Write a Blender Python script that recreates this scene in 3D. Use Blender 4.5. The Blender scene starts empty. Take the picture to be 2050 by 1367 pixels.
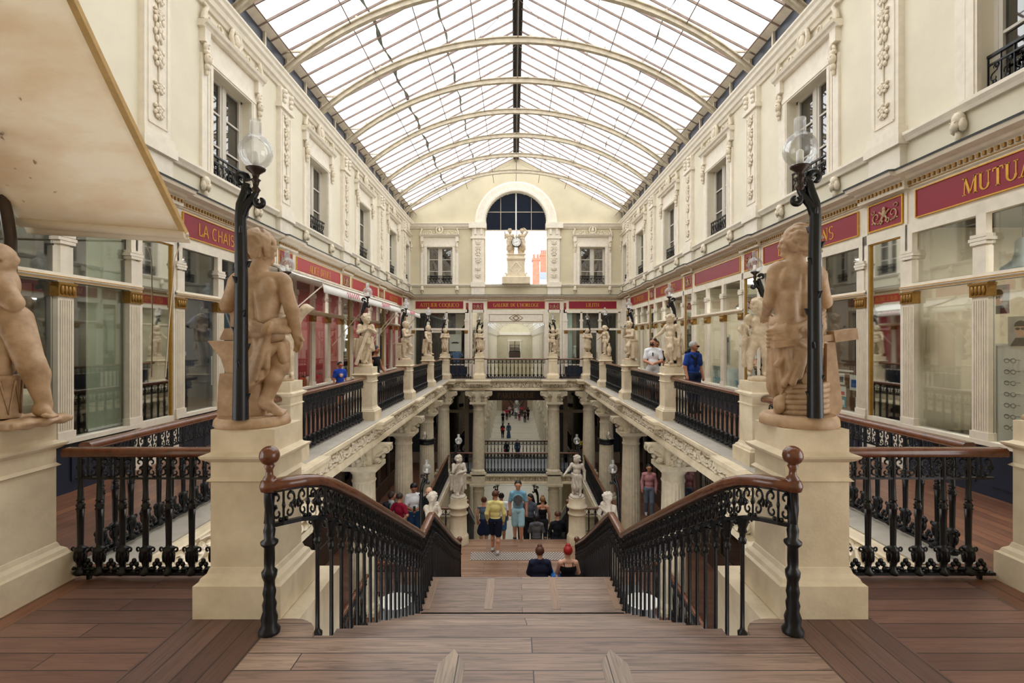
import bpy, math, random
import numpy as np
from mathutils import Vector, Matrix
PI = math.pi
COL = bpy.context.scene.collection
rnd = random.Random(11)

# ------------------------------------------------------------------ mesh builder
class B:
    def __init__(s): s.v = []; s.f = []; s.s = []
    def add(s, vs, fs, sm=False):
        n = len(s.v); s.v += [tuple(p) for p in vs]
        for f in fs: s.f.append(tuple(i + n for i in f)); s.s.append(sm)
        return s
    def box(s, x0, x1, y0, y1, z0, z1):
        return s.add([(x0,y0,z0),(x1,y0,z0),(x1,y1,z0),(x0,y1,z0),(x0,y0,z1),(x1,y0,z1),(x1,y1,z1),(x0,y1,z1)],
                     [(0,3,2,1),(4,5,6,7),(0,1,5,4),(1,2,6,5),(2,3,7,6),(3,0,4,7)])
    def cb(s, c, d):
        return s.box(c[0]-d[0]/2, c[0]+d[0]/2, c[1]-d[1]/2, c[1]+d[1]/2, c[2]-d[2]/2, c[2]+d[2]/2)
    def ext(s, poly, ax, a0, a1, sm=False):
        n = len(poly)
        if ax == 'x': P = lambda p, a: (a, p[0], p[1])
        elif ax == 'y': P = lambda p, a: (p[0], a, p[1])
        else: P = lambda p, a: (p[0], p[1], a)
        s.add([P(p, a0) for p in poly] + [P(p, a1) for p in poly], [(i, (i+1) % n, n+(i+1) % n, n+i) for i in range(n)], sm)
        s.add([P(p, a0) for p in poly], [tuple(range(n))]); s.add([P(p, a1) for p in poly], [tuple(range(n-1, -1, -1))])
        return s
    def lathe(s, prof, n=14, c=(0,0), sm=True, fl=None):
        vs = []; m = len(prof)
        for z, r in prof:
            for i in range(n):
                a = 2*PI*i/n; k = r*(fl(a, z) if fl else 1)
                vs.append((c[0]+k*math.cos(a), c[1]+k*math.sin(a), z))
        s.add(vs, [(j*n+i, j*n+(i+1) % n, (j+1)*n+(i+1) % n, (j+1)*n+i) for j in range(m-1) for i in range(n)], sm)
        s.add(vs[:n], [tuple(range(n-1, -1, -1))]); s.add(vs[-n:], [tuple(range(n))])
        return s
    def sweep(s, pts, sec, closed=True, up=(0,0,1), scale=None, sm=False, caps=True):
        pts = [Vector(p) for p in pts]; n = len(sec); vs = []; U = Vector(up)
        for i, p in enumerate(pts):
            t = (pts[min(i+1, len(pts)-1)] - pts[max(i-1, 0)]).normalized()
            r = t.cross(U); r = r.normalized() if r.length > 1e-4 else Vector((1,0,0)); u = r.cross(t)
            k = scale[i] if scale else 1
            for a, b in sec: vs.append(p + r*(a*k) + u*(b*k))
        s.add(vs, [(j*n+i, (j+1)*n+i, (j+1)*n+(i+1) % n, j*n+(i+1) % n) for j in range(len(pts)-1) for i in range(n)], sm)
        if caps:
            s.add(vs[:n], [tuple(range(n))]); s.add(vs[-n:], [tuple(range(n-1, -1, -1))])
        return s
    def tube(s, pts, r, n=6, caps=True):
        pts = [Vector(p) for p in pts]; vs = []; m = len(pts); pr = None
        for i, p in enumerate(pts):
            t = (pts[min(i+1, m-1)] - pts[max(i-1, 0)])
            t = t.normalized() if t.length > 1e-9 else Vector((0,0,1))
            if pr is None:
                q = Vector((0,0,1)) if abs(t.z) < .9 else Vector((1,0,0)); a = t.cross(q).normalized()
            else:
                a = pr - t*pr.dot(t); a = a.normalized() if a.length > 1e-6 else t.orthogonal().normalized()
            pr = a; b = t.cross(a); k = r[i] if isinstance(r, (list, tuple)) else r
            for j in range(n):
                w = 2*PI*j/n; vs.append(p + a*(k*math.cos(w)) + b*(k*math.sin(w)))
        s.add(vs, [(j*n+i, j*n+(i+1) % n, (j+1)*n+(i+1) % n, (j+1)*n+i) for j in range(m-1) for i in range(n)], True)
        if caps: s.add(vs[:n], [tuple(range(n-1, -1, -1))]); s.add(vs[-n:], [tuple(range(n))])
        return s
    def blob(s, c, r, nu=8, nv=5):
        if not isinstance(r, (tuple, list)): r = (r, r, r)
        vs = [(c[0], c[1], c[2]-r[2])]
        for j in range(1, nv):
            a = -PI/2 + PI*j/nv
            for i in range(nu):
                w = 2*PI*i/nu; vs.append((c[0]+r[0]*math.cos(a)*math.cos(w), c[1]+r[1]*math.cos(a)*math.sin(w), c[2]+r[2]*math.sin(a)))
        vs.append((c[0], c[1], c[2]+r[2])); L = len(vs)-1
        fs = [(0, 1+(i+1) % nu, 1+i) for i in range(nu)] + [(L, L-nu+i, L-nu+(i+1) % nu) for i in range(nu)]
        fs += [(1+j*nu+i, 1+j*nu+(i+1) % nu, 1+(j+1)*nu+(i+1) % nu, 1+(j+1)*nu+i) for j in range(nv-2) for i in range(nu)]
        return s.add(vs, fs, True)
    def spiral(s, c, r0, r1, a0, a1, w0, w1, n=12, y=0, k=5):   # in the xz plane
        pts = []; rs = []
        for i in range(n+1):
            t = i/n; a = a0+(a1-a0)*t; r = r0+(r1-r0)*t
            pts.append((c[0]+r*math.cos(a), y, c[1]+r*math.sin(a))); rs.append(w0+(w1-w0)*t)
        return s.tube(pts, rs, k)
    def put(s, o, M=None, f=None):
        n = len(s.v)
        vs = o.v if f is None else [f(p) for p in o.v]
        if M is not None: vs = [tuple(M @ Vector(p)) for p in vs]
        s.v += vs; s.f += [tuple(i+n for i in q) for q in o.f]; s.s += o.s
        return s
    def mirx(s, x0=0):
        n = len(s.v); s.v += [(2*x0-a, b, c) for a, b, c in s.v]
        s.f += [tuple(i+n for i in reversed(q)) for q in list(s.f)]; s.s += s.s
        return s

def T(x=0, y=0, z=0, rz=0, s=1): return Matrix.Translation((x,y,z)) @ Matrix.Rotation(rz, 4, 'Z') @ Matrix.Scale(s, 4)

def mesh(b, name, m=None):
    me = bpy.data.meshes.new(name)
    me.from_pydata(b.v, [], b.f); me.polygons.foreach_set('use_smooth', b.s)
    if m: me.materials.append(m)
    me.update(); return me

def obj(name, b, m, parent=None, loc=None, rz=0, label=None):
    o = bpy.data.objects.new(name, b if isinstance(b, bpy.types.Mesh) else mesh(b, name, m)); COL.objects.link(o)
    if parent: o.parent = parent
    if loc: o.location = loc
    if rz: o.rotation_euler.z = rz
    if label: o['label'] = label
    return o
def tag(o, label, cat, group=None):
    o['label'] = label; o['category'] = cat
    if group: o['group'] = group
    return o
def thing(name, label, cat, loc=(0,0,0), rz=0, group=None):
    o = bpy.data.objects.new(name, None); COL.objects.link(o); o.location = loc; o.rotation_euler.z = rz
    o.empty_display_size = .1
    return tag(o, label, cat, group)
def struct(name, b, m, label=None, parent=None):
    o = obj(name, b, m, parent)
    if not parent: o['kind'] = 'structure'
    if label: o['label'] = label
    return o
def sroot(name, label):
    o = bpy.data.objects.new(name, None); COL.objects.link(o); o['kind'] = 'structure'; o['label'] = label; return o
def dup(root, loc, rz, label, group=None, name=None):
    r = root.copy(); COL.objects.link(r); r.location = loc; r.rotation_euler.z = rz; r['label'] = label
    if group: r['group'] = group
    for ch in list(root.children):
        c = ch.copy(); COL.objects.link(c); c.parent = r
        for g in list(ch.children):
            d = g.copy(); COL.objects.link(d); d.parent = c
    return r

# ------------------------------------------------------------------ materials
def lin(h):
    h = h.lstrip('#'); c = [int(h[i:i+2], 16)/255 for i in (0,2,4)]
    return tuple(x/12.92 if x <= .04045 else ((x+.055)/1.055)**2.4 for x in c) + (1,)
class N:
    def __init__(s, name):
        s.m = bpy.data.materials.new(name); s.m.use_nodes = True; s.t = s.m.node_tree
        s.b = s.t.nodes['Principled BSDF']; s.o = s.t.nodes['Material Output']
    def n(s, ty, **kw):
        x = s.t.nodes.new(ty)
        for k, v in kw.items():
            if k in x.inputs and not hasattr(x, k): x.inputs[k].default_value = v
            elif hasattr(x, k): setattr(x, k, v)
            else: x.inputs[k.replace('_', ' ')].default_value = v
        return x
    def l(s, a, b): s.t.links.new(a, b)
    def mix(s, f, a, b, mode='MIX'):
        x = s.t.nodes.new('ShaderNodeMix'); x.data_type = 'RGBA'; x.blend_type = mode
        for i, v in ((0, f), (6, a), (7, b)):
            if hasattr(v, 'is_linked'): s.l(v, x.inputs[i])
            else: x.inputs[i].default_value = v
        return x.outputs[2]
    def ramp(s, fac, *st):
        x = s.t.nodes.new('ShaderNodeValToRGB'); e = x.color_ramp.elements
        while len(e) < len(st): e.new(.5)
        for i, (p, c) in enumerate(st): e[i].position = p; e[i].color = c if len(c) == 4 else (*c, 1)
        s.l(fac, x.inputs[0]); return x.outputs[0]
def mk(name, hexa, rough=.6, metal=0, var=.12, sc=3., bump=.0, bsc=40., spec=.4, dark=None, coat=0):
    k = N(name); c = lin(hexa); d = lin(dark) if dark else tuple(x*(1-var) for x in c[:3])+(1,)
    geo = k.n('ShaderNodeNewGeometry')
    if var > 0:
        ns = k.n('ShaderNodeTexNoise', Scale=sc, Detail=5., Roughness=.6); k.l(geo.outputs['Position'], ns.inputs['Vector'])
        k.l(k.ramp(ns.outputs['Fac'], (.35, d), (.62, c)), k.b.inputs['Base Color'])
    else: k.b.inputs['Base Color'].default_value = c
    if bump:
        n2 = k.n('ShaderNodeTexNoise', Scale=bsc, Detail=4.); k.l(geo.outputs['Position'], n2.inputs['Vector'])
        bp = k.n('ShaderNodeBump', Strength=bump, Distance=.01); k.l(n2.outputs['Fac'], bp.inputs['Height']); k.l(bp.outputs[0], k.b.inputs['Normal'])
    k.b.inputs['Roughness'].default_value = rough; k.b.inputs['Metallic'].default_value = metal
    k.b.inputs['Specular IOR Level'].default_value = spec; k.b.inputs['Coat Weight'].default_value = coat
    return k.m
def planks(name, c1, c2, row=.145, leng=1.9, along='x', rough=.42, gs=.62):
    k = N(name); geo = k.n('ShaderNodeNewGeometry'); sp = k.n('ShaderNodeSeparateXYZ'); k.l(geo.outputs['Position'], sp.inputs[0])
    cb = k.n('ShaderNodeCombineXYZ')
    a, b = ('X', 'Y') if along == 'x' else ('Y', 'X')
    k.l(sp.outputs[a], cb.inputs[0]); k.l(sp.outputs[b], cb.inputs[1])
    br = k.n('ShaderNodeTexBrick', offset=.37, squash=1.); br.inputs['Scale'].default_value = 1
    br.inputs['Mortar Size'].default_value = .0035; br.inputs['Brick Width'].default_value = leng; br.inputs['Row Height'].default_value = row
    br.inputs['Color1'].default_value = (0,0,0,1); br.inputs['Color2'].default_value = (1,1,1,1); br.inputs['Mortar'].default_value = (.5,.5,.5,1); br.inputs['Mortar Smooth'].default_value = .2
    k.l(cb.outputs[0], br.inputs['Vector'])
    mp = k.n('ShaderNodeMapping'); mp.inputs['Scale'].default_value = (1.6, 26, 1); k.l(cb.outputs[0], mp.inputs[0])
    ad = k.n('ShaderNodeVectorMath', operation='ADD'); k.l(mp.outputs[0], ad.inputs[0])
    cm = k.n('ShaderNodeCombineXYZ'); mu = k.n('ShaderNodeMath', operation='MULTIPLY'); mu.inputs[1].default_value = 37.; k.l(br.outputs['Color'], mu.inputs[0]); k.l(mu.outputs[0], cm.inputs[2]); k.l(cm.outputs[0], ad.inputs[1])
    gr = k.n('ShaderNodeTexNoise', Scale=1.5, Detail=6., Roughness=.62, Distortion=1.2); k.l(ad.outputs[0], gr.inputs['Vector'])
    base = k.mix(br.outputs['Color'], lin(c1), lin(c2))
    g = k.ramp(gr.outputs['Fac'], (.3, (gs,gs*.97,gs*.94,1)), (.55, (1,1,1,1)), (.8, (1.12,1.1,1.06,1)))
    c = k.mix(1., base, g, 'MULTIPLY')
    big = k.n('ShaderNodeTexNoise', Scale=.9, Detail=2.); k.l(geo.outputs['Position'], big.inputs['Vector'])
    c = k.mix(1., c, k.ramp(big.outputs['Fac'], (.35, (.82,.82,.84,1)), (.65, (1.08,1.05,1.02,1))), 'MULTIPLY')
    c = k.mix(br.outputs['Fac'], c, (.02,.014,.01,1)); k.l(c, k.b.inputs['Base Color'])
    k.b.inputs['Roughness'].default_value = rough
    bp = k.n('ShaderNodeBump', Strength=.25, Distance=.004); iv = k.n('ShaderNodeMath', operation='SUBTRACT'); iv.inputs[0].default_value = 1; k.l(br.outputs['Fac'], iv.inputs[1]); k.l(iv.outputs[0], bp.inputs['Height']); k.l(bp.outputs[0], k.b.inputs['Normal'])
    return k.m
def glassy(name, tint=(1,1,1,1), refl=.09, dirt=0., dirtc=(.8,.8,.78,1), fres=True, fk=.55):
    k = N(name); k.t.nodes.remove(k.b)
    tr = k.n('ShaderNodeBsdfTransparent'); tr.inputs[0].default_value = tint
    gl = k.n('ShaderNodeBsdfGlossy'); gl.inputs['Roughness'].default_value = .02
    mx = k.n('ShaderNodeMixShader')
    if fres:
        fr = k.n('ShaderNodeLayerWeight', Blend=.35); mm = k.n('ShaderNodeMath', operation='MULTIPLY_ADD'); mm.inputs[1].default_value = fk; mm.inputs[2].default_value = refl; k.l(fr.outputs['Fresnel'], mm.inputs[0]); k.l(mm.outputs[0], mx.inputs[0])
    else: mx.inputs[0].default_value = refl
    k.l(tr.outputs[0], mx.inputs[1]); k.l(gl.outputs[0], mx.inputs[2]); out = mx
    if dirt:
        df = k.n('ShaderNodeBsdfTranslucent'); df.inputs[0].default_value = dirtc
        geo = k.n('ShaderNodeNewGeometry'); ns = k.n('ShaderNodeTexNoise', Scale=1.1, Detail=5.); k.l(geo.outputs['Position'], ns.inputs['Vector'])
        r = k.ramp(ns.outputs['Fac'], (.4, (0,0,0,1)), (.75, (dirt,)*3+(1,))); m2 = k.n('ShaderNodeMixShader'); k.l(r, m2.inputs[0]); k.l(mx.outputs[0], m2.inputs[1]); k.l(df.outputs[0], m2.inputs[2]); out = m2
    k.l(out.outputs[0], k.o.inputs[0]); return k.m
def emit(name, hexa, st):
    k = N(name); k.b.inputs['Base Color'].default_value = lin(hexa); k.b.inputs['Emission Color'].default_value = lin(hexa); k.b.inputs['Emission Strength'].default_value = st; return k.m

M = dict(
 plaster=mk('plaster_cream', 'e4dcc6', .75, var=.07, sc=1.6, bump=.08, bsc=60),
 plaster2=mk('plaster_sand', 'd6cbad', .75, var=.1, sc=1.2, bump=.08, bsc=60),
 trim=mk('trim_cream', 'ece3d2', .6, var=.1, sc=7, bump=.06, bsc=90),
 relief=mk('carved_stucco', 'e6dac4', .6, var=.14, sc=18),
 stone=mk('stone_cream', 'e3d4b8', .65, var=.12, sc=3.5, bump=.12, bsc=50, dark='d0c0a3'),
 stone2=mk('stone_grey', 'cfc2a8', .7, var=.2, sc=6, bump=.15, bsc=50),
 terra=mk('statue_terracotta', 'c3a484', .5, var=.25, sc=9, bump=.06, bsc=120, dark='a58666'),
 statue=mk('statue_stone', 'd4c2a6', .55, var=.2, sc=12, dark='bba689'),
 iron=mk('cast_iron', '15171c', .32, .35, var=.3, sc=30, bump=.1, bsc=150, spec=.6),
 navy=mk('navy_paint', '1f2a3d', .35, var=.2, sc=5, spec=.5),
 wood=mk('mahogany', '6e3d24', .25, var=.4, sc=14, spec=.5, coat=.4),
 red=mk('burgundy', '8e1c33', .4, var=.08, sc=4),
 red2=mk('burgundy_bright', 'a8202f', .4, var=.08, sc=4),
 gold=mk('gold_paint', 'd9a441', .35, .45, var=.15, sc=20),
 goldd=mk('gilding', 'a27a3a', .35, .4, var=.3, sc=60),
 lead=mk('lead_flashing', '5d6468', .5, .2, var=.2, sc=8),
 steel=mk('roof_steel', 'd3c7b0', .5, .1, var=.25, sc=6),
 bars=mk('roof_bars', '8f7b6f', .6, var=.3, sc=5),
 ridge=mk('ridge_dark', '4b4b46', .6, var=.3, sc=4),
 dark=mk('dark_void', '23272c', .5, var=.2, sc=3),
 dkwood=mk('dark_joinery', '4a3a2e', .5, var=.25, sc=6),
 white=mk('white_paint', 'f2f0ea', .5, var=.04, sc=6),
 blackm=mk('black_matte', '101114', .6, var=.2, sc=10),
 awn=mk('awning_canvas', 'ead9be', .85, var=.1, sc=2.2, bump=.06, bsc=9),
 tan=mk('awning_trim', 'c6a36a', .7, var=.15, sc=14),
 floorX=planks('floor_planks', '62453a', '7f5d4d'),
 floorC=planks('floor_planks_worn', '80675a', 'a08a79', row=.145, leng=3.4, gs=.42),
 floorY=planks('floor_planks_long', '5a4038', '71554a', along='y', row=.13),
 gall=planks('gallery_planks', '6a4433', '85593f', along='y', row=.12),
 midf=planks('lower_planks', '5d3c2e', '75503c', row=.12),
 pave=mk('pale_paving', 'ddd6c6', .3, var=.12, sc=1.3),
 slate=mk('grey_floor', '8b8e92', .5, var=.15, sc=2),
 shopg=glassy('shop_glass', (.93,.95,.93,1), .025, fk=.3),
 wing=glassy('window_glass', (.02,.025,.03,1), .2, fk=.8),
 roofg=glassy('roof_glass', (.96,.97,.97,1), .03, dirt=.28, fres=False),
 vaultg=glassy('vault_glass', (.55,.57,.57,1), .04, fres=False),
 lampg=glassy('lamp_glass', (.95,.96,.96,1), .05, dirt=.6, dirtc=(.95,.95,.95,1)),
 mirror=mk('mirror', 'd6dad6', .03, 1., var=0),
 opal=mk('opal_glass', 'fbfaf6', .3, var=0),
 glow=emit('lamp_glow', 'fff1d6', 6.),
 skin=mk('skin', 'c98f72', .5, var=.08, sc=20), skin2=mk('skin_pale', 'e0ae94', .5, var=.08, sc=20),
 skin3=mk('skin_tan', 'a06a4c', .5, var=.08, sc=20), hairb=mk('hair_brown', '35231b', .5, var=.4, sc=60), hairk=mk('hair_black', '141113', .45, var=.3, sc=60),
)
def cloth(hexa, var=.12, sc=12.):
    k = 'cloth_'+hexa
    if k not in M: M[k] = mk(k, hexa, .85, var=var, sc=sc, bump=.1, bsc=70, spec=.2)
    return M[k]
SKY = 3.4; EXPO = 0.0
# ------------------------------------------------------------------ smooth solid modelling (signed distance fields, surface nets)
def smin(a, b, k):
    h = np.clip(.5+.5*(b-a)/k, 0, 1); return b+(a-b)*h-k*h*(1-h)
def rotm(e):
    from mathutils import Euler
    return np.array(Euler(e).to_matrix())
def pd(p, X):
    """distance of one primitive on points X (...,3)"""
    t = p[0]
    if t == 'c':
        a, b, ra, rb = np.array(p[1], float), np.array(p[2], float), p[3], p[4]; q = X-a; ba = b-a
        h = np.clip((q@ba)/max(ba@ba, 1e-9), 0, 1); d = np.sqrt(((q-h[..., None]*ba)**2).sum(-1))-(ra+(rb-ra)*h)
        o = p[5] if len(p) > 5 else None
        if o and 'fold' in o:
            n, amp, tw = o['fold']; w = ba/np.linalg.norm(ba); u = np.cross(w, (0,1,.01) if abs(w[1]) < .8 else (1,0,0)); u /= np.linalg.norm(u); v = np.cross(w, u)
            th = np.arctan2(q@v, q@u); d = d+amp*np.sin(n*th+tw*h*4)*(.35+.65*h)
        return d
    if t == 'e':
        q = X-np.array(p[1], float)
        if len(p) > 3 and p[3] is not None: q = q@rotm(p[3])
        r = np.array(p[2], float); k0 = np.sqrt(((q/r)**2).sum(-1)); k1 = np.sqrt(((q/r**2)**2).sum(-1)); d = k0*(k0-1)/np.maximum(k1, 1e-6)
        return d
    if t == 'b':
        q = X-np.array(p[1], float)
        if len(p) > 3 and p[3] is not None: q = q@rotm(p[3])
        rr = p[4] if len(p) > 4 else .01
        w = np.abs(q)-np.array(p[2], float)+rr
        return np.sqrt((np.maximum(w, 0)**2).sum(-1))+np.minimum(w.max(-1), 0)-rr
def pbb(p):
    if p[0] == 'c':
        r = max(p[3], p[4])+.02; a, b = np.array(p[1], float), np.array(p[2], float); return np.minimum(a, b)-r, np.maximum(a, b)+r
    r = np.linalg.norm(p[2]) if len(p) > 3 and p[3] is not None else np.array(p[2], float)
    c = np.array(p[1], float); return c-r, c+r
def sdf(prims, h, k=.02, cuts=(), sub=(), noise=None):
    """prims: unions (smooth k), sub: carved away, cuts: (normal, point) half spaces kept on the negative side -> B"""
    bb = [pbb(p) for p in prims]; lo = np.min([a for a, _ in bb], 0)-3*h; hi = np.max([b for _, b in bb], 0)+3*h
    n = np.ceil((hi-lo)/h).astype(int)+1; G = np.full(n, .5, np.float32)
    ax = [lo[i]+h*np.arange(n[i]) for i in range(3)]
    def grid(a, b):
        i0 = np.clip(np.floor((a-lo)/h).astype(int), 0, n-1); i1 = np.clip(np.ceil((b-lo)/h).astype(int)+1, 1, n)
        sl = tuple(slice(i0[i], i1[i]) for i in range(3))
        X = np.stack(np.meshgrid(*[ax[i][sl[i]] for i in range(3)], indexing='ij'), -1); return sl, X
    for p, (a, b) in zip(prims, bb):
        kk = p[-1]['k'] if isinstance(p[-1], dict) and 'k' in p[-1] else k
        m = kk+2*h; sl, X = grid(a-m, b+m); G[sl] = smin(G[sl], pd(p, X), kk)
    for p in sub:
        a, b = pbb(p); sl, X = grid(a-2*h-k, b+2*h+k); G[sl] = -smin(-G[sl], pd(p, X), k*.5)
    if noise or cuts:
        X = np.stack(np.meshgrid(*ax, indexing='ij'), -1)
        if noise: G += noise(X)
        for nn, pt in cuts: G = np.maximum(G, (X-np.array(pt))@np.array(nn, float))
    # surface nets
    S = G < 0; c = np.zeros(tuple(n-1), np.int8)
    for dx in (0,1):
        for dy in (0,1):
            for dz in (0,1): c += S[dx:n[0]-1+dx, dy:n[1]-1+dy, dz:n[2]-1+dz]
    act = (c > 0) & (c < 8); I = np.argwhere(act); idx = np.full(act.shape, -1, np.int64); idx[act] = np.arange(len(I))
    if len(I) == 0: return B()
    sm_ = np.zeros((len(I), 3)); ct = np.zeros(len(I))
    cs = [(x,y,z) for x in (0,1) for y in (0,1) for z in (0,1)]
    for a in cs:
        for d in range(3):
            if a[d]: continue
            b = list(a); b[d] = 1
            ga = G[I[:,0]+a[0], I[:,1]+a[1], I[:,2]+a[2]]; gb = G[I[:,0]+b[0], I[:,1]+b[1], I[:,2]+b[2]]
            x = (ga < 0) != (gb < 0); t = np.where(x, ga/np.where(x, ga-gb, 1), 0)
            pt = np.tile(np.array(a, float), (len(I), 1)); pt[:, d] = t; sm_[x] += pt[x]; ct[x] += 1
    V = lo+h*(I+sm_/ct[:, None]); F = []
    for d in range(3):
        u, v = (d+1) % 3, (d+2) % 3
        s0 = [slice(None)]*3; s1 = [slice(None)]*3; s0[d] = slice(0, n[d]-1); s1[d] = slice(1, n[d])
        A, Bb = S[tuple(s0)], S[tuple(s1)]; E = np.argwhere(A != Bb)
        E = E[(E[:, u] > 0) & (E[:, v] > 0) & (E[:, u] < n[u]-1) & (E[:, v] < n[v]-1)]
        ins = A[E[:,0], E[:,1], E[:,2]]
        q = []
        for du, dv in ((-1,-1),(0,-1),(0,0),(-1,0)):
            e = E.copy(); e[:, u] += du; e[:, v] += dv; q.append(idx[e[:,0], e[:,1], e[:,2]])
        q = np.stack(q, 1); q[~ins] = q[~ins][:, ::-1]; F.append(q)
    F = np.concatenate(F); F = F[(F >= 0).all(1)]
    b = B(); b.v = [tuple(p) for p in V.tolist()]; b.f = [tuple(p) for p in F.tolist()]; b.s = [True]*len(b.f); return b
# ------------------------------------------------------------------ the hall
W = 5.15; R = 3.36; YE = 24.6; Z2 = -4.17; Z3 = -8.7; PY = [7.1, 11.1, 15.1, 19.1, 23.1]; Y0 = -.8
HW = 1.21; RI = .1669; TR = .3355; YS = 2.92; YL0 = YS+9*TR; ZL = -9*RI; YL1 = YL0+.9; YB = YL1+16*TR

def sq(b, prof, c=(0,0), hx=None):
    n = 4; vs = []
    for z, h in prof:
        k = (hx or 0)
        vs += [(c[0]-h-k, c[1]-h, z), (c[0]+h+k, c[1]-h, z), (c[0]+h+k, c[1]+h, z), (c[0]-h-k, c[1]+h, z)]
    m = len(prof)
    b.add(vs, [(j*4+i, j*4+(i+1) % 4, (j+1)*4+(i+1) % 4, (j+1)*4+i) for j in range(m-1) for i in range(4)])
    b.add(vs[:4], [(3,2,1,0)]); b.add(vs[-4:], [(0,1,2,3)]); return b

# --- upper landing floor
fl = sroot('floor_landing', 'upper oak landing at the head of the stairs')
b = B(); b.box(-1.55, 1.55, Y0, YS, -.06, 0)
arc = [(1.45-.18*math.cos(a)-.0, YS+.18*math.sin(a)) for a in np.linspace(0, PI/2, 7)]
for s in (1, -1):
    p = [(s*x, y) for x, y in [(1.2, YS)]+arc+[(1.55, 3.1), (1.55, YS)]]
    b.ext(p if s > 0 else p[::-1], 'z', -.06, 0)
obj('worn_boards', b, M['floorC'], fl)
b = B()
for s in (-1, 1): b.box(*sorted((s*1.55, s*2.1)), Y0, 3.62, -.06, 0)
obj('long_boards', b, M['floorY'], fl)
b = B()
for s in (-1, 1): b.box(*sorted((s*2.1, s*3.12)), Y0, 3.72, -.06, 0)
obj('cross_boards', b, M['floorX'], fl)
strip = planks('inlay_oak', '93806f', 'a3907c', along='y', row=.4, leng=5, gs=.5)
b = B()
for s in (-1, 1):
    b.ext([(s*.43-.07, Y0), (s*.43+.07, Y0), (s*.43+.07, 2.66), (s*.43, 2.79), (s*.43-.07, 2.66)], 'z', -.01, .002)
obj('inlay_strip', b, strip, fl)
b = B()
for s in (-1, 1):
    b.box(*sorted((s*1.42, s*1.56)), 3.1, 3.72, -.5, -.004); b.box(*sorted((s*1.42, s*3.3)), 3.72, 3.84, -.5, -.004)
    b.box(*sorted((s*1.44, s*(W+.1))), Y0, 3.75, -.5, -.07)
obj('stone_edging', b, M['stone'], fl)

# --- galleries at the upper level
for s, nm in ((-1, 'left'), (1, 'right')):
    b = B(); b.box(*sorted((s*3.12, s*W)), Y0 if s > 0 else Y0, YE, -.05, 0); fg = struct('floor_gallery_'+nm, b, M['gall'], 'plank floor of the upper gallery')
    b = B(); b.box(*sorted((s*3.2, s*(W+.1))), 3.8, YE, -.5, -.052); obj('gallery_soffit', b, M['stone2'], fg)
b = B(); b.box(-3.12, 3.12, 22.8, YE, -.05, 0); fb = struct('floor_bridge', b, M['gall'], 'floor of the upper bridge below the end wall')
b = B(); b.box(-3.2, 3.2, 23.0, YE, -.5, -.052); obj('bridge_soffit', b, M['stone2'], fb)

# --- fascia of the galleries : cornice slab, carved frieze, architrave
def scroll_unit(L, h, w=.026):
    """one running-scroll unit in xz, length L, centred height 0"""
    u = B(); r = h*.36
    u.spiral((L*.5, 0), r, r*.12, PI*.9, PI*.9-4.4*PI/1.7, w, w*.5, 16, 0, 5)
    u.tube([(0, 0, -h*.3), (L*.12, -.004, -h*.12), (L*.2, -.004, h*.14)], [w*.8, w, w*.6], 5)
    u.tube([(L*.5, 0, -r), (L*.75, -.004, -h*.38), (L, 0, -h*.3)], [w*.7, w, w*.8], 5)
    for a in range(5):
        t = a*1.25; u.blob((L*.5+r*.35*math.cos(t), -.015, r*.35*math.sin(t)), (h*.1, .03, h*.1), 6, 4)
    for x, z in ((.08, .3), (.9, .28), (.86, -.05), (.14, -.34), (.96, .06)): u.blob((L*x, -.01, h*z), (h*.14, .035, h*.09), 6, 4)
    return u
def run(unit, L, total, fl=True):
    n = max(1, round(total/L)); k = total/(n*L); o = B()
    for i in range(n):
        m = (i % 2 == 1) and fl
        o.put(unit, f=lambda p, i=i, m=m: (((L-p[0]) if m else p[0])*k+i*L*k, p[1], -p[2] if (i//2) % 2 and fl else p[2]))
    return o
M['grime_shade'] = mk('grimy_shaded_stone', 'ab9b7e', .8, var=.25, sc=14)  # ground behind the relief: dirt plus recess shade put into the colour
SU = scroll_unit(.34, .26)
def place(bb, p0, p1, z):                # map local xz (y = out towards -y local) on segment p0->p1 ; outward is to the right of travel
    d = Vector((p1[0]-p0[0], p1[1]-p0[1], 0)).normalized(); nrm = Vector((d.y, -d.x, 0))
    def f(p): q = Vector((p0[0], p0[1], z))+d*p[0]+nrm*(-p[1]); return (q.x, q.y, q.z+p[2])
    o = B(); o.put(bb, f=f); return o
def fascia(p0, p1, z, name, label, drop=.5, unit=SU):
    d = Vector((p1[0]-p0[0], p1[1]-p0[1], 0)); L = d.length
    b = B(); pr = [(-.3, 0), (.14, 0), (.14, -.05), (.1, -.07), (.08, -.11), (.02, -.13), (.0, -.14), (0, -drop+.12), (.03, -drop+.1), (.05, -drop+.04), (.05, -drop), (-.3, -drop)]
    pl = B(); pl.ext([(-y, zz) for y, zz in pr], 'x', 0, L)
    t = struct(name, place(pl, p0, p1, z), M['stone'], label)
    rl = run(unit, .34, L-.2); rb = B(); rb.put(rl, f=lambda p: (p[0]+.1, p[1]-.004, p[2]-(.13+drop-.11)/2))
    obj('carved_frieze', place(rb, p0, p1, z), M['relief'], t); gb = B().box(.06, L-.06, -.006, .0, -drop+.125, -.145); obj('frieze_ground', place(gb, p0, p1, z), M['grime_shade'], t)
    lg = B().box(0, L, -.1, .36, .002, .011); obj('stone_ledge', place(lg, p0, p1, z), M['ledge'], t)
    return t
M['ledge'] = mk('ledge_grey', 'b3aca0', .6, var=.15, sc=5)
xs = 3.1
fascia((-xs, 3.86), (-xs, 23.0), -.008, 'trim_fascia_left', 'carved stone fascia under the left upper gallery')
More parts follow.
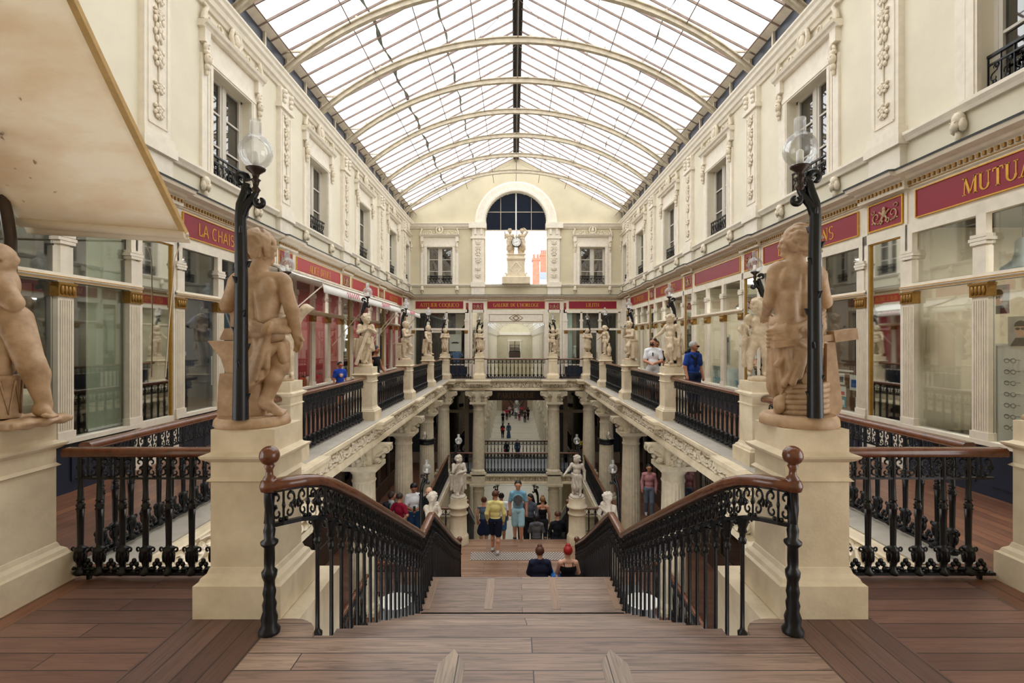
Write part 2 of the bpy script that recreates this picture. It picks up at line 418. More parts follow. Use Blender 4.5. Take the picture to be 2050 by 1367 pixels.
fascia((xs, 23.0), (xs, 3.86), -.008, 'trim_fascia_right', 'carved stone fascia under the right upper gallery')
fascia((-xs, 22.9), (xs, 22.9), -.008, 'trim_fascia_bridge', 'carved stone fascia under the upper bridge')
# --- middle and lower levels
b = B()
for s in (-1, 1): b.box(*sorted((s*2.95, s*W)), 2.2, 25.4, Z2-.06, Z2)
q = B(); q.box(-2.95, 2.95, YB, 15.0, Z2-.06, Z2); struct('floor_lower_landing', q, planks('landing_planks', '86654f', 'a08069', row=.13, leng=2.4), 'oak lower landing between the stair flights')
struct('floor_middle_level', b, M['midf'], 'reddish plank floor of the middle level')
b = B()
for s in (-1, 1): b.box(*sorted((s*1.5, s*2.95)), 2.2, YB, Z2-.07, Z2-.005)
struct('floor_middle_grey', b, M['slate'], 'grey floor beside the foot of the stairs')
b = B(); b.box(-2.95, 2.95, 22.45, 25.4, Z2-.06, Z2); struct('floor_middle_bridge', b, M['slate'], 'floor of the middle bridge')
b = B(); b.box(-W, W, 14, 78, Z3-.1, Z3); struct('floor_passage', b, M['pave'], 'pale paving of the lower passage')
for s, nm in ((-1, 'left'), (1, 'right')):
    b = B(); b.box(*sorted((s*3.0, s*3.2)), 15.0, 25.4, Z3, Z2-.07); struct('wall_lower_'+nm, b, M['stone2'])
SU2 = scroll_unit(.3, .2)
fascia((-2.95, 15.1), (-2.95, 22.4), Z2-.012, 'trim_middle_left', 'carved fascia of the left middle gallery', .42, SU2)
fascia((2.95, 22.4), (2.95, 15.1), Z2-.012, 'trim_middle_right', 'carved fascia of the right middle gallery', .42, SU2)
fascia((-2.95, 22.4), (2.95, 22.4), Z2-.012, 'trim_middle_bridge', 'carved fascia of the middle bridge', .42, SU2)
b = B(); b.box(-W, W, 14.9, 15.0, Z3, Z2-.07); struct('wall_landing_back', b, M['stone2'])

# --- stairs
def stairs(y0, z0, n, hw0, hw1, nose=True):
    t = B(); sd = B()
    for i in range(1, n+1):
        ya = y0+(i-1)*TR; z = z0-i*RI; h = hw0+(hw1-hw0)*i/n
        t.box(-h, h, ya-.0, ya+TR+.028, z-.045, z); t.box(-h+.02, h-.02, ya-.012, ya+.012, z, z+RI-.045)
        sd.box(-h+.03, h-.03, ya, ya+TR, z-.3, z-.045)
    return t, sd
t, sd = stairs(YS, 0, 9, HW+.05, HW-.01)
st = sroot('floor_upper_stairs', 'upper flight of oak steps'); obj('treads', t, M['floorC'], st); obj('carriage', sd, M['dkwood'], st)
b = B(); b.box(-HW-.02, HW+.02, YL0, YL1+.03, ZL-.06, ZL); b.box(-HW, HW, YL0, YL1, ZL-.35, ZL-.06)
la = struct('floor_half_landing', b, M['floorC'], 'oak half landing with framed panels of boards')
fr = planks('frame_boards', '8d705b', 'a38a76', along='y', row=.3, leng=3); b = B()
for x0, x1 in ((-HW-.02, -HW+.1), (-.46, -.36), (.36, .46), (HW-.1, HW+.02)): b.box(x0, x1, YL0+.1, YL1-.02, ZL-.01, ZL+.003)
obj('frame_strip', b, fr, la)
t, sd = stairs(YL1, ZL, 16, HW, 1.4)
st = sroot('floor_lower_stairs', 'lower flight of oak steps'); obj('treads', t, M['floorC'], st); obj('carriage', sd, M['dkwood'], st)
t, sd = stairs(15.0, Z2, 26, 1.5, 1.5)
st = sroot('floor_bottom_stairs', 'bottom flight of steps down to the passage'); obj('treads', t, M['pave'], st); obj('carriage', sd, M['stone2'], st)
b = B(); b.box(-1.3, 1.3, 13.55, 14.05, Z2, Z2+.006)
tac = struct('floor_tactile_strip', b, mk('tactile_grey', '7b6a60', .5, var=.1), 'grey tactile warning strip across the lower landing')
b = B()
for i in range(34):
    for j in range(7):
        x = -1.27+i*.0755+(.037 if j % 2 else 0); y = 13.58+j*.073; b.box(x-.017, x+.017, y-.017, y+.017, Z2+.006, Z2+.014)
d = obj('studs', b, mk('stud_white', 'd8d6d2', .4, var=0), tac); d['kind'] = 'stuff'

# --- side walls above the shops
WY = [5.1, 9.1, 13.1, 17.1, 21.1]; WH = .62; WZ0 = 4.5; WZ1 = 6.3; XU = 5.2
def relief_panel(w, h):
    b = B(); z = -h/2
    cl = [(.0, .16), (.2, .12), (.42, .22), (.62, .3), (.8, .1), (.92, .14)]
    for c, hh in cl:
        zc = -h/2+c*h+.04; H = hh*h*.5
        for k in range(4):
            zz = zc+H*k/3
            for s in (-1, 1): b.blob((s*w*(.16+.12*(k % 2)), -.01, zz), (w*.13, .022, H*.16+.012), 6, 4)
            b.blob((0, -.014, zz+H*.12), (w*.1, .026, H*.2+.01), 6, 4)
        for s in (-1, 1): b.spiral((s*w*.24, zc+H*.5), w*.16, w*.03, PI/2, PI/2+s*4.5, .014, .008, 9, -.012, 4)
    b.tube([(0, -.004, -h/2), (0, -.004, h/2)], .012, 5)
    return b
RP = mesh(relief_panel(.26, 1.75), 'relief', M['relief'])
def pediment(w):
    b = B()
    for s in (-1, 1):
        b.spiral((s*w*.42, .1), .085, .015, -PI/2, -PI/2+s*5.5, .028, .014, 14, -.02, 5)
        b.spiral((s*w*.26, .13), .1, .02, -PI/2, -PI/2-s*5.5, .03, .014, 14, -.02, 5)
        b.tube([(s*w*.5, -.02, .02), (s*w*.49, -.03, .16), (s*w*.46, -.03, .26), (s*w*.5, -.02, .3)], [.05, .045, .04, .02], 6)
        for k in range(7): b.blob((s*w*(.08+.06*k), -.02, .05+.02*math.sin(k*2.1)), (.05, .035, .035), 6, 4)
        b.tube([(s*.07, -.03, .05), (s*.16, -.04, .2), (s*.12, -.04, .33), (s*.03, -.03, .38)], [.04, .045, .04, .03], 6)
    b.blob((0, -.05, .2), (.085, .06, .12), 8, 6); b.blob((0, -.04, .34), (.07, .05, .06), 8, 5); b.blob((0, -.04, .07), (.1, .04, .05), 8, 5)
    return b
PM = mesh(pediment(1.85), 'carved_pediment', M['relief'])
def console(n=0):
    b = B(); b.spiral((0, .17), .07, .02, PI*.5, PI*3, .035, .02, 12, -.05, 5); b.blob((0, -.06, .0), (.07, .06, .1), 7, 5); b.blob((-.03, -.1, .03), (.02, .02, .02), 5, 4); b.blob((.03, -.1, .03), (.02, .02, .02), 5, 4)
    b.blob((0, -.05, -.13), (.05, .05, .07), 7, 5); b.blob((0, -.04, -.22), (.03, .035, .06), 6, 4); b.blob((0, -.05, .1), (.085, .05, .05), 7, 5); return b
CM = mesh(console(), 'console', M['relief'])
def corbel():
    b = B(); b.blob((0, -.06, .1), (.08, .07, .09), 7, 5); b.blob((0, -.1, .02), (.05, .05, .07), 7, 5)
    for s in (-1, 1): b.blob((s*.06, -.06, .02), (.035, .05, .09), 6, 4); b.blob((s*.03, -.13, .06), (.014, .012, .012), 5, 4)
    b.blob((0, -.06, -.1), (.035, .04, .08), 6, 4); return b
KM = mesh(corbel(), 'corbel', M['relief'])
def guard_mesh(w=1.2, h=.42):
    b = B(); b.box(-w/2, w/2, -.02, .02, h-.03, h); b.box(-w/2, w/2, -.015, .015, .02, .045); b.box(-w/2, w/2, -.012, .012, h-.12, h-.1)
    for i in range(8):
        x = -w/2+w*(i+.5)/8; b.spiral((x, .15), .06, .012, PI/2, PI/2+5, .01, .007, 10, 0, 4); b.spiral((x, .26), .05, .012, -PI/2, -PI/2+5, .009, .006, 8, 0, 4)
        b.blob((x, 0, .09), (.03, .015, .035), 5, 4); b.box(x-.08, x-.07, -.008, .008, .02, h); b.blob((x+.03, 0, h-.15), (.03, .014, .03), 5, 4)
    return b
GM = mesh(guard_mesh(), 'balconet', M['iron'])
wframe = mk('window_frame_paint', 'cfc8bb', .5, var=.08)
wpane = M['wing']
def window_bits(parent, Mx, w=1.24, h=1.8, guard=True):
    """local: x along wall, -y out to the hall, z up from the sill, Mx places it"""
    def add(nm, b, m): return obj(nm, B().put(b, Mx), m, parent)
    f = B(); t = .05
    f.box(-w/2, -w/2+t, .14, .22, 0, h); f.box(w/2-t, w/2, .14, .22, 0, h); f.box(-.045, .045, .13, .22, 0, h); f.box(-w/2, w/2, .14, .22, h-t, h); f.box(-w/2, w/2, .14, .22, 0, t+.05)
    for k in (.36, .68):
        f.box(-w/2, w/2, .15, .21, h*k-.016, h*k+.016)
    for s in (-1, 1): f.box(*sorted((s*.045, s*.1)), .145, .215, 0, h); f.box(*sorted((s*(w/2-t-.05), s*(w/2-t))), .145, .215, 0, h)
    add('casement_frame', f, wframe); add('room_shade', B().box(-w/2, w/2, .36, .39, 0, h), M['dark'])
    for s in (-1, 1): add('pane', B().box(*sorted((s*.05, s*(w/2-.05))), .18, .19, .05, h-.05), wpane)
    a = B(); o = .15
    for s in (-1, 1):
        a.box(*sorted((s*w/2, s*(w/2+o))), -.05, .0, -.05, h+.0); a.box(*sorted((s*(w/2+.03), s*(w/2+.09))), -.065, -.05, -.05, h)
        a.box(*sorted((s*(w/2+.16), s*(w/2+.3))), -.045, 0, -.05, h+.1); a.box(*sorted((s*(w/2+.155), s*(w/2+.31))), -.1, 0, h+.28, h+.5)
    a.box(-w/2-o, w/2+o, -.05, 0, h, h+.14); a.box(-w/2-o, w/2+o, -.065, -.05, h+.03, h+.09); a.box(-w/2-.2, w/2+.2, -.02, 0, h+.14, h+.5)
    a.ext([(-.0, h+.5), (-.1, h+.5), (-.12, h+.54), (-.16, h+.56), (-.18, h+.61), (0, h+.61)], 'x', -w/2-.36, w/2+.36)
    add('architrave', a, M['trim'])
    if guard:
        g = obj('balconet', GM, None, parent); g.matrix_basis = Mx @ Matrix.Translation((0, .06, 0))
    p = obj('carved_pediment', PM, None, parent); p.matrix_basis = Mx @ Matrix.Translation((0, -.05, h+.61))
    for s in (-1, 1):
        c = obj('console', CM, None, parent); c.matrix_basis = Mx @ Matrix.Translation((s*(w/2+.23), -.04, h+.02))
        c = obj('corbel', KM, None, parent); c.matrix_basis = Mx @ Matrix.Translation((s*(w/2+.23), 0, -.28))
wn = 0
def side(s, nm):
    global wn
    X = s*XU; xo = s*(XU+.4)
    wins = [(y, WH) for y in WY]+[(23.95, .42)]
    ys = sorted([(y-h, y+h) for y, h in wins]); b = B(); e = Y0
    for a, c in ys: b.box(*sorted((X, xo)), e, a, 4.0, 7.25); b.box(*sorted((X, xo)), a, c, 4.0, WZ0); b.box(*sorted((X, xo)), a, c, WZ1, 7.25); e = c
    b.box(*sorted((X, xo)), e, YE+.4, 4.0, 7.25)
    w = struct('wall_'+nm, b, M['plaster'], 'cream plastered upper wall on the %s side of the hall' % nm)
    def E_(pr, m, name, y0=Y0, y1=YE):                # profile (out, z) along y
        q = B(); q.ext([(X-s*o, z) for o, z in pr], 'y', y0, y1); obj(name, q, m, w)
    E_([(-.1, 7.2), (.04, 7.2), (.06, 7.26), (.1, 7.28), (.12, 7.36), (.16, 7.4), (.17, 7.46), (.2, 7.5), (.2, 7.54), (-.1, 7.54)], M['trim'], 'cornice')
    E_([(-.05, 4.38), (.05, 4.38), (.07, 4.42), (.1, 4.46), (.1, 4.5), (-.05, 4.5)], M['trim'], 'string_course')
    q = B(); q.box(*sorted((s*5.17, s*5.25)), Y0, YE, 7.54, 7.98); obj('clerestory_strip', q, M['navy'], w)
    q = B()
    for i in range(28): q.box(*sorted((s*5.12, s*5.17)), Y0+i*1.0-.03, Y0+i*1.0+.03, 7.54, 7.96)
    obj('clerestory_posts', q, M['steel'], w)
    for y in [3.1]+PY:
        q = B(); x0, x1 = X, X-s*.09
        q.box(*sorted((x0, x1)), y-.26, y+.26, 4.62, 6.75); q.box(*sorted((x0, X-s*.13)), y-.31, y+.31, 4.5, 4.62); q.box(*sorted((x0, X-s*.15)), y-.34, y+.34, 4.36, 4.5); q.box(*sorted((x0, X-s*.1)), y-.3, y+.3, 4.0, 4.38)
        q.box(*sorted((x0, X-s*.14)), y-.31, y+.31, 6.75, 6.84); q.box(*sorted((x0, X-s*.1)), y-.27, y+.27, 6.84, 7.2)
        for d in (-.16, .16):
            for k in range(3): q.blob((X-s*.13, y+d, 7.12-.1*k), (.07-.015*k, .06, .06), 7, 5)
        for d in (-.19, .19): q.box(*sorted((x1, X-s*.105)), y+d-.012, y+d+.012, 4.74, 6.66)
        for z in (4.74, 6.65): q.box(*sorted((x1, X-s*.105)), y-.19, y+.19, z-.012, z+.012)
        p = obj('pilaster', q, M['trim'], w)
        r = obj('relief', RP, None, p); r.matrix_basis = T(X-s*.1, y, 5.7, -s*PI/2)
    for y, h in wins:
        if s < 0 and y < 6: continue
        wn += 1; wr = sroot('window_%d' % wn, 'tall cream framed window with carved pediment, %s wall' % nm)
        window_bits(wr, T(X, y, WZ0, s*-PI/2), w=2*h)
side(-1, 'left'); side(1, 'right')

# --- end wall
e = B(); yw, yb = YE, YE+.4
e.box(-XU, XU, yw, yb, 3.9, WZ0)
WX = 3.72
for s in (-1, 1):
    e.box(*sorted((s*XU, s*(WX+WH))), yw, yb, WZ0, 7.4); e.box(*sorted((s*(WX-WH), s*1.5)), yw, yb, WZ0, 7.4); e.box(*sorted((s*(WX-WH), s*(WX+WH))), yw, yb, WZ1, 7.4)
    a = [(s*1.5*math.cos(t), 7.5+1.5*math.sin(t)) for t in np.linspace(0, PI/2, 14)]
    p = [(s*XU, 7.4), (s*1.5, 7.4)]+a+[(0, 10.7), (s*XU, 7.98)]
    e.ext(p if s > 0 else p[::-1], 'y', yw, yb)
e.box(-XU, -4.95, yw, yb, 0, 3.9); e.box(4.95, XU, yw, yb, 0, 3.9)
we = struct('wall_end', e, M['plaster2'], 'sand coloured end wall with gable and open arch')
def Ex(pr, m, name, x0, x1):
    q = B(); q.ext([(yw-o, z) for o, z in pr], 'x', x0, x1); obj(name, q, m, we)
for s in (-1, 1):
    x0, x1 = sorted((s*1.5, s*XU))
    Ex([(-.05, 7.2), (.05, 7.2), (.07, 7.26), (.12, 7.28), (.16, 7.38), (.2, 7.42), (.2, 7.46), (-.05, 7.46)], M['trim'], 'cornice', x0, x1)
    q = B(); q.box(*sorted((s*1.56, s*2.12)), yw-.12, yw, 4.6, 6.7); q.box(*sorted((s*1.5, s*2.2)), yw-.18, yw, 4.36, 4.6); q.box(*sorted((s*1.5, s*2.2)), yw-.17, yw, 6.7, 6.8); q.box(*sorted((s*1.55, s*2.13)), yw-.13, yw, 6.8, 7.2); q.box(*sorted((s*1.44, s*2.28)), yw-.26, yb, 7.2, 7.47); q.box(*sorted((s*1.53, s*2.17)), yw-.12, yw, 3.95, 4.36)
    for d in (1.68, 1.98):
        q.box(*sorted((s*(d-.05), s*(d+.05))), yw-.2, yw, 6.9, 7.2)
    p = obj('pilaster', q, M['trim'], we)
    r = obj('relief', RP, None, p); r.matrix_basis = T(s*1.84, yw-.13, 5.66) @ Matrix.Diagonal((1.35, 1, 1, 1))
Ex([(-.05, 4.38), (.05, 4.38), (.07, 4.42), (.1, 4.46), (.1, 4.5), (-.05, 4.5)], M['trim'], 'string_course', -XU, XU)
q = B(); n = 28
sec = [(0, 0), (.5, 0), (.5, -.06), (.42, -.09), (.16, -.09), (.12, -.14), (.03, -.14), (0, -.1)]
vs = []
for i in range(n+1):
    t = PI*i/n
    for r_, o in sec: vs.append(((1.5+r_)*math.cos(t), yw+o, 7.5+(1.5+r_)*math.sin(t)))
k = len(sec); q.add(vs, [(i*k+j, i*k+(j+1) % k, (i+1)*k+(j+1) % k, (i+1)*k+j) for i in range(n) for j in range(k)])
obj('archivolt', q, M['trim'], we)
for s in (-1, 1):
    wn += 1; wr = sroot('window_%d' % wn, 'casement window with carved pediment in the end wall'); window_bits(wr, T(s*WX, yw, WZ0))
# lunette blind
lb = thing('lunette_blind', 'dark slatted blind filling the top of the end wall arch', 'blind', (0, yw+.25, 7.15))
q = B()
for i in range(17):
    z = .02+i*.11; zz = 7.15+z-7.5; hw = 1.48 if zz < 0 else math.sqrt(max(0, 1.48**2-zz*zz))
    if hw > .1: q.add([(-hw, -.05, z+.1), (hw, -.05, z+.1), (hw, .0, z), (-hw, .0, z), (-hw, -.04, z+.1), (hw, -.04, z+.1), (hw, .02, z), (-hw, .02, z)], [(0,1,2,3),(7,6,5,4),(0,3,7,4),(1,5,6,2),(3,2,6,7),(0,4,5,1)])
obj('slats', q, M['navy'], lb)
q = B(); q.box(-.03, .03, -.1, -.05, 0, 1.84); obj('mullion', q, M['white'], lb)
q = B()
for x in (-.75, .75): q.box(x-.012, x+.012, -.09, -.06, 0, 1.6)
q.box(-1.35, 1.35, -.09, -.06, .9, .925); q.box(-1.48, 1.48, -.08, -.02, 0, .04); obj('blind_bars', q, M['steel'], lb)

# --- roof
ceil = sroot('ceiling_roof', 'glazed iron roof over the hall')
M['eave'] = mk('eave_paint', 'eadfca', .6, var=.15, sc=4)
RZ = lambda x: 10.7-.524*abs(x)
YR = 3.0
for s in (-1, 1):
    q = B(); x0, x1 = s*.12, s*5.03
    q.add([(x0, YR, RZ(x0)), (x1, YR, RZ(x1)), (x1, YE, RZ(x1)), (x0, YE, RZ(x0))], [(0,1,2,3)]); obj('glass_slope', q, M['roofg'], ceil)
    q = B(); q.ext([(s*5.45, RZ(5.45)), (s*5.0, RZ(5.0)), (s*5.0, RZ(5.0)-.03), (s*5.45, RZ(5.45)-.03)], 'y', Y0, YE); obj('eave_board', q, M['eave'], ceil)
q = B(); q.ext([(-.14, RZ(.14)-.02), (0, RZ(0)-.05), (.14, RZ(.14)-.02), (.14, RZ(.14)+.03), (0, RZ(0)+.05), (-.14, RZ(.14)+.03)], 'y', Y0, YE); q.box(-.02, .02, Y0, YE, 10.45, 10.62); obj('ridge_plate', q, M['ridge'], ceil)
q = B(); y = Y0+.05
y = YR
while y < YE:
    for s in (-1, 1):
        q.ext([(s*.1, RZ(.1)-.0), (s*5.2, RZ(5.2)-.0), (s*5.2, RZ(5.2)-.055), (s*.1, RZ(.1)-.055)], 'y', y-.014, y+.014)
    y += .5
obj('glazing_bars', q, M['bars'], ceil)
AC = -1.0
def arch_z(x): c = 9.47-7.89; return c+math.sqrt(max(0, 7.89**2-x*x))
apts = [(x, arch_z(x)) for x in np.linspace(-5.13, 5.13, 33)]
ab = B(); ab.sweep([(x, 0, z) for x, z in apts], [(-.012, -.07), (.012, -.07), (.012, .07), (-.012, .07)], up=(0,1,0))
ab = B()
for dz, hw, th in ((-.07, .055, .012), (.07, .055, .012), (0, .014, .07)):
    ab.sweep([(x, 0, z+dz) for x, z in apts], [(-hw, -th), (hw, -th), (hw, th), (-hw, th)])
for x, z in apts[2:-2:3]: ab.box(x-.02, x+.02, -.05, .05, z+.08, z+.14)
for s in (-1, 1): ab.box(*sorted((s*4.55, s*5.3)), -.02, .02, 8.0, 8.04); ab.tube([(s*5.2, 0, 7.54), (s*5.2, 0, 8.02)], .025, 6)
AM = mesh(ab, 'arched_rib', M['steel'])
for y in range(-1, 25, 2): obj('arched_rib', AM, None, ceil, (0, y, 0))
for x in (-4.85, -3.66, -2.37, -1.09, 0, 1.09, 2.37, 3.66, 4.85):
    obj('purlin_rod', B().tube([(x, Y0, arch_z(x)+.06), (x, YE, arch_z(x)+.06)], .014, 5), M['bars'], ceil)
q = B()
for y in range(5, 24, 2):
    for s in (-1, 1): q.tube([(s*.05, y, 10.5), (s*1.09, y, arch_z(1.09)+.05)], .008, 4); q.tube([(s*1.09, y, 9.4), (s*.1, y+2, 10.55)], .006, 4)
obj('tie_wires', q, M['bars'], ceil)
q = B()
for s in (-1, 1):
    for xc, amp in ((3.3, .05), (1.9, .035)):
        vs = []; yy = 4.5; nn = 200
        for i in range(nn):
            y = 4.5+i*.1; w_ = amp*(.3+.7*abs(math.sin(y*4.3+xc)*math.sin(y*1.9+1)))*(1.1 if s < 0 else .4)
            for d in (-1, 1): x = s*(xc+.03*math.sin(y*3.7))+d*w_; vs.append((x, y, RZ(x)-.004))
        q.add(vs, [(2*i, 2*i+1, 2*i+3, 2*i+2) for i in range(nn-1)])
gr = mk('lap_grime', '8f958a', .9, var=.4, sc=6); obj('lap_grime', q, gr, ceil)
b = B(); b.box(-W-.4, W+.4, -.9, -.7, -.5, 10.9); struct('wall_back', b, M['plaster2'])  # unseen wall added behind the camera so light falls from the roof
b = B(); b.ext([(-5.6, RZ(5.6)), (0, 10.7), (5.6, RZ(5.6)), (5.6, RZ(5.6)+.1), (0, 10.8), (-5.6, RZ(5.6)+.1)], 'y', -.9, YR); struct('ceiling_light_blocker', b, M['plaster2'], 'solid roof bay above the stair head')  # unseen opaque bay, added to darken pedestal and statue sides facing the camera

# --- middle level side walls, ceilings and end wall
for s, nm in ((-1, 'left'), (1, 'right')):
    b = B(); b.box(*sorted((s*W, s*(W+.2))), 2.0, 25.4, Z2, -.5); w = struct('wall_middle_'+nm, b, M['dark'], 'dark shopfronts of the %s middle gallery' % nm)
    q = B(); g = B()
    for i in range(16):
        y = 2.6+i*1.45; q.box(*sorted((s*(W-.12), s*W)), y-.07, y+.07, Z2, -.5)
    q.box(*sorted((s*(W-.1), s*W)), 2, 24.6, Z2, Z2+.55); q.box(*sorted((s*(W-.1), s*W)), 2, 24.6, -1.35, -1.2); q.box(*sorted((s*(W-.1), s*W)), 2, 24.6, -.8, -.5)
    obj('joinery', q, M['dkwood'], w)
    q = B(); q.box(*sorted((s*(W-.05), s*(W-.04))), 2, 24.6, Z2+.55, -.8); obj('pane', q, wpane, w)
b = B(); dkr = M['dkwood']
for s in (-1, 1):
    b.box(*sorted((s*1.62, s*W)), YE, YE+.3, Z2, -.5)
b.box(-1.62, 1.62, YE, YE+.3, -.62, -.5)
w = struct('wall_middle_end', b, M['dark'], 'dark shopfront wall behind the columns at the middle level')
q = B(); g = B()
for s in (-1, 1):
    for x in (1.55, 2.3, 3.4, 4.4): q.box(*sorted((s*x, s*(x+.2))), YE-.08, YE, Z2, -.5)
    q.box(*sorted((s*1.55, s*W)), YE-.08, YE, Z2, Z2+.5); q.box(*sorted((s*1.55, s*W)), YE-.09, YE, -1.75, -1.6); q.box(*sorted((s*1.55, s*W)), YE-.08, YE, -.75, -.5)
    g.box(*sorted((s*2.5, s*4.6)), YE-.03, YE-.02, Z2+.5, -.75)
obj('joinery', q, mk('taupe_joinery', '8a7a66', .5, var=.15), w); obj('pane', g, wpane, w)
# lower level end piers
for s, nm in ((-1, 'left'), (1, 'right')):
    b = B(); b.box(*sorted((s*2.3, s*W)), 25.2, 25.5, Z3, Z2-.1); struct('wall_basement_'+nm, b, M['stone2'])

# --- the long passage beyond the bridge
pl = mk('passage_plaster', 'ebe2cd', .7, var=.08)
for s, nm in ((-1, 'left'), (1, 'right')):
    X = s*2.75; b = B(); b.box(*sorted((X, X+s*.3)), 25.5, 76, Z3, 3.1); w = struct('wall_passage_'+nm, b, pl, 'cream %s wall of the passage beyond the bridge' % nm)
    q = B(); gq = B(); dk = B()
    for i in range(16):
        y = 27+i*3.1
        for yy in (y, y+.5): q.box(*sorted((X, X-s*.14)), yy-.15, yy+.15, Z3, 2.4)
        q.box(*sorted((X, X-s*.2)), y-.2, y+.7, -5.6, -5.4); dk.box(*sorted((X, X-s*.03)), y+.85, y+2.7, Z3+.4, Z3+2.9); dk.box(*sorted((X, X-s*.03)), y+1.3, y+2.2, -1, 1.2)
        for zz in (-5.0, -2.5): gq.blob((X-s*.2, y+.25, zz), (.16, .16, .3), 6, 5); gq.blob((X-s*.2, y+.25, zz-.5), (.12, .1, .25), 6, 4)
    q.ext([(X, 2.4), (X-s*.2, 2.6), (X-s*.35, 3.0), (X-s*.35, 3.1), (X, 3.1)], 'y', 25.5, 76); q.ext([(X, -3.9), (X-s*.16, -3.8), (X-s*.16, -3.6), (X, -3.5)], 'y', 25.5, 76)
    obj('pilasters', q, M['trim'], w); obj('carved_masks', gq, M['relief'], w); obj('shop_openings', dk, M['dark'], w)
b = B(); b.box(-2.75, 2.75, 76, 76.3, Z3, 4.7); w = struct('wall_passage_end', b, M['plaster2'], 'end wall of the passage beyond the bridge')
q = B(); q.box(-.95, -.8, 75.9, 76, -.7, 1.8); q.box(.8, .95, 75.9, 76, -.7, 1.8); q.box(-1.05, 1.05, 75.85, 76, 1.8, 2.0); q.box(-1.1, 1.1, 75.85, 76, -.85, -.7); q.box(-2.75, 2.75, 75.75, 76, 2.7, 3.1); obj('architrave', q, M['trim'], w)
q = B(); q.box(-.8, .8, 75.95, 75.98, -.7, 1.8); obj('pane', q, M['mirror'], w)
q = B(); q.box(-.05, .05, 75.9, 75.95, -.7, 1.8); q.box(-.8, .8, 75.9, 75.95, .5, .6); q.box(-.85, .85, 75.85, 75.95, -.7, .2); obj('casement_frame', q, M['dkwood'], w)
q = B(); q.box(-1.9, 1.9, 75.9, 76, Z3, Z3+4.3); obj('brick_doorway', q, mk('brick_brown', '7c5a4a', .8, var=.35, sc=3), w)
q = B()
for i in range(9):
    a0, a1 = PI*i/9, PI*(i+1)/9
    q.add([(2.4*math.cos(a), y, 3.1+1.45*math.sin(a)) for a in (a0, a1) for y in (25.5, 76)], [(0,1,3,2)])
rf = sroot('ceiling_passage', 'glazed barrel roof over the far passage'); obj('glass_vault', q, M['vaultg'], rf)
q = B()
for i in range(26):
    q.sweep([(2.4*math.cos(a), 26+i*2, 3.08+1.45*math.sin(a)) for a in np.linspace(0, PI, 13)], [(-.04, -.04), (.04, -.04), (.04, .04), (-.04, .04)], up=(0,1,0))
for a in np.linspace(0, PI, 10): q.tube([(2.4*math.cos(a), 25.5, 3.08+1.45*math.sin(a)), (2.4*math.cos(a), 76, 3.08+1.45*math.sin(a))], .03, 4)
obj('vault_ribs', q, M['steel'], rf)
# paving joints of the passage
q = B()
for i in range(14): q.box(-2.7, 2.7, 26+i*3.5, 26.05+i*3.5, Z3, Z3+.004)
obj('paving_joints', q, M['slate'], bpy.data.objects['floor_passage'])
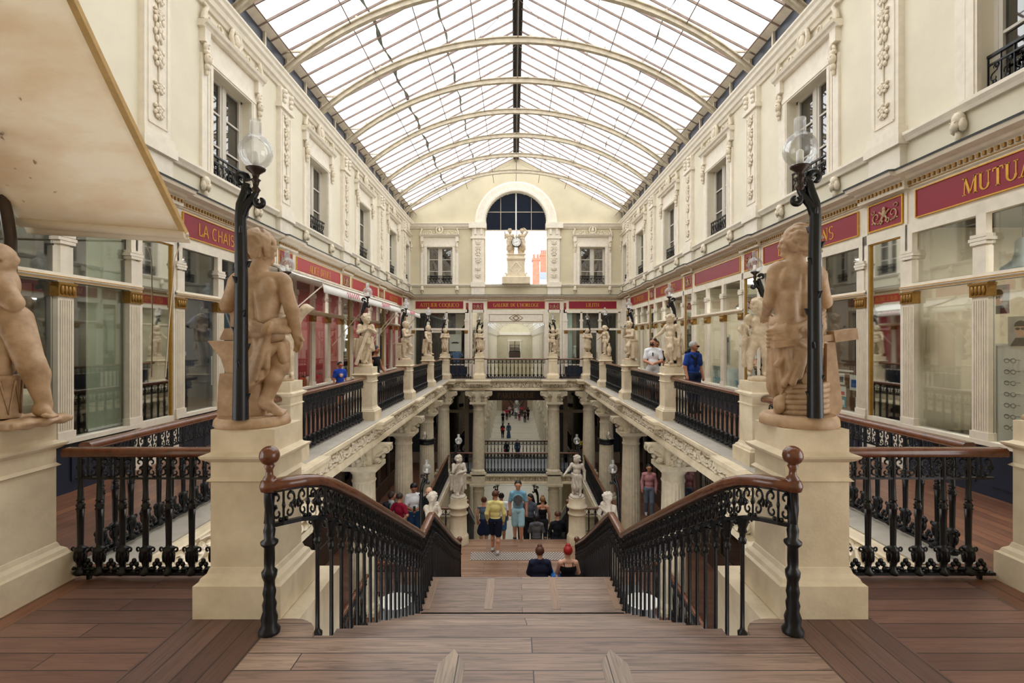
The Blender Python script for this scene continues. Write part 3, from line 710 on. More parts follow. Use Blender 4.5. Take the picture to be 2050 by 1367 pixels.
# ------------------------------------------------------------------ lettering (own roman glyphs, cap height 1)
def L_(*p): return ('l',)+p
GL = {
'A': (.74, [('l',.05,0,.35,1,0), ('l',.35,1,.68,0,1), ('l',.15,.33,.55,.33,0)], [(.05,0),(.68,0)]),
'C': (.72, [('a',.38,.5,.33,.48,55,305)], []),
'D': (.76, [('l',.14,0,.14,1,1), ('a',.14,.5,.52,.48,-90,90)], [(.14,0),(.14,1)]),
'E': (.6, [('l',.14,0,.14,1,1), ('l',.14,.97,.52,.97,0), ('l',.14,.52,.42,.52,0), ('l',.14,.03,.54,.03,0), ('l',.52,.97,.52,.8,0), ('l',.54,.03,.54,.2,0)], [(.14,0),(.14,1)]),
'F': (.56, [('l',.14,0,.14,1,1), ('l',.14,.97,.5,.97,0), ('l',.14,.52,.4,.52,0), ('l',.5,.97,.5,.8,0)], [(.14,0),(.14,1)]),
'G': (.78, [('a',.4,.5,.34,.48,55,300), ('l',.66,.03,.66,.42,1)], [(.66,.44)]),
'H': (.78, [('l',.14,0,.14,1,1), ('l',.63,0,.63,1,1), ('l',.14,.52,.63,.52,0)], [(.14,0),(.14,1),(.63,0),(.63,1)]),
'I': (.3, [('l',.15,0,.15,1,1)], [(.15,0),(.15,1)]),
'L': (.58, [('l',.14,0,.14,1,1), ('l',.14,.03,.52,.03,0), ('l',.52,.03,.52,.22,0)], [(.14,0),(.14,1)]),
'M': (.94, [('l',.1,0,.14,1,0), ('l',.14,1,.46,.05,1), ('l',.46,.05,.78,1,0), ('l',.8,0,.8,1,1)], [(.1,0),(.8,0),(.1,1),(.82,1)]),
'N': (.8, [('l',.12,0,.12,1,0), ('l',.12,1,.64,0,1), ('l',.64,0,.64,1,0)], [(.12,0),(.12,1),(.64,1)]),
'O': (.84, [('a',.42,.5,.36,.48,0,360)], []),
'P': (.62, [('l',.14,0,.14,1,1), ('a',.14,.73,.38,.25,-90,90)], [(.14,0),(.14,1)]),
'Q': (.84, [('a',.42,.5,.36,.48,0,360), ('l',.45,.1,.75,-.15,1)], []),
'R': (.7, [('l',.14,0,.14,1,1), ('a',.14,.74,.36,.24,-90,90), ('l',.32,.5,.64,0,1)], [(.14,0),(.14,1),(.62,0)]),
'S': (.6, [('a',.3,.74,.21,.24,40,270), ('a',.3,.26,.23,.24,-140,90)], []),
'T': (.66, [('l',.33,0,.33,1,1), ('l',.05,.97,.61,.97,0), ('l',.05,.97,.05,.8,0), ('l',.61,.97,.61,.8,0)], [(.33,0)]),
'U': (.78, [('l',.14,.3,.14,1,1), ('a',.375,.32,.235,.3,180,360), ('l',.61,.3,.61,1,0)], [(.14,1),(.61,1)]),
'V': (.74, [('l',.08,1,.37,0,1), ('l',.37,0,.66,1,0)], [(.08,1),(.66,1)]),
"'": (.24, [('l',.12,.75,.13,1,1)], []), ' ': (.38, [], []), '-': (.4, [('l',.06,.45,.34,.45,1)], []),
}
def text(s, h, serif=True, dep=.006, thick=.15, thin=.06, track=.04):
    b = B(); x = 0
    if not serif: thin = thick = .1
    def quad(x0, z0, x1, z1, w0, w1=None):
        w1 = w0 if w1 is None else w1; dx, dz = x1-x0, z1-z0; l = math.hypot(dx, dz) or 1; nx, nz = -dz/l/2, dx/l/2
        P = [(x0+nx*w0, z0+nz*w0), (x0-nx*w0, z0-nz*w0), (x1-nx*w1, z1-nz*w1), (x1+nx*w1, z1+nz*w1)]
        b.ext([(p*h, q*h) for p, q in P], 'y', -dep, 0)
    for ch in s:
        w, st, sf = GL[ch]
        for q in st:
            if q[0] == 'l': quad(x+q[1], q[2], x+q[3], q[4], thick if q[5] else thin)
            else:
                _, cx, cz, rx, rz, a0, a1 = q; n = max(6, int(abs(a1-a0)/18)); P = []
                for i in range(n+1):
                    a = math.radians(a0+(a1-a0)*i/n); c = abs(math.cos(a)); P.append((x+cx+rx*math.cos(a), cz+rz*math.sin(a), thin+(thick-thin)*c**1.5))
                for i in range(n): quad(P[i][0], P[i][1], P[i+1][0], P[i+1][1], P[i][2], P[i+1][2])
        if serif:
            for sx, sz in sf: quad(x+sx-.13, sz+(.02 if sz < .3 else -.02), x+sx+.13, sz+(.02 if sz < .3 else -.02), .05)
        x += w+track
    tot = (x-track)*h
    o = B(); o.put(b, f=lambda p: (p[0]-tot/2, p[1], p[2]-h/2)); o.w = tot; return o
def fit(s, maxw, h, **k):
    t = text(s, h, **k)
    if t.w > maxw: r = maxw/t.w; o = B(); o.put(t, f=lambda p: (p[0]*r, p[1], p[2])); o.w = maxw; return o
    return t

def ornament(w, h):
    b = B()
    for s in (-1, 1):
        b.spiral((s*w*.26, -h*.05), h*.26, .012, -PI/2, -PI/2+s*7, .014, .006, 18, -.008, 4); b.spiral((s*w*.36, h*.25), h*.13, .01, PI, PI-s*6, .01, .005, 12, -.008, 4)
        b.spiral((s*w*.1, -h*.3), h*.12, .01, PI/2, PI/2-s*6, .01, .005, 12, -.008, 4)
        for k in range(4): b.blob((s*w*(.12+.09*k), -.006, -h*.36+h*.03*k), (w*.03, .01, h*.04), 5, 4)
        b.tube([(s*.03, -.012, 0), (s*.06, -.014, h*.1), (s*.1, -.01, h*.16)], .012, 5); b.tube([(s*.02, -.01, -h*.05), (s*.05, -.012, -h*.2), (s*.03, -.01, -h*.32)], .016, 5)
    b.blob((0, -.014, h*.06), (.035, .02, .06), 7, 5); b.blob((0, -.016, h*.24), (.028, .02, .032), 7, 5); return b
OM = mesh(ornament(.6, .32), 'arabesque_relief', mk('relief_gilt', 'c9ab86', .5, var=.2, sc=30))

def post_parts(h0=.6, zt=2.36, ztop=3.25, w=.1):
    """shop post facing -y, centred x=0: fluted lower shaft, colonnette above"""
    b = B(); b.box(-w, w, -.06, .02, h0, zt+.1)
    for i in range(6): x = -w+.03+i*(2*w-.06)/5; b.box(x-.006, x+.006, -.072, -.06, h0+.12, zt-.2)
    b.box(-w-.015, w+.015, -.075, .02, h0, h0+.1)
    b.box(-w*.6, w*.6, -.05, .02, zt+.1, ztop)
    for z, r in ((zt+.42, .1), (zt+.46, .12), (zt+.5, .1)): b.box(-r, r, -.085, .02, z, z+.035)
    b.box(-w*.8, w*.8, -.07, .02, zt+.1, zt+.4)
    c = B(); c.box(-w-.012, w+.012, -.08, .02, zt-.16, zt-.02)
    for i in range(4): c.blob((-w+.03+i*(2*w-.06)/3, -.085, zt-.09), (.025, .015, .055), 6, 4)
    c.box(-w-.02, w+.02, -.09, .02, zt-.03, zt-.005)
    return b, c
pb, pc = post_parts(); POST = mesh(pb, 'post', M['trim']); CAP = mesh(pc, 'gilt_capital', M['goldd'])
OFF = (.45, 1.48, 2.52, 3.55)
SGN = {}
ZS0, ZS1 = 3.31, 3.67
gline = M['gold']
def signboard(parent, Mx, w, words, colour, h=.175, serif=True):
    z = (ZS0+ZS1)/2
    s = obj('sign_board', B().put(B().box(-w/2, w/2, -.03, .0, ZS0, ZS1), Mx), colour, parent)
    g = B()
    for a, b_, c, d in ((-w/2, w/2, ZS1-.007, ZS1+.007), (-w/2, w/2, ZS0-.007, ZS0+.007)): g.box(a, b_, -.042, -.0, c, d)
    for x in (-w/2, w/2): g.box(x-.007, x+.007, -.042, 0, ZS0, ZS1)
    obj('gilt_border', B().put(g, Mx), gline, s)
    if words:
        t = fit(words, w-.16, h, serif=serif); obj('lettering', B().put(t, Mx @ Matrix.Translation((0, -.03, z))), M['gold'], s)
    return s
def shop_room(name, Mx, x0, x1, back, depth=2.0, ceil=3.25):  # whole shop room: back and side walls, ceiling, display plinth
    parent = sroot(name, 'shop interior behind the glass')
    r = B(); r.box(x0, x1, depth, depth+.05, 0, ceil); r.box(x0-.04, x0, .05, depth, 0, ceil); r.box(x1, x1+.04, .05, depth, 0, ceil)
    obj('interior_wall', B().put(r, Mx), back, parent)
    r = B(); r.box(x0, x1, .05, depth, ceil, ceil+.04); r.box(x0, x1, .02, depth, .45, .5); obj('ceiling_and_plinth', B().put(r, Mx), M['dkwood'], parent)
dkback = mk('shop_back_dark', '55544f', .7, var=.3); redback = mk('shop_back_red', 'a83a42', .7, var=.2); creamback = mk('shop_back_cream', 'd8cdb4', .7, var=.12); brownback = mk('shop_back_brown', '6e5a4c', .7, var=.25)
def bay(s, m, words, colour, back, label, serif=True, hh=.2):
    """one shopfront between two mirrors; local x runs to the right as seen from the hall"""
    Mx = T(s*W, m+2.0, 0, -s*PI/2)
    t = thing('shopfront', label, 'shopfront', (0,0,0))
    b = B(); b.box(-1.66, 1.66, -.03, .02, 0, .56); 
    for i in range(3): b.box(-1.45+i*1.03, -.6+i*1.03, -.045, -.03, .12, .46)
    obj('stall_riser', B().put(b, Mx), M['navy'], t)
    b = B(); b.box(-1.66, 1.66, -.07, .03, 2.37, 2.46); b.box(-1.66, 1.66, -.09, .03, 2.4, 2.43)
    obj('sill', B().put(B().box(-1.66, 1.66, -.08, .04, .56, .61), Mx), M['trim'], t); obj('head_rail', B().put(B().box(-1.66, 1.66, -.05, .03, 3.12, 3.26), Mx), M['trim'], t)
    obj('transom_bar', B().put(b, Mx), M['trim'], t)
    b = B(); b.box(-1.66, 1.66, -.094, -.09, 2.412, 2.42); b.box(-1.66, 1.66, -.074, -.07, 2.378, 2.386); obj('gilt_line', B().put(b, Mx), gline, t)
    for o in OFF:
        p = obj('post', POST, None, t); p.matrix_basis = Mx @ Matrix.Translation((o-2, 0, 0)); c = obj('gilt_capital', CAP, None, p)
    for i in range(3):
        a, c = OFF[i]-2+.1, OFF[i+1]-2-.1
        obj('window_pane', B().put(B().box(a, c, -.004, .004, .61, 2.37), Mx), M['shopg'], t); obj('window_pane', B().put(B().box(a, c, -.004, .004, 2.46, 3.12), Mx), M['shopg'], t)
    shop_room('shop_interior_room', Mx, -1.75, 1.75, back)
    signboard(t, Mx, 2.9, words, colour, hh, serif)
    return t, Mx
def mirror_panel(s, m, label, lab2):
    Mx = T(s*W, m, 0, -s*PI/2)
    t = thing('wall_mirror', label, 'mirror')
    b = B()
    for x0, x1 in ((-.43, -.31), (.31, .43)): b.box(x0, x1, -.05, .02, 0, 3.26)
    b.box(-.31, .31, -.05, .02, 0, .62); b.box(-.31, .31, -.05, .02, 3.12, 3.26); obj('frame', B().put(b, Mx), M['trim'], t)
    b = B()
    for x0, x1 in ((-.31, -.295), (.295, .31)): b.box(x0, x1, -.03, .0, .62, 3.12)
    b.box(-.31, .31, -.03, 0, 3.105, 3.12); obj('gilt_edge', B().put(b, Mx), gline, t)
    obj('mirror_glass', B().put(B().box(-.3, .3, -.01, .0, .62, 3.11), Mx), M['mirror'], t)
    t = thing('ornament_panel', lab2, 'panel'); obj('board', B().put(B().box(-.32, .32, -.03, 0, ZS0-.01, ZS1+.01), Mx), M['red'], t)
    b = B(); 
    for z in (ZS0-.01, ZS1+.01): b.box(-.33, .33, -.04, 0, z-.01, z+.01)
    for x in (-.32, .32): b.box(x-.01, x+.01, -.04, 0, ZS0, ZS1)
    obj('gilt_border', B().put(b, Mx), gline, t)
    r = obj('arabesque_relief', OM, None, t); r.matrix_basis = Mx @ Matrix.Translation((0, -.03, (ZS0+ZS1)/2))
def entab(p0, p1, name, label, brk=()):
    d = Vector((p1[0]-p0[0], p1[1]-p0[1], 0)); Ln = d.length
    pr = [(-.15, 3.24), (.0, 3.24), (.012, 3.27), (.012, 3.7), (.04, 3.72), (.04, 3.83), (.08, 3.85), (.1, 3.88), (.22, 3.9), (.24, 3.95), (-.15, 3.95)]
    q = B(); q.ext([(-o, z) for o, z in pr], 'x', 0, Ln)
    for c in brk: q.ext([(-o-.07, z) for o, z in pr[4:10]]+[(0, 3.95), (0, 3.72)], 'x', c-.45, c+.45); q.box(c-.4, c-.35, -.03, 0, 3.24, 3.72); q.box(c+.35, c+.4, -.03, 0, 3.24, 3.72)
    t = struct(name, place(q, p0, p1, 0), M['trim'], label)
    g = B(); x = .03
    while x < Ln-.05:
        k = -.11 if any(abs(x+.03-c) < .45 for c in brk) else -.04
        g.box(x, x+.036, k-.025, k+.01, 3.765, 3.812); x += .075
    g.box(0, Ln, -.05, -.03, 3.735, 3.75); obj('gilt_dentils', place(g, p0, p1, 0), M['goldd'], t)
    f = B(); f.ext([(.16, 4.02), (.16, 3.95), (-.25, 3.945), (-.26, 3.965)], 'x', 0, Ln)
    for c in brk: f.ext([(.16, 4.02), (.16, 3.95), (-.32, 3.945), (-.33, 3.967)], 'x', c-.46, c+.46)
    obj('lead_flashing', place(f, p0, p1, 0), M['lead'], t)
ms = [3.1]+PY
entab((-W, Y0), (-W, YE), 'trim_entablature_left', 'shop entablature with gilt dentils along the left wall', [m-Y0 for m in ms])
entab((W, YE), (W, Y0), 'trim_entablature_right', 'shop entablature with gilt dentils along the right wall', [YE-m for m in ms])
entab((-W, YE), (W, YE), 'trim_entablature_end', 'shop entablature with gilt dentils across the end wall', [W-1.85, W+1.85])
LB = [(3.1, '', M['red'], dkback, 'dark shopfront with shelves and a pale blind, nearest on the left under the big awning'),
 (7.1, 'LA CHAISE LONGUE', M['red'], mk('shop_back_blue', '4d5a66', .7, var=.3), 'shopfront signed LA CHAISE with shirts hung in its window'),
 (11.1, 'ALICE DELICE', M['red2'], redback, 'red shopfront signed ALICE DELICE in large gold letters, behind the boy'),
 (15.1, 'ALICE', M['red2'], redback, 'red shopfront signed ALICE behind the white valance on the left gallery'),
 (19.1, 'ALICE DELICE', M['red2'], redback, 'red shopfront at the far end of the left gallery')]
RB = [(3.1, 'MUTUALISTES', M['red'], creamback, 'cream shopfront signed MUTUA with rows of spectacles, nearest on the right'),
 (7.1, 'LES OPTICIENS', M['red'], brownback, 'shopfront signed LES OPTICIENS behind the statue with the rope'),
 (11.1, '', M['red'], creamback, 'shopfront with a blank red sign and posters on the right gallery'),
 (15.1, 'MUTUALISTES', M['red'], creamback, 'shopfront signed MUTUALISTES behind the man in blue'),
 (19.1, 'LES OPTICIENS', M['red'], creamback, 'shopfront at the far end of the right gallery')]
BAY = {}
for m, wd, c, bk, lb_ in LB: BAY[(-1, m)] = bay(-1, m, wd, c, bk, lb_, serif=('CHAISE' not in wd))
for m, wd, c, bk, lb_ in RB: BAY[(1, m)] = bay(1, m, wd, c, bk, lb_, hh=.2 if m < 4 else .215)
for s, nm in ((-1, 'left'), (1, 'right')):
    for i, m in enumerate(PY):
        od = ['nearest', 'second', 'third', 'fourth', 'farthest'][i]
        mirror_panel(s, m, '%s tall gilt-edged mirror along the %s wall' % (od, nm), '%s red panel with pale arabesque above a mirror, %s wall' % (od, nm))

for s, nm in ((-1, 'left'), (1, 'right')):
    b = B(); b.box(*sorted((s*(W-.02), s*(W+.2))), 23.53, YE+.3, 0, 3.3); b.box(*sorted((s*(W-.06), s*W)), 23.6, 23.75, 0, 3.3); b.box(*sorted((s*(W-.06), s*W)), YE-.2, YE-.05, 0, 3.3); b.box(*sorted((s*(W-.06), s*W)), 23.6, YE-.05, 2.36, 2.46)
    struct('trim_corner_'+nm, b, M['trim'], 'cream corner panelling at the far end of the %s shopfronts' % nm)
    b = B(); b.box(*sorted((s*(W-.04), s*(W-.01))), 23.72, YE-.15, ZS0, ZS1); 
# --- end wall shops at the upper level
ET = {}
for s, wd, lb_ in ((-1, 'ATELIER COQLICO', 'end wall shopfront signed ATELIER COQLICO with a shirt in the window'), (1, 'LILITH', 'end wall shopfront signed LILITH with a pale blind')):
    Mx = T(s*3.73, YE, 0)
    t = thing('shopfront', lb_, 'shopfront'); ET[s] = (t, Mx)
    b = B(); b.box(-1.3, 1.3, -.03, .02, 0, .56); obj('stall_riser', B().put(b, Mx), M['navy'], t)
    b = B(); b.box(-1.42, 1.42, -.08, .03, 2.26, 2.36); obj('sill', B().put(B().box(-1.3, 1.3, -.08, .03, .56, .6), Mx), M['trim'], t); obj('head_rail', B().put(B().box(-1.42, 1.42, -.05, .03, 3.1, 3.26), Mx), M['trim'], t); obj('transom_bar', B().put(b, Mx), M['trim'], t)
    for x in (-1.3, -.55, .35, 1.3):
        p = obj('post', POST, None, t); p.matrix_basis = Mx @ Matrix.Translation((x, 0, -.1)) @ Matrix.Diagonal((.8, 1, 1, 1)); obj('gilt_capital', CAP, None, p)
    for a, c in ((-1.2, -.65), (-.45, .25), (.45, 1.2)):
        obj('window_pane', B().put(B().box(a, c, -.004, .004, .6, 2.26), Mx), M['shopg'], t); obj('window_pane', B().put(B().box(a, c, -.004, .004, 2.36, 3.1), Mx), M['shopg'], t)
    d = B(); 
    for x0, x1 in ((-.5, -.38), (.18, .3)): d.box(x0, x1, -.05, -.0, .0, 2.26)
    d.box(-.5, .3, -.05, 0, 2.14, 2.26); d.box(-.5, .3, -.05, 0, 0, .25); dd = obj('door', B().put(d, Mx), M['trim'], t)
    obj('handle', B().put(B().tube([(.2, -.09, .9), (.2, -.09, 1.2)], .015, 6), Mx), M['goldd'], dd)
    shop_room('shop_interior_room', Mx, -1.35, 1.35, dkback)
    signboard(t, Mx, 2.32, wd, M['red'], .19)
for s, nm in ((-1, 'left'), (1, 'right')):
    Mx = T(s*1.86, YE, 0)
    t = thing('wall_mirror', 'tall mirror on the end wall to the %s of the galerie opening' % nm, 'mirror')
    b = B()
    for x0, x1 in ((-.48, -.27), (.27, .38), (.4, .52)): b.box(*sorted((s*x0, s*x1)), -.05, .02, 0, 3.26)
    b.box(-.3, .3, -.05, .02, 0, .6); b.box(-.3, .3, -.05, .02, 3.12, 3.26); obj('frame', B().put(b, Mx), M['trim'], t); obj('mirror_glass', B().put(B().box(-.27, .27, -.01, 0, .6, 3.12), Mx), M['mirror'], t)
    t = thing('ornament_panel', 'red arabesque panel on the end wall to the %s of the galerie sign' % nm, 'panel'); obj('board', B().put(B().box(-.27, .27, -.03, 0, ZS0-.08, ZS1-.08), Mx), M['red'], t)
    r = obj('arabesque_relief', OM, None, t); r.matrix_basis = Mx @ Matrix.Translation((0, -.03, (ZS0+ZS1)/2-.08)) @ Matrix.Diagonal((.85, 1, .9, 1))
    t = thing('sign_panel', 'narrow red panel with gold edge beside the %s end wall shop sign' % nm, 'panel'); obj('board', B().put(B().box(s*.52-.06, s*.52+.06, -.03, 0, ZS0-.06, ZS1-.08), Mx), M['red'], t)
    g = B(); g.blob((s*.52, -.035, 3.45), (.025, .01, .1), 6, 4); obj('gilt_drop', B().put(g, Mx), M['goldd'], t)
t = thing('galerie_portal', 'cream portal signed GALERIE DE L HORLOGE with a lozenge in its lintel', 'portal')
b = B(); b.box(-1.5, 1.5, YE-.02, YE+.35, 2.62, 3.26)
for s in (-1, 1): b.box(*sorted((s*1.38, s*1.5)), YE-.06, YE+.35, 0, 2.7)
obj('lintel', b, M['trim'], t)
g = B()
for a, c, d, e_ in ((-1.3, 1.3, 2.68, 2.7), (-1.3, 1.3, 3.02, 3.04)): g.box(a, c, YE-.03, YE-.02, d, e_)
for x in (-1.3, 1.3): g.box(x-.01, x+.01, YE-.03, YE-.02, 2.68, 3.04)
def loz(b, x, r, q): 
    p = [(x-r, 0), (x, q), (x+r, 0), (x, -q)]
    for i in range(4): (x0, z0), (x1, z1) = p[i], p[(i+1) % 4]; b.tube([(x0, YE-.03, 2.86+z0), (x1, YE-.03, 2.86+z1)], .012, 4)
loz(g, 0, .17, .12); loz(g, -.09, .24, .16); loz(g, .09, .24, .16); obj('gilt_line', g, mk('lozenge_brown', '7d6a4a', .5, var=.1), t)
Mx = T(0, YE, 0); signboard(t, Mx, 2.8, "GALERIE DE L'HORLOGE", M['red'], .17)
# railing-height panels of shop sides on the bridge are part of the railings
t = thing('shop_sign', 'dark sign reading PARFUMERIE under the upper bridge', 'sign', (0, YE-.12, -.92)); b = B(); b.box(-1.55, 1.55, 0, .06, -.22, .3); obj('board', b, mk('sign_brown', '3a2622', .5, var=.2), t); obj('lettering', B().put(fit('PARFUMERIE', 2.0, .26), T(0, 0, .02)), mk('lettering_bronze', '8a6a45', .5, .2), t)

# --- things shown in the windows
def at(s, y, d, z): return (s*(W+d), y, z)
def frontal(s): return -s*PI/2
def tee(name, label, loc, rz, m, w=.46, h=.6, band=None):
    b = sdf([('b', (0, 0, -h*.45), (w*.36, .035, h*.45), None, .03), ('c', (-w*.3, 0, -.05), (-w*.62, 0, -h*.33), .05, .06), ('c', (w*.3, 0, -.05), (w*.62, 0, -h*.33), .05, .06)], .018, .03)
    t = thing(name, label, 'shirt', loc, rz); obj('body', b, m, t)
    hh = B(); hh.tube([(-.16, 0, .0), (0, 0, .05), (.16, 0, 0)], .008, 5); hh.tube([(0, 0, .05), (0, 0, .13), (.03, 0, .16)], .005, 5); obj('hanger', hh, M['dkwood'], t); return t
tee('t_shirt', 'pink printed t-shirt hung high in the left shop window', at(-1, 7.95, .5, 2.2), frontal(-1), cloth('d9b3ac'), .5, .42)
tee('t_shirt', 'lavender t-shirt with a white paper notice in the left shop window', at(-1, 7.97, .42, 1.72), frontal(-1), cloth('b9b9cc'), .56, .66)
tee('t_shirt', 'dark navy t-shirt beside the anvil statue in the left shop window', at(-1, 8.95, .5, 2.15), frontal(-1), cloth('1f2c4a'), .5, .5)
def sheet(name, label, s, y, d, z, w, h, m, cat='poster', marks=()):
    t = thing(name, label, cat, at(s, y, d, z), frontal(s)); obj('sheet', B().box(-w/2, w/2, -.004, .004, -h/2, h/2), m, t)
    for nm, x, zz, ww, hh, mm in marks: obj(nm, B().box(x-ww/2, x+ww/2, -.007, -.004, zz-hh/2, zz+hh/2), mm, t)
    return t
ink = mk('print_grey', '6d7076', .7, var=.2); yel = mk('print_yellow', 'd8dc4a', .7, var=0); blu = mk('print_blue', '2f5fa8', .6, var=.1); ora = mk('print_orange', 'e2682a', .6, var=.1); cya = mk('print_cyan', '3aa6c4', .6, var=.1); rdm = mk('print_red', 'c92a35', .6, var=0)
lines = lambda w, z0, n, st=.03: [('print', 0, z0-st*i, w, .008, ink) for i in range(n)]
sheet('paper_notice', 'white paper notice with yellow square hung on the lavender t-shirt', -1, 7.98, .34, 1.42, .22, .5, M['white'], 'notice', [('print', 0, .17, .14, .1, yel)]+lines(.12, .03, 3)+[('print', 0, -.2, .03, .03, rdm)])
sheet('paper_poster', 'white poster with leaf drawing beside the anvil in the left window', -1, 8.95, .2, 1.2, .4, .5, M['white'], 'poster', [('print', 0, .05, .1, .06, ink)])
sheet('paper_poster', 'white poster with blue map on the right gallery shop window', 1, 12.6, .06, 1.5, .42, .75, M['white'], 'poster', [('print', 0, .25, .3, .12, ink), ('print', -.08, .02, .16, .14, blu)]+lines(.3, -.15, 6))
sheet('orange_poster', 'orange poster with white figure on the right gallery shop window', 1, 11.62, .06, 1.47, .46, .8, ora, 'poster', [('print', .05, 0, .16, .3, M['white'])])
for i, (y, z, w_, h_, c_, lb_) in enumerate(((8.1, .0, .2, .2, blu, 'dark'), )): pass
wp = thing('brown_window_panel', 'brown panel with partner stickers low in the right shop window', 'panel', at(1, 7.98, .06, 1.0), frontal(1)); obj('sheet', B().box(-.42, .42, -.004, .004, -.38, .36), mk('panel_brown', '6e4a30', .6, var=.15), wp); obj('heading', B().box(-.3, .1, -.007, -.004, .22, .25), M['white'], wp)
for (x, z, w_, h_, c_, lb_) in ((-.18, .1, .15, .18, ink, 'white sticker with grey emblem, uppermost left on the brown panel'), (.12, .06, .2, .24, blu, 'white sticker with blue block, centre of the brown panel'), (.34, .06, .16, .24, cya, 'pale sticker with round blue mark on the brown panel edge'), (-.16, -.1, .18, .16, rdm, 'white sticker with thin red word on the brown panel'), (-.16, -.27, .16, .16, cya, 'cyan square sticker low on the brown panel'), (.28, -.27, .26, .22, rdm, 'white and red sticker at the panel bottom')):
    t = thing('sticker', lb_, 'sticker', at(1, 7.98-x, .05, 1.0+z), frontal(1)); obj('paper', B().box(-w_/2, w_/2, -.004, 0, -h_/2, h_/2), M['white'] if c_ is not cya else c_, t); obj('print', B().box(-w_*.32, w_*.32, -.006, -.004, -h_*(.3 if c_ is not rdm else .36), h_*(.2 if c_ is not rdm else .0)), c_ if c_ is not cya else M['white'], t)
# optician window
def portrait(label, y, z, w, h, hair):
    t = thing('portrait_poster', label, 'poster', at(1, y, .5, z), frontal(1)); obj('sheet', B().box(-w/2, w/2, -.004, .004, -h/2, h/2), mk('poster_grey', 'b9b4ae', .6, var=.1), t)
    obj('face', B().ext([(w*.2*math.cos(a), h*.05+h*.24*math.sin(a)) for a in np.linspace(0, 2*PI, 16)[:-1]], 'y', -.008, -.004), M['skin2'], t)
    obj('hair', B().ext([(w*.24*math.cos(a), h*.16+h*.2*math.sin(a)) for a in np.linspace(0, PI, 10)], 'y', -.010, -.008), hair, t)
    g = B()
    for s in (-1, 1): g.ext([(s*w*.1+w*.085*math.cos(a), h*.08+h*.05*math.sin(a)) for a in np.linspace(0, 2*PI, 10)[:-1]], 'y', -.012, -.010)
    obj('sunglasses', g.box(-w*.2, w*.2, -.012, -.010, h*.09, h*.11), M['blackm'], t); obj('collar', B().ext([(-w*.4, -h*.5), (w*.4, -h*.5), (w*.2, -h*.22), (-w*.2, -h*.22)], 'y', -.008, -.004), hair, t)
portrait('small portrait poster of a sunglasses wearer, higher of two in the optician window', 5.98, 2.2, .26, .34, M['hairb'])
portrait('portrait poster of a dark-haired sunglasses wearer, lower of two in the optician window', 5.72, 1.82, .3, .34, M['hairk'])
cab = thing('display_cabinet', 'white optician cabinet with grey sides behind the right window', 'cabinet', at(1, 5.35, .75, .5)); 
obj('carcass', B().box(-.2, .25, -.55, .7, 0, 1.15), M['white'], cab); obj('side_panel', B().box(-.22, .27, .7, .74, 0, 1.18), mk('cabinet_grey', '8d8d8a', .5, var=.05), cab); obj('top_panel', B().box(-.22, .27, -.55, .74, 1.15, 1.18), M['white'], cab)
gs = B()
for s in (-1, 1): gs.tube([(s*.038+.03*math.cos(a), 0, .024*math.sin(a)) for a in np.linspace(0, 2*PI, 11)], .004, 4); gs.tube([(s*.07, 0, .01), (s*.07, .1, .005)], .003, 4)
gs.tube([(-.01, 0, .01), (.01, 0, .01)], .003, 4); GSM = mesh(gs, 'spectacles', M['blackm'])
for c in range(3):
    for i in range(7):
        o = obj('spectacles', GSM, None, None, at(1, 5.85-c*.35, .5, .7+.13*i), frontal(1)); tag(o, 'dark spectacles on the optician display, %s rung of the %s column' % (['lowest','second','third','middle','fifth','sixth','top'][i], ['farthest','centre','nearest'][c]), 'spectacles', 'spectacles on the optician display')
def pendant(label, y, d, z, s=1):
    t = thing('pendant_lamp', label, 'lamp', at(s, y, d, z)); b = B(); b.lathe([(.0, .2), (.05, .19), (.12, .1), (.2, .075), (.34, .07), (.38, .03)], 16); obj('shade', b, mk('lamp_shade_grey', '9aa6a8', .35, .4, var=.05), t)
    b = B(); b.tube([(0, 0, .38), (0, 0, 3.25-z)], .008, 5); obj('cord', b, M['blackm'], t); b = B(); b.lathe([(-.015, .17), (.01, .185)], 16); obj('diffuser', b, M['glow'], t)
pendant('grey pendant lamp lit in the nearest right-hand shop window', 5.8, .6, 2.52); pendant('grey pendant lamp lit behind the rope statue in the optician shop', 7.95, .6, 2.52)
pendant('grey pendant lamp lit in the right shop with posters, nearer one', 11.75, .5, 2.55); pendant('grey pendant lamp lit in the right shop with posters, farther one', 12.6, .5, 2.55)
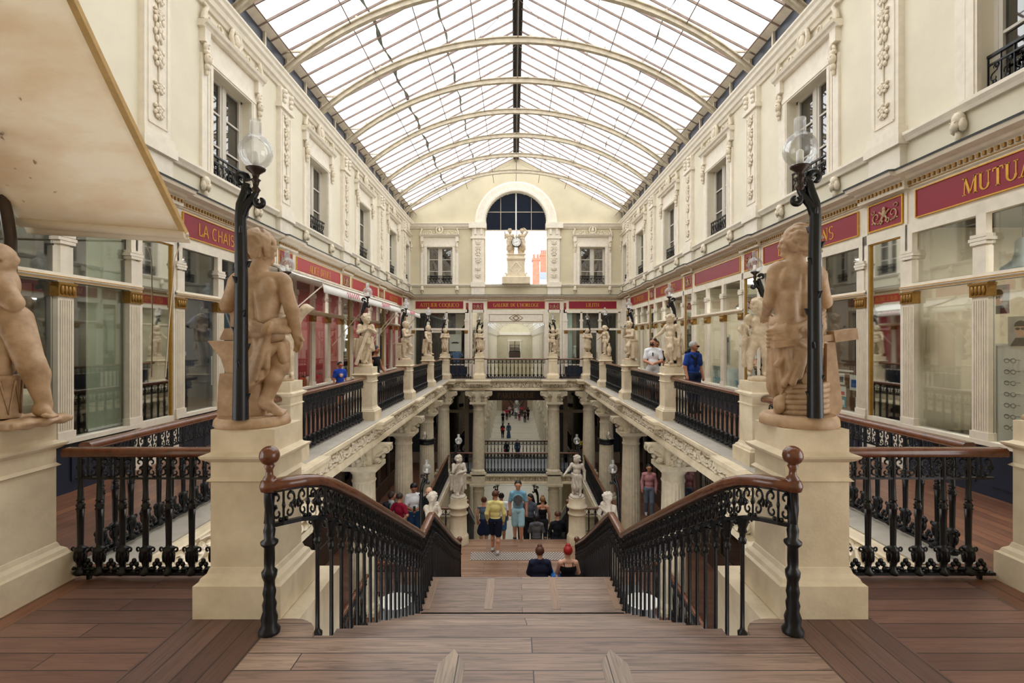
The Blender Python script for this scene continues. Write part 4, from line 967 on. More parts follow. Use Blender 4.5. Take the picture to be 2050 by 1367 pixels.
# left dark shop
bl = thing('roller_blind', 'pale green roller blind drawn down in the nearest left window', 'blind', at(-1, 6.32, .08, .62)); obj('fabric', B().box(-.01, .01, -.26, .26, 0, 2.45), mk('blind_green', 'b3bba4', .8, var=.08), bl); obj('weight_bar', B().box(-.02, .02, -.26, .26, 0, .03), M['white'], bl)
for k, (y0, y1, lb_) in enumerate(((4.6, 5.55, 'dark shelf unit with small wares left of the fluted post in the nearest left window'), (5.75, 6.05, 'narrow shelf unit with small wares beside the pale blind'))):
    t = thing('shelf_unit', lb_, 'shelves', at(-1, 0, .9, .5)); q = B()
    for z in (.0, .35, .7, 1.05, 1.5): q.box(-.18, .18, y0, y1, z, z+.025)
    for y in (y0, y1): q.box(-.18, .18, y-.015, y+.015, 0, 1.9)
    obj('boards', q, M['dkwood'], t)
    r = random.Random(k); n = 0
    for zi, z in enumerate((.025, .375, .725, 1.075)):
        y = y0+.06; n0 = -1
        while y < y1-.06:
            cn, hx = r.choice((('white', 'e8e4da'), ('red', 'b8352d'), ('grey', '8d8f90'), ('orange', 'd0603a'), ('cream', 'd9c9a4'), ('black', '222222'))); hh = r.uniform(.07, .2); n0 += 1
            o = thing('ware_jar', '%s jar, %s along the %s shelf %s' % (cn, ['first','second','third','fourth','fifth','sixth','seventh','eighth','ninth','tenth'][n0], ['lowest','second','third','upper'][zi], 'left of the post' if k == 0 else 'beside the pale blind'), 'jar', at(-1, y, .82, .5+z), 0, 'wares on the shop shelves'); q = B(); q.lathe([(0, .04), (hh*.7, .045), (hh, .03)], 8); obj('body', q, cloth(hx), o); q = B(); q.lathe([(hh, .032), (hh+.02, .03)], 8); obj('lid', q, M['dkwood'], o); y += r.uniform(.1, .17)
def tub(label, loc, rz, m):
    t = thing('tub_chair', label, 'chair', loc, rz)
    q = B(); n = 16
    vs = []
    for i in range(n+1):
        a = PI*(-.05+1.1*i/n); h = .34+.1*math.sin(PI*i/n)
        for rr in (.26, .3): vs += [(rr*math.cos(a), rr*math.sin(a), 0.25), (rr*1.12*math.cos(a), rr*1.12*math.sin(a), .25+h)]
    f = []
    for i in range(n): a = i*4; b2 = a+4; f += [(a, a+1, b2+1, b2), (a+2, b2+2, b2+3, a+3), (a+1, a+3, b2+3, b2+1), (a, b2, b2+2, a+2)]
    q.add(vs, f, True); obj('shell', q, m, t); obj('seat', B().lathe([(.25, .26), (.3, .28), (.32, .25)], 16), m, t)
    for sx in (-1, 1):
        for sy in (-1, 1): obj('leg', B().tube([(sx*.15, sy*.15, .26), (sx*.2, sy*.2, 0)], .012, 6), M['steel'], t)
tub('white tub chair low in the window under the lavender t-shirt', at(-1, 7.95, .55, .5), PI, M['white']); tub('cream tub chair beside the pale blind in the nearest left window', at(-1, 5.8, .38, .5), PI, creamback)
t = thing('picture_frame', 'gold framed picture standing in the dark left shop', 'picture', at(-1, 5.25, 1.6, 1.5), frontal(-1)); q = B()
for a, b_, c, d in ((-.3, -.24, -.35, .35), (.24, .3, -.35, .35), (-.3, .3, .29, .35), (-.3, .3, -.35, -.29)): q.box(a, b_, -.03, 0, c, d)
obj('frame', q, M['goldd'], t); obj('canvas', B().box(-.24, .24, -.01, 0, -.29, .29), mk('canvas_dark', '5a4a52', .7, var=.4, sc=8), t)
# red shop wares
for i, (y, m_, lb_) in enumerate(((12.1, 'c4202c', 'red coffee can in the red shop window'), (12.35, '2e2e30', 'black machine in the red shop window'), (12.8, 'd0602c', 'orange tin in the red shop window behind the boy'), (13.15, 'd8d4ca', 'white bowl in the red shop window'), (13.9, 'b02a35', 'red pot right of the boy in the red shop window'), (16.2, 'd9c25a', 'yellow tin in the second red shop window'))):
    t = thing('shop_ware', lb_, 'ware', at(-1, y, .3, .5)); q = B(); q.lathe([(0, .09), (.22, .1), (.3, .05)], 10); obj('body', q, cloth(m_), t); q = B(); q.lathe([(.3, .05), (.34, .04)], 8); obj('lid', q, M['blackm'], t)
# shop lamps: added further down to brighten the interiors
# frosted strip with words on the right window
t = thing('frosted_strip', 'frosted strip reading OUVERT TOUS at the foot of the right shop window', 'window sign', at(1, 12.5, .012, .82), frontal(1)); obj('film', B().box(-.95, 1.2, -.002, .002, -.2, .25), glassy('frost_film', (.8,.88,.9,1), .05, dirt=.9, dirtc=(.85,.92,.93,1)), t); q = B(); q.put(text('OUVERT', .12, serif=False), T(-.45, 0, -.1)); q.put(text('TOUS', .12, serif=False), T(.7, 0, -.1)); obj('lettering', q, cya, t)
# end wall shop displays
t = thing('moustache_poster', 'white poster with black moustache in the end wall window', 'poster', (-3.0, YE+.3, 1.65)); obj('sheet', B().box(-.3, .3, -.01, 0, -.42, .42), M['white'], t)
q = B()
for s in (-1, 1): q.tube([(0, -.02, .0), (s*.07, -.02, .02), (s*.14, -.02, -.01), (s*.21, -.02, .03)], [.03, .035, .022, .005], 6)
obj('moustache', q, M['blackm'], t)
tee('dress_shirt', 'blue checked shirt with dark braces in the end wall window', (-2.95, YE+.35, 1.2), 0, cloth('6f8fc0'), .5, .6)
sheet2 = thing('wall_blind', 'pale blue blind in the left pane of the LILITH shop', 'blind', (2.6, YE+.1, .6)); obj('fabric', B().box(-.2, .14, 0, .02, 0, 2.5), mk('blind_blue', 'c6dbd6', .7, var=.05), sheet2)
t = thing('scarf', 'white scarf draped on a stand in the LILITH window', 'scarf', (2.9, YE+.35, .5)); q = sdf([('c', (0,0,.9), (.03,0,.45), .05, .06, {'fold':(5,.01,2)}), ('c', (0,0,.9), (-.07,.02,.6), .05, .05), ('e', (0,0,.95), (.09,.06,.06))], .015); obj('cloth', q, M['white'], t); q = B(); q.tube([(0,0,0), (0,0,.9)], .015, 6); obj('stand', q, M['dkwood'], t)
# ------------------------------------------------------------------ ironwork
PIT = .172
def baluster_top():
    b = B(); b.lathe([(.03, .03), (.05, .05), (.075, .022), (.1, .02), (.13, .03), (.2, .037), (.222, .04), (.232, .02), (.25, .019), (.42, .021), (.5, .024), (.505, .03), (.515, .022), (.53, .03), (.54, .021), (.56, .019), (.565, .027), (.575, .019), (.7, .015), (.76, .018), (.9, .016)], 10)
    for s in (-1, 1):
        b.spiral((s*.05, .215), .018, .006, -PI/2 if s > 0 else -PI/2, -PI/2+s*4.6, .009, .006, 7, 0, 4); b.blob((s*.036, 0, .15), (.01, .014, .035), 5, 4); b.blob((s*.05, 0, .075), (.03, .02, .014), 6, 4)
    for a in range(6): b.blob((.032*math.cos(a*PI/3+.5), .032*math.sin(a*PI/3+.5), .165), (.01, .01, .042), 5, 4)
    return b
BAL = mesh(baluster_top(), 'baluster', M['iron'])
def stair_bal(h):
    b = B(); b.lathe([(0, .03), (.02, .032), (.035, .016), (.06, .014), (h-.16, .0135), (h-.15, .024), (h-.13, .026), (h-.12, .018), (h-.09, .02), (h-.08, .03), (h-.06, .024), (h-.03, .035), (h, .045)], 8)
    for s in (-1, 1): b.spiral((s*.042, h-.02), .018, .006, 0, s*5, .008, .006, 6, 0, 4)
    return b
SBAL = mesh(stair_bal(.72), 'baluster', M['iron'])
def frieze_unit(L, h):
    b = B()
    for s in (-1, 1):
        x = L/2+s*L*.25
        b.spiral((x, h*.22), h*.24, .008, -PI/2, -PI/2+s*6.2, .009, .006, 13, 0, 4); b.spiral((x-s*.005, -h*.24), h*.2, .008, PI/2, PI/2-s*6.0, .008, .006, 12, 0, 4)
        b.blob((L/2+s*L*.44, 0, -h*.02), (L*.07, .012, h*.16), 5, 4); b.blob((L/2+s*L*.25, -.004, h*.46), (L*.1, .012, h*.06), 5, 4); b.blob((L/2+s*L*.12, -.004, -h*.44), (L*.09, .012, h*.07), 5, 4)
    b.blob((L/2, 0, 0), (L*.07, .014, h*.14), 6, 4); b.tube([(L/2, 0, -h/2), (L/2, 0, h/2)], .008, 4)
    return b
FU = frieze_unit(PIT, .15)
def crest_unit(L):
    b = B()
    for x, z in ((0, .03), (-.028, .05), (.028, .05), (-.018, .085), (.018, .085), (0, .11)): b.blob((L/2+x, 0, z+.02), (.02, .014, .02), 6, 4)
    b.spiral((L/2-.05, .05), .02, .006, 0, -4, .008, .005, 6, 0, 4); b.spiral((L/2+.05, .05), .02, .006, PI, PI+4, .008, .005, 6, 0, 4)
    return b
CU = crest_unit(PIT)
RSEC = [(-.05, -.012), (-.042, -.03), (.042, -.03), (.05, -.012), (.048, .014), (.03, .03), (-.03, .03), (-.048, .014)]
def railing(name, label, p0, p1, z=0, h=.94, pit=PIT, rail_ext=(0, 0), group=None, back=None, lite=False):
    d = Vector((p1[0]-p0[0], p1[1]-p0[1], 0)); L = d.length; rz = math.atan2(d.y, d.x)
    t = thing(name, label, 'railing', (p0[0], p0[1], z), rz, group)
    b = B(); b.sweep([(-rail_ext[0], 0, h-.03), (L+rail_ext[1], 0, h-.03)], RSEC, sm=True); obj('handrail', b, M['wood'], t)
    n = max(2, round(L/pit)); k = L/n
    b = B(); 
    for i in range(n): b.put(FU, f=lambda p, i=i: (p[0]*k/PIT+i*k, p[1], p[2]+h-.14))
    b.box(0, L, -.012, .012, h-.225, h-.21); b.box(0, L, -.012, .012, h-.065, h-.05); obj('scroll_frieze', b, M['iron'], t)
    b = B(); b.box(0, L, -.02, .02, .03, .05)
    for i in range(n): b.put(CU, f=lambda p, i=i: (p[0]*k/PIT+i*k, p[1], p[2]))
    for x in (L*.08, L*.92): b.box(x-.012, x+.012, -.012, .012, 0, .04)
    obj('bottom_bar', b, M['iron'], t)
    for i in range(n):
        o = obj('baluster', BAL, None, t, (k*i+(0 if False else 0), 0, 0)); o.location.x = k*i+.0+(k*.0) if i else k*.0+.03
        o.scale.z = (h-.02)/.92
    return t
PSQ = [(0, .27), (.2, .27), (.21, .25), (.235, .24), (.255, .215), (.285, .205), (.29, .2), (.82, .2), (.83, .22), (.845, .205), (.85, .2), (.945, .2), (.955, .22), (.975, .245), (.99, .25), (1.0, .215), (1.01, .2), (1.15, .2)]
def pedestal(label, loc, small=False, group=None):
    t = thing('statue_pedestal', label, 'pedestal', loc); k = .9 if small else 1
    obj('base', sq(B(), [(z, h*k) for z, h in PSQ[:7]]), M['stone'], t); obj('shaft', sq(B(), [(z, h*k) for z, h in PSQ[6:12]]), M['stone'], t); obj('cap', sq(B(), [(z, h*k) for z, h in PSQ[11:]]), M['stone'], t); return t
XP = 3.36
PED = {}
PED['nl'] = pedestal('stone pedestal under the anvil statue at the left of the stair head', (-1.8, 3.36, 0)); PED['nr'] = pedestal('stone pedestal under the rope statue at the right of the stair head', (1.8, 3.36, 0))
PED['fl'] = pedestal('stone pedestal under the drum statue at the far left edge of the landing', (-3.53, 3.36, 0)); PED['fr'] = pedestal('stone pedestal at the far right edge of the landing', (3.62, 3.36, 0))
od = ['nearest', 'second', 'third', 'fourth', 'corner']
for i, y in enumerate(PY):
    for s, nm in ((-1, 'left'), (1, 'right')):
        x = XP if i < 4 else 3.24
        PED[(s, i)] = pedestal('%s stone pedestal along the %s gallery balustrade' % (od[i], nm), (s*x, y if i < 4 else 22.95, 0))
for s, nm in ((-1, 'left'), (1, 'right')): PED[(s, 'b')] = pedestal('stone pedestal to the %s of the middle span on the bridge' % nm, (s*1.66, 22.95, 0))
# railings at the upper level
railing('landing_railing', 'black iron railing between the drum and anvil statues on the landing', (-3.24, 3.62), (-2.08, 3.62), rail_ext=(.07, .07)); railing('landing_railing', 'black iron railing right of the rope statue on the landing', (2.08, 3.62), (3.34, 3.62), rail_ext=(.07, .07))
ys = [3.6]+PY[:4]+[22.95]
sp = ['nearest', 'second', 'third', 'fourth', 'farthest']
for s, nm in ((-1, 'left'), (1, 'right')):
    for i in range(5):
        railing('gallery_railing', '%s span of black iron railing along the %s upper gallery' % (sp[i], nm), (s*3.34, ys[i]+.33), (s*3.32, ys[i+1]-.33), rail_ext=(.12, .12))
        b = 0
railing('bridge_railing', 'black iron railing of the middle span on the upper bridge', (-1.33, 22.95), (1.33, 22.95), rail_ext=(.12, .12))
for s, nm in ((-1, 'left'), (1, 'right')):
    a, c = sorted((s*2.91, s*1.99)); t = railing('bridge_railing', 'short iron railing span at the %s end of the upper bridge' % nm, (a, 22.95), (c, 22.95), rail_ext=(.12, .12)); 
# middle level
for s, nm in ((-1, 'left'), (1, 'right')):
    railing('middle_railing', 'dark iron railing along the %s edge of the middle level well' % nm, (s*2.9, 15.4), (s*2.98, 22.1), Z2, .92, .2)
    a, c = sorted((s*2.9, s*1.95)); railing('middle_railing', 'short iron railing %s of the bottom stairs' % nm, (a, 15.1), (c, 15.1), Z2, .92, .2)
    a, c = sorted((s*3.3, s*2.0)); railing('middle_railing', 'iron railing with orange-brown rail beside the cafe table on the %s' % nm, (a, 11.4), (c, 11.4), Z2, .9, .18)
    railing('middle_railing', 'iron railing running along the foot of the %s columns' % nm, (s*3.25, 7.3), (s*3.25, 10.8), Z2, .9, .2)
    a, c = sorted((s*2.9, s*1.95)); railing('middle_railing', 'iron railing of the %s span on the middle bridge' % nm, (a, 22.45), (c, 22.45), Z2, .95, .18)
railing('middle_railing', 'iron railing of the central span on the middle bridge', (-1.4, 22.45), (1.4, 22.45), Z2, .95, .15)
railing('middle_railing', 'iron railing on the far side of the middle bridge', (-1.6, 25.2), (1.6, 25.2), Z2, .95, .18)

# ------------------------------------------------------------------ stair balustrades
def along(pts):
    P = [Vector(p) for p in pts]; S = [0]
    for i in range(1, len(P)): S.append(S[-1]+math.hypot(P[i].x-P[i-1].x, P[i].y-P[i-1].y))
    def at_(u):
        u = min(max(u, 0), S[-1]-1e-6)
        for i in range(len(S)-1):
            if u <= S[i+1]:
                t = (u-S[i])/max(S[i+1]-S[i], 1e-9); d = (P[i+1]-P[i]); d.z = 0; d = d.normalized(); return P[i].lerp(P[i+1], t), d
    return at_, S[-1]
def stair_z(y):
    if y < YS: return 0
    if y < YL0: return -(math.floor((y-YS)/TR)+1)*RI
    if y < YL1: return ZL
    if y < YB: return ZL-(math.floor((y-YL1)/TR)+1)*RI
    return Z2
def stair_rail(s, nm):
    t = thing('stair_balustrade', 'black iron balustrade with mahogany handrail on the %s of the stairs' % nm, 'balustrade', (0, 0, 0))
    zr = lambda y: .78-.5*(y-3.3)
    path = [(s*1.53, 2.95, .86), (s*1.46, 2.98, .868), (s*1.39, 3.05, .865), (s*1.335, 3.15, .84), (s*1.30, 3.28, .785), (s*1.27, 3.6, .625), (s*1.235, 4.8, .02), (s*1.21, YL0-.02, -.545), (s*1.21, YL0+.06, -.6), (s*1.21, YL0+.13, -.62), (s*1.21, YL1-.05, -.62), (s*1.215, YL1+.06, -.66), (s*1.33, 10, -2.18), (s*1.41, YB-.15, -3.12), (s*1.42, YB, -3.17)]
    P = []
    for i in range(len(path)-1):
        for k in range(4): P.append(Vector(path[i]).lerp(Vector(path[i+1]), k/4))
    P.append(Vector(path[-1]))
    b = B(); b.sweep(P, RSEC, sm=True); b.lathe([(.82, .02), (.83, .048), (.86, .055), (.89, .046), (.9, .03)], 14, (s*1.53, 2.95)); obj('handrail', b, M['wood'], t)
    at_, Ln = along(path); n = round(Ln/.15); k = Ln/n
    b = B()
    def f(p, i):
        q, d = at_(p[0]*k/PIT+i*k); nr = Vector((d.y, -d.x, 0)); q = q+nr*p[1]*1.4; return (q.x, q.y, q.z-.13+p[2]*1.25)
    for i in range(n): b.put(FU, f=lambda p, i=i: f(p, i))
    for dz in (-.035, -.235):
        b.sweep([p+Vector((0,0,dz)) for p in P], [(-.014, -.012), (.014, -.012), (.014, .012), (-.014, .012)])
    obj('scroll_frieze', b, M['iron'], t)
    for i in range(2, n):
        q, d = at_(i*k)
        if q.y > YB-.05: continue
        zb = stair_z(q.y); o = obj('baluster', SBAL, None, t, (q.x, q.y, zb-.02)); o.scale.z = max(.3, (q.z-.24-zb+.02)/.72)
        if q.y < 3.3: o.location.z = -.14; o.scale.z = (q.z-.24+.14)/.72
    b = B()                                        # iron scroll brackets on the edge of the half landing
    for i in range(8):
        y = YL0+.08+i*.11; u = B(); u.spiral((0, 0), .045, .01, 0, 6, .012, .008, 10, 0, 4); u.blob((0, 0, .05), (.03, .03, .03), 5, 4); b.put(u, T(s*(HW+.045), y, ZL-.02, PI/2))
    obj('edge_scroll', b, M['iron'], t)
    # newel
    nk = .62
    pr = [(0, .105), (.02, .108), (.05, .075), (.09, .085), (.13, .06), (.17, .072), (.2, .055), (.24, .068), (.27, .055), (.3, .05), (.33, .068), (.36, .075), (.38, .05), (.42, .055), (.5, .052), (.52, .085), (.535, .088), (.55, .05), (.6, .06), (.62, .05), (.64, .045)]
    b = B(); b.lathe([(z, r*.56) for z, r in pr], 14, (s*1.53, 2.95), fl=lambda a, z: 1+.07*math.cos(6*a+z*30)*(.1 < z < .5))
    zz = [.64+.0075*i for i in range(25)]; b.lathe([(z, .027) for z in zz], 16, (s*1.53, 2.95), fl=lambda a, z: 1+.16*math.cos(4*a+z*28)); b.lathe([(.82, .028), (.83, .036), (.84, .028)], 12, (s*1.53, 2.95))
    nw = obj('newel_post', b, M['iron'], t)
    b = B(); b.lathe([(.89, .034), (.905, .036), (.92, .022), (.95, .019), (.975, .03), (.985, .024)], 14, (s*1.53, 2.95)); b.blob((s*1.53, 2.95, 1.035), (.057, .057, .057), 18, 12); obj('ball_finial', b, M['wood'], t)
    b = B(); b.lathe([(0, .09), (.05, .07), (.1, .05), (.3, .04), (.8, .04), (.95, .05), (1.0, .03)], 10, (s*1.42, YB)); b.v = [(x, y, z+Z2) for x, y, z in b.v]; obj('newel_post', b, M['iron'], t)
    b = B(); b.lathe([(1.0, .03), (1.03, .03)], 10, (s*1.42, YB)); b.blob((s*1.42, YB, 1.09), (.07, .07, .07), 12, 8); b.v = [(x, y, z+Z2) for x, y, z in b.v]; obj('ball_finial', b, M['wood'], t)
    return t
stair_rail(-1, 'left'); stair_rail(1, 'right')
for s, nm in ((-1, 'left'), (1, 'right')):          # bottom flight balustrade seen at its head
    t = thing('stair_balustrade', 'dark balustrade descending with the bottom flight on the %s' % nm, 'balustrade', (s*1.5, 15.05, Z2))
    pts = [(0, 0, 1.0), (-s*.0, .1, .98), (0, 2.6, -.28)]; b = B(); b.sweep(pts, RSEC); obj('handrail', b, M['wood'], t)
    b = B(); b.sweep([(0, 0, .86), (0, .1, .84), (0, 2.6, -.42)], [(-.02, -.09), (.02, -.09), (.02, .09), (-.02, .09)]); obj('scroll_frieze', b, M['iron'], t)
    for i in range(1, 17): o = obj('baluster', SBAL, None, t, (0, i*.15, -.5*i*.15)); o.scale.z = 1.1
    b = B(); b.lathe([(0, .08), (.05, .06), (.3, .04), (.95, .045), (1.02, .03)], 10); obj('newel_post', b, M['iron'], t); obj('ball_finial', B().blob((0, 0, 1.1), .07, 12, 8), M['wood'], t)

# ------------------------------------------------------------------ columns and consoles
def column_mesh(z0, z1, r0=.285, r1=.245, nf=20):
    b = B(); n = nf*4; H = z1-z0
    fl = lambda a, z: 1-.07*(.5+.5*math.cos(nf*a))**.7*(z0+.2 < z < z1-.42)
    pr = [(z0+.2, r0), (z0+.21, r0)]+[(z0+.22+(H-.66)*i/6, r0+(r1-r0)*(i/6)**1.5) for i in range(7)]+[(z1-.42, r1), (z1-.41, r1)]
    b.lathe(pr, n, fl=fl); sh = b
    bs = B(); bs.box(-.36, .36, -.36, .36, z0, z0+.08); bs.lathe([(z0+.08, .35), (z0+.13, .36), (z0+.17, .33), (z0+.2, .29)], 24)
    cp = B(); cp.lathe([(z1-.42, r1), (z1-.38, r1+.02), (z1-.36, r1+.02), (z1-.34, r1), (z1-.24, r1), (z1-.2, r1+.03), (z1-.12, r1+.1), (z1-.1, r1+.1)], 24); cp.box(-.38, .38, -.38, .38, z1-.1, z1)
    return sh, bs, cp
ZC = -.96
cm = [mesh(x, nm, M['stone2']) for x, nm in zip(column_mesh(Z2, ZC), ('fluted_shaft', 'base', 'capital'))]
def scroll_bracket(h=.42, w=.26, dep=.4):
    """console scroll, local: projects to -y"""
    b = B(); pts = []
    for x0 in (-w/2, w/2-.05): pass
    prof = [(0, h/2), (-dep, h/2), (-dep, h/2-.06), (-dep+.04, h/2-.12), (-dep*.5, 0), (-dep*.32, -h*.3), (-dep*.35, -h/2), (0, -h/2)]
    b.ext(prof, 'x', -w/2, w/2)
    for s in (-1, 1):
        u = B(); u.spiral((-dep+.09, h/2-.12), .1, .02, PI/2, PI/2+6.5, .022, .014, 16, 0, 5); u.spiral((-dep*.3, -h*.3), .1, .02, 0, -6.5, .022, .014, 16, 0, 5); u.tube([(-dep*.7, 0, h*.12), (-dep*.45, 0, -h*.02), (-dep*.25, 0, -h*.1)], [.03, .04, .03], 5)
        b.put(u, T(s*w/2, 0, 0, PI/2))
    b.tube([(-w/2-.03, -dep+.09, h/2-.12), (w/2+.03, -dep+.09, h/2-.12)], .055, 10); b.tube([(-w/2-.03, -dep*.3, -h*.3), (w/2+.03, -dep*.3, -h*.3)], .05, 10)
    for k in range(4): b.blob((0, -dep*.75+k*.07, h*.1-k*.1), (w*.3, .05, .06), 7, 5)
    return b
SB = mesh(scroll_bracket(), 'scroll_bracket', M['stone2'])
for i, y in enumerate([3.3]+PY):
    for s, nm in ((-1, 'left'), (1, 'right')):
        if i == 0: continue
        x = 3.4 if i < 5 else 3.25; yy = y if i < 5 else 22.6
        t = thing('fluted_column', '%s fluted stone column under the %s gallery, scroll brackets above' % (od[i-1], nm), 'column', (s*x, yy, 0))
        for m_ in cm: obj(m_.name.split('.')[0], m_, None, t)
        b = B(); b.box(-.24, .24, -.3, .3, -.96, -.52); obj('impost_block', b, M['stone2'], t)
        o = obj('scroll_bracket', SB, None, t, (-s*.2, 0, -.74), s*-PI/2 if s > 0 else PI/2)
        for dd, rz in ((.3, PI), (-.3, 0)): o = obj('scroll_bracket', SB, None, t, (0, dd*.8, -.74), rz)
        b = B(); b.box(-.3, .3, -.42, .42, -.16, -.0); b.box(-.34, .34, -.46, .46, -.06, -.004); b.v = [(a-s*.22, c, d) for a, c, d in b.v]; obj('balcony_block', b, M['stone'], t)
cml = [mesh(x, nm, M['stone2']) for x, nm in zip(column_mesh(Z3, Z2-.42), ('lower_shaft', 'lower_base', 'lower_capital'))]
for s, nm in ((-1, 'left'), (1, 'right')):
    t = thing('fluted_column', 'tall fluted stone column carrying the bridge, %s of the passage opening' % nm, 'column', (s*1.68, 22.6, 0))
    for m_ in cm+cml: obj(m_.name.split('.')[0], m_, None, t)
    b = B(); b.box(-.26, .26, -.3, .3, -.96, -.52); b.box(-.3, .3, -.34, .3, Z2-.42, Z2); obj('impost_block', b, M['stone2'], t)
    for dx, rz in ((.2, PI/2), (-.2, -PI/2)): obj('scroll_bracket', SB, None, t, (dx, 0, -.74), rz)
    for dx in (-.2, .2): o = obj('scroll_bracket', SB, None, t, (dx, -.2, -.74), 0); o.scale = (.5, .8, 1)
    b = B(); b.box(-.52, .52, -.2, .2, -.17, -.004); b.box(-.56, .56, -.24, .2, -.06, -.002); b.v = [(a, c-.2, d) for a, c, d in b.v]; obj('balcony_block', b, M['stone'], t)
    for i, y in enumerate((15.4, 18.8)):
        t = thing('fluted_column', 'lower level fluted column under the %s middle gallery, %s one' % (nm, ('nearer', 'farther')[i]), 'column', (s*2.75, y, 0))
        for m_ in cml: obj(m_.name.split('.')[0], m_, None, t)
# round drum pedestals
def drum(label, x, y, z, top, r=.25):
    t = thing('round_pedestal', label, 'pedestal', (x, y, z)); H = top-z
    b = B(); b.lathe([(0, r+.05), (.12, r+.05), (.15, r+.04), (.2, r+.045), (.25, r+.02)], 28); obj('base', b, M['stone'], t)
    b = B(); b.lathe([(.25, r+.02), (.27, r), (H-.5, r-.015)], 28); obj('shaft', b, M['stone'], t)
    b = B(); b.lathe([(H-.5, r-.015), (H-.48, r+.02), (H-.45, r+.02), (H-.43, r-.015), (H-.3, r-.015), (H-.28, r+.045), (H-.24, r+.05), (H-.21, r), (H, r-.01)], 28); obj('cap', b, M['stone'], t); return t
drum('round stone pedestal at the left head of the bottom stairs', -1.72, 14.75, Z2, -2.84); drum('round stone pedestal at the right head of the bottom stairs', 1.74, 14.75, Z2, -2.84)
drum('round stone pedestal behind the left stair railing at the middle level', -1.85, 10.7, Z2, -2.72, .25); drum('round stone pedestal behind the right stair railing at the middle level', 1.9, 10.7, Z2, -2.72, .25)
for s, nm in ((-1, 'left'), (1, 'right')):
    t = thing('cafe_table', 'white oval-topped cafe table seen through the %s stair railing' % nm, 'table', (s*2.45, 10.0, Z2)); obj('table_top', B().lathe([(.71, .3), (.72, .32), (.745, .32), (.75, .31)], 28), M['white'], t); b = B(); b.lathe([(0, .2), (.02, .2), (.04, .03), (.7, .03), (.71, .1)], 14); obj('foot', b, M['iron'], t)
# ------------------------------------------------------------------ statues
def c_(a, b, ra, rb, **o): return ('c', a, b, ra, rb, o) if o else ('c', a, b, ra, rb)
def e_(c, r, rot=None, **o): return ('e', c, r, rot, o) if o else ('e', c, r, rot)
def add3(a, b): return tuple(x+y for x, y in zip(a, b))
def hand(w, el, r=.03):
    """palm, four fingers and thumb continuing the forearm"""
    d = (Vector(w)-Vector(el)).normalized(); s = d.cross(Vector((0,0,1))); s = s.normalized() if s.length > .2 else Vector((1,0,0)); n = s.cross(d)
    w = Vector(w); P = [c_(tuple(w), tuple(w+d*r*1.4), r*.75, r*.85, k=r*.4)]
    for i, (o, l) in enumerate(((-.9, 1.9), (-.3, 2.3), (.3, 2.2), (.9, 1.7))):
        a = w+d*r*1.3+s*r*o*.8; m = a+d*r*l*.55-n*r*.25; z = m+d*r*l*.35-n*r*.7; P += [c_(tuple(a), tuple(m), r*.33, r*.3, k=r*.15), c_(tuple(m), tuple(z), r*.3, r*.24, k=r*.15)]
    P.append(c_(tuple(w+s*r*.6), tuple(w+s*r*1.5+d*r*1.1-n*r*.3), r*.38, r*.28, k=r*.2)); return P
def headp(c, r, fw, up=(0,0,1), curls=26, seed=1, hair='curl', hl=.0):
    """head of radius r facing fw"""
    f = Vector(fw).normalized(); u = Vector(up); u = (u-f*u.dot(f)).normalized(); s = f.cross(u); c = Vector(c)
    p = lambda a, b, d: tuple(c+s*(a*r)+f*(b*r)+u*(d*r))
    P = [e_(tuple(c), (r*.9, r*1.0, r*1.05)), c_(p(0,.25,-.3), p(0,.45,-.75), r*.62, r*.4, k=r*.3), e_(p(0,.95,-.12), (r*.12, r*.14, r*.2), k=r*.15), c_(p(0,.85,.05), p(0,1.05,-.22), r*.09, r*.13, k=r*.15),
         e_(p(.4,.62,-.35), (r*.28,)*3, k=r*.3), e_(p(-.4,.62,-.35), (r*.28,)*3, k=r*.3), e_(p(0,.8,-.85), (r*.2,)*3, k=r*.2), c_(p(-.16,.9,-.5), p(.16,.9,-.5), r*.08, r*.08, k=r*.08), c_(p(-.35,.83,.18), p(.35,.83,.18), r*.13, r*.13, k=r*.2),
         e_(p(.9,-.02,-.15), (r*.12, r*.2, r*.26), k=r*.1), e_(p(-.9,-.02,-.15), (r*.12, r*.2, r*.26), k=r*.1)]
    sub = [e_(p(.34,1.0,-.02), (r*.2, r*.16, r*.12)), e_(p(-.34,1.0,-.02), (r*.2, r*.16, r*.12)), c_(p(-.2,1.05,-.5), p(.2,1.05,-.5), r*.035, r*.035)]
    H = []
    if hair:
        rr = random.Random(seed)
        for i in range(curls):
            a = rr.uniform(0, 2*PI); z = rr.uniform(-.35-hl, 1); q = math.sqrt(max(0, 1-min(1, abs(z))**2)) if z > 0 else 1
            b = math.cos(a)*q
            if b > .45 and z < .62: continue
            H.append(e_(p(math.sin(a)*q*.95, b*.95-.06, z*1.0+.08), (r*rr.uniform(.2, .32),)*3, k=r*.1))
        H.append(e_(p(0,-.14,.12), (r*.98, r*1.0, r*1.02), k=r*.1))
    return P, sub, H
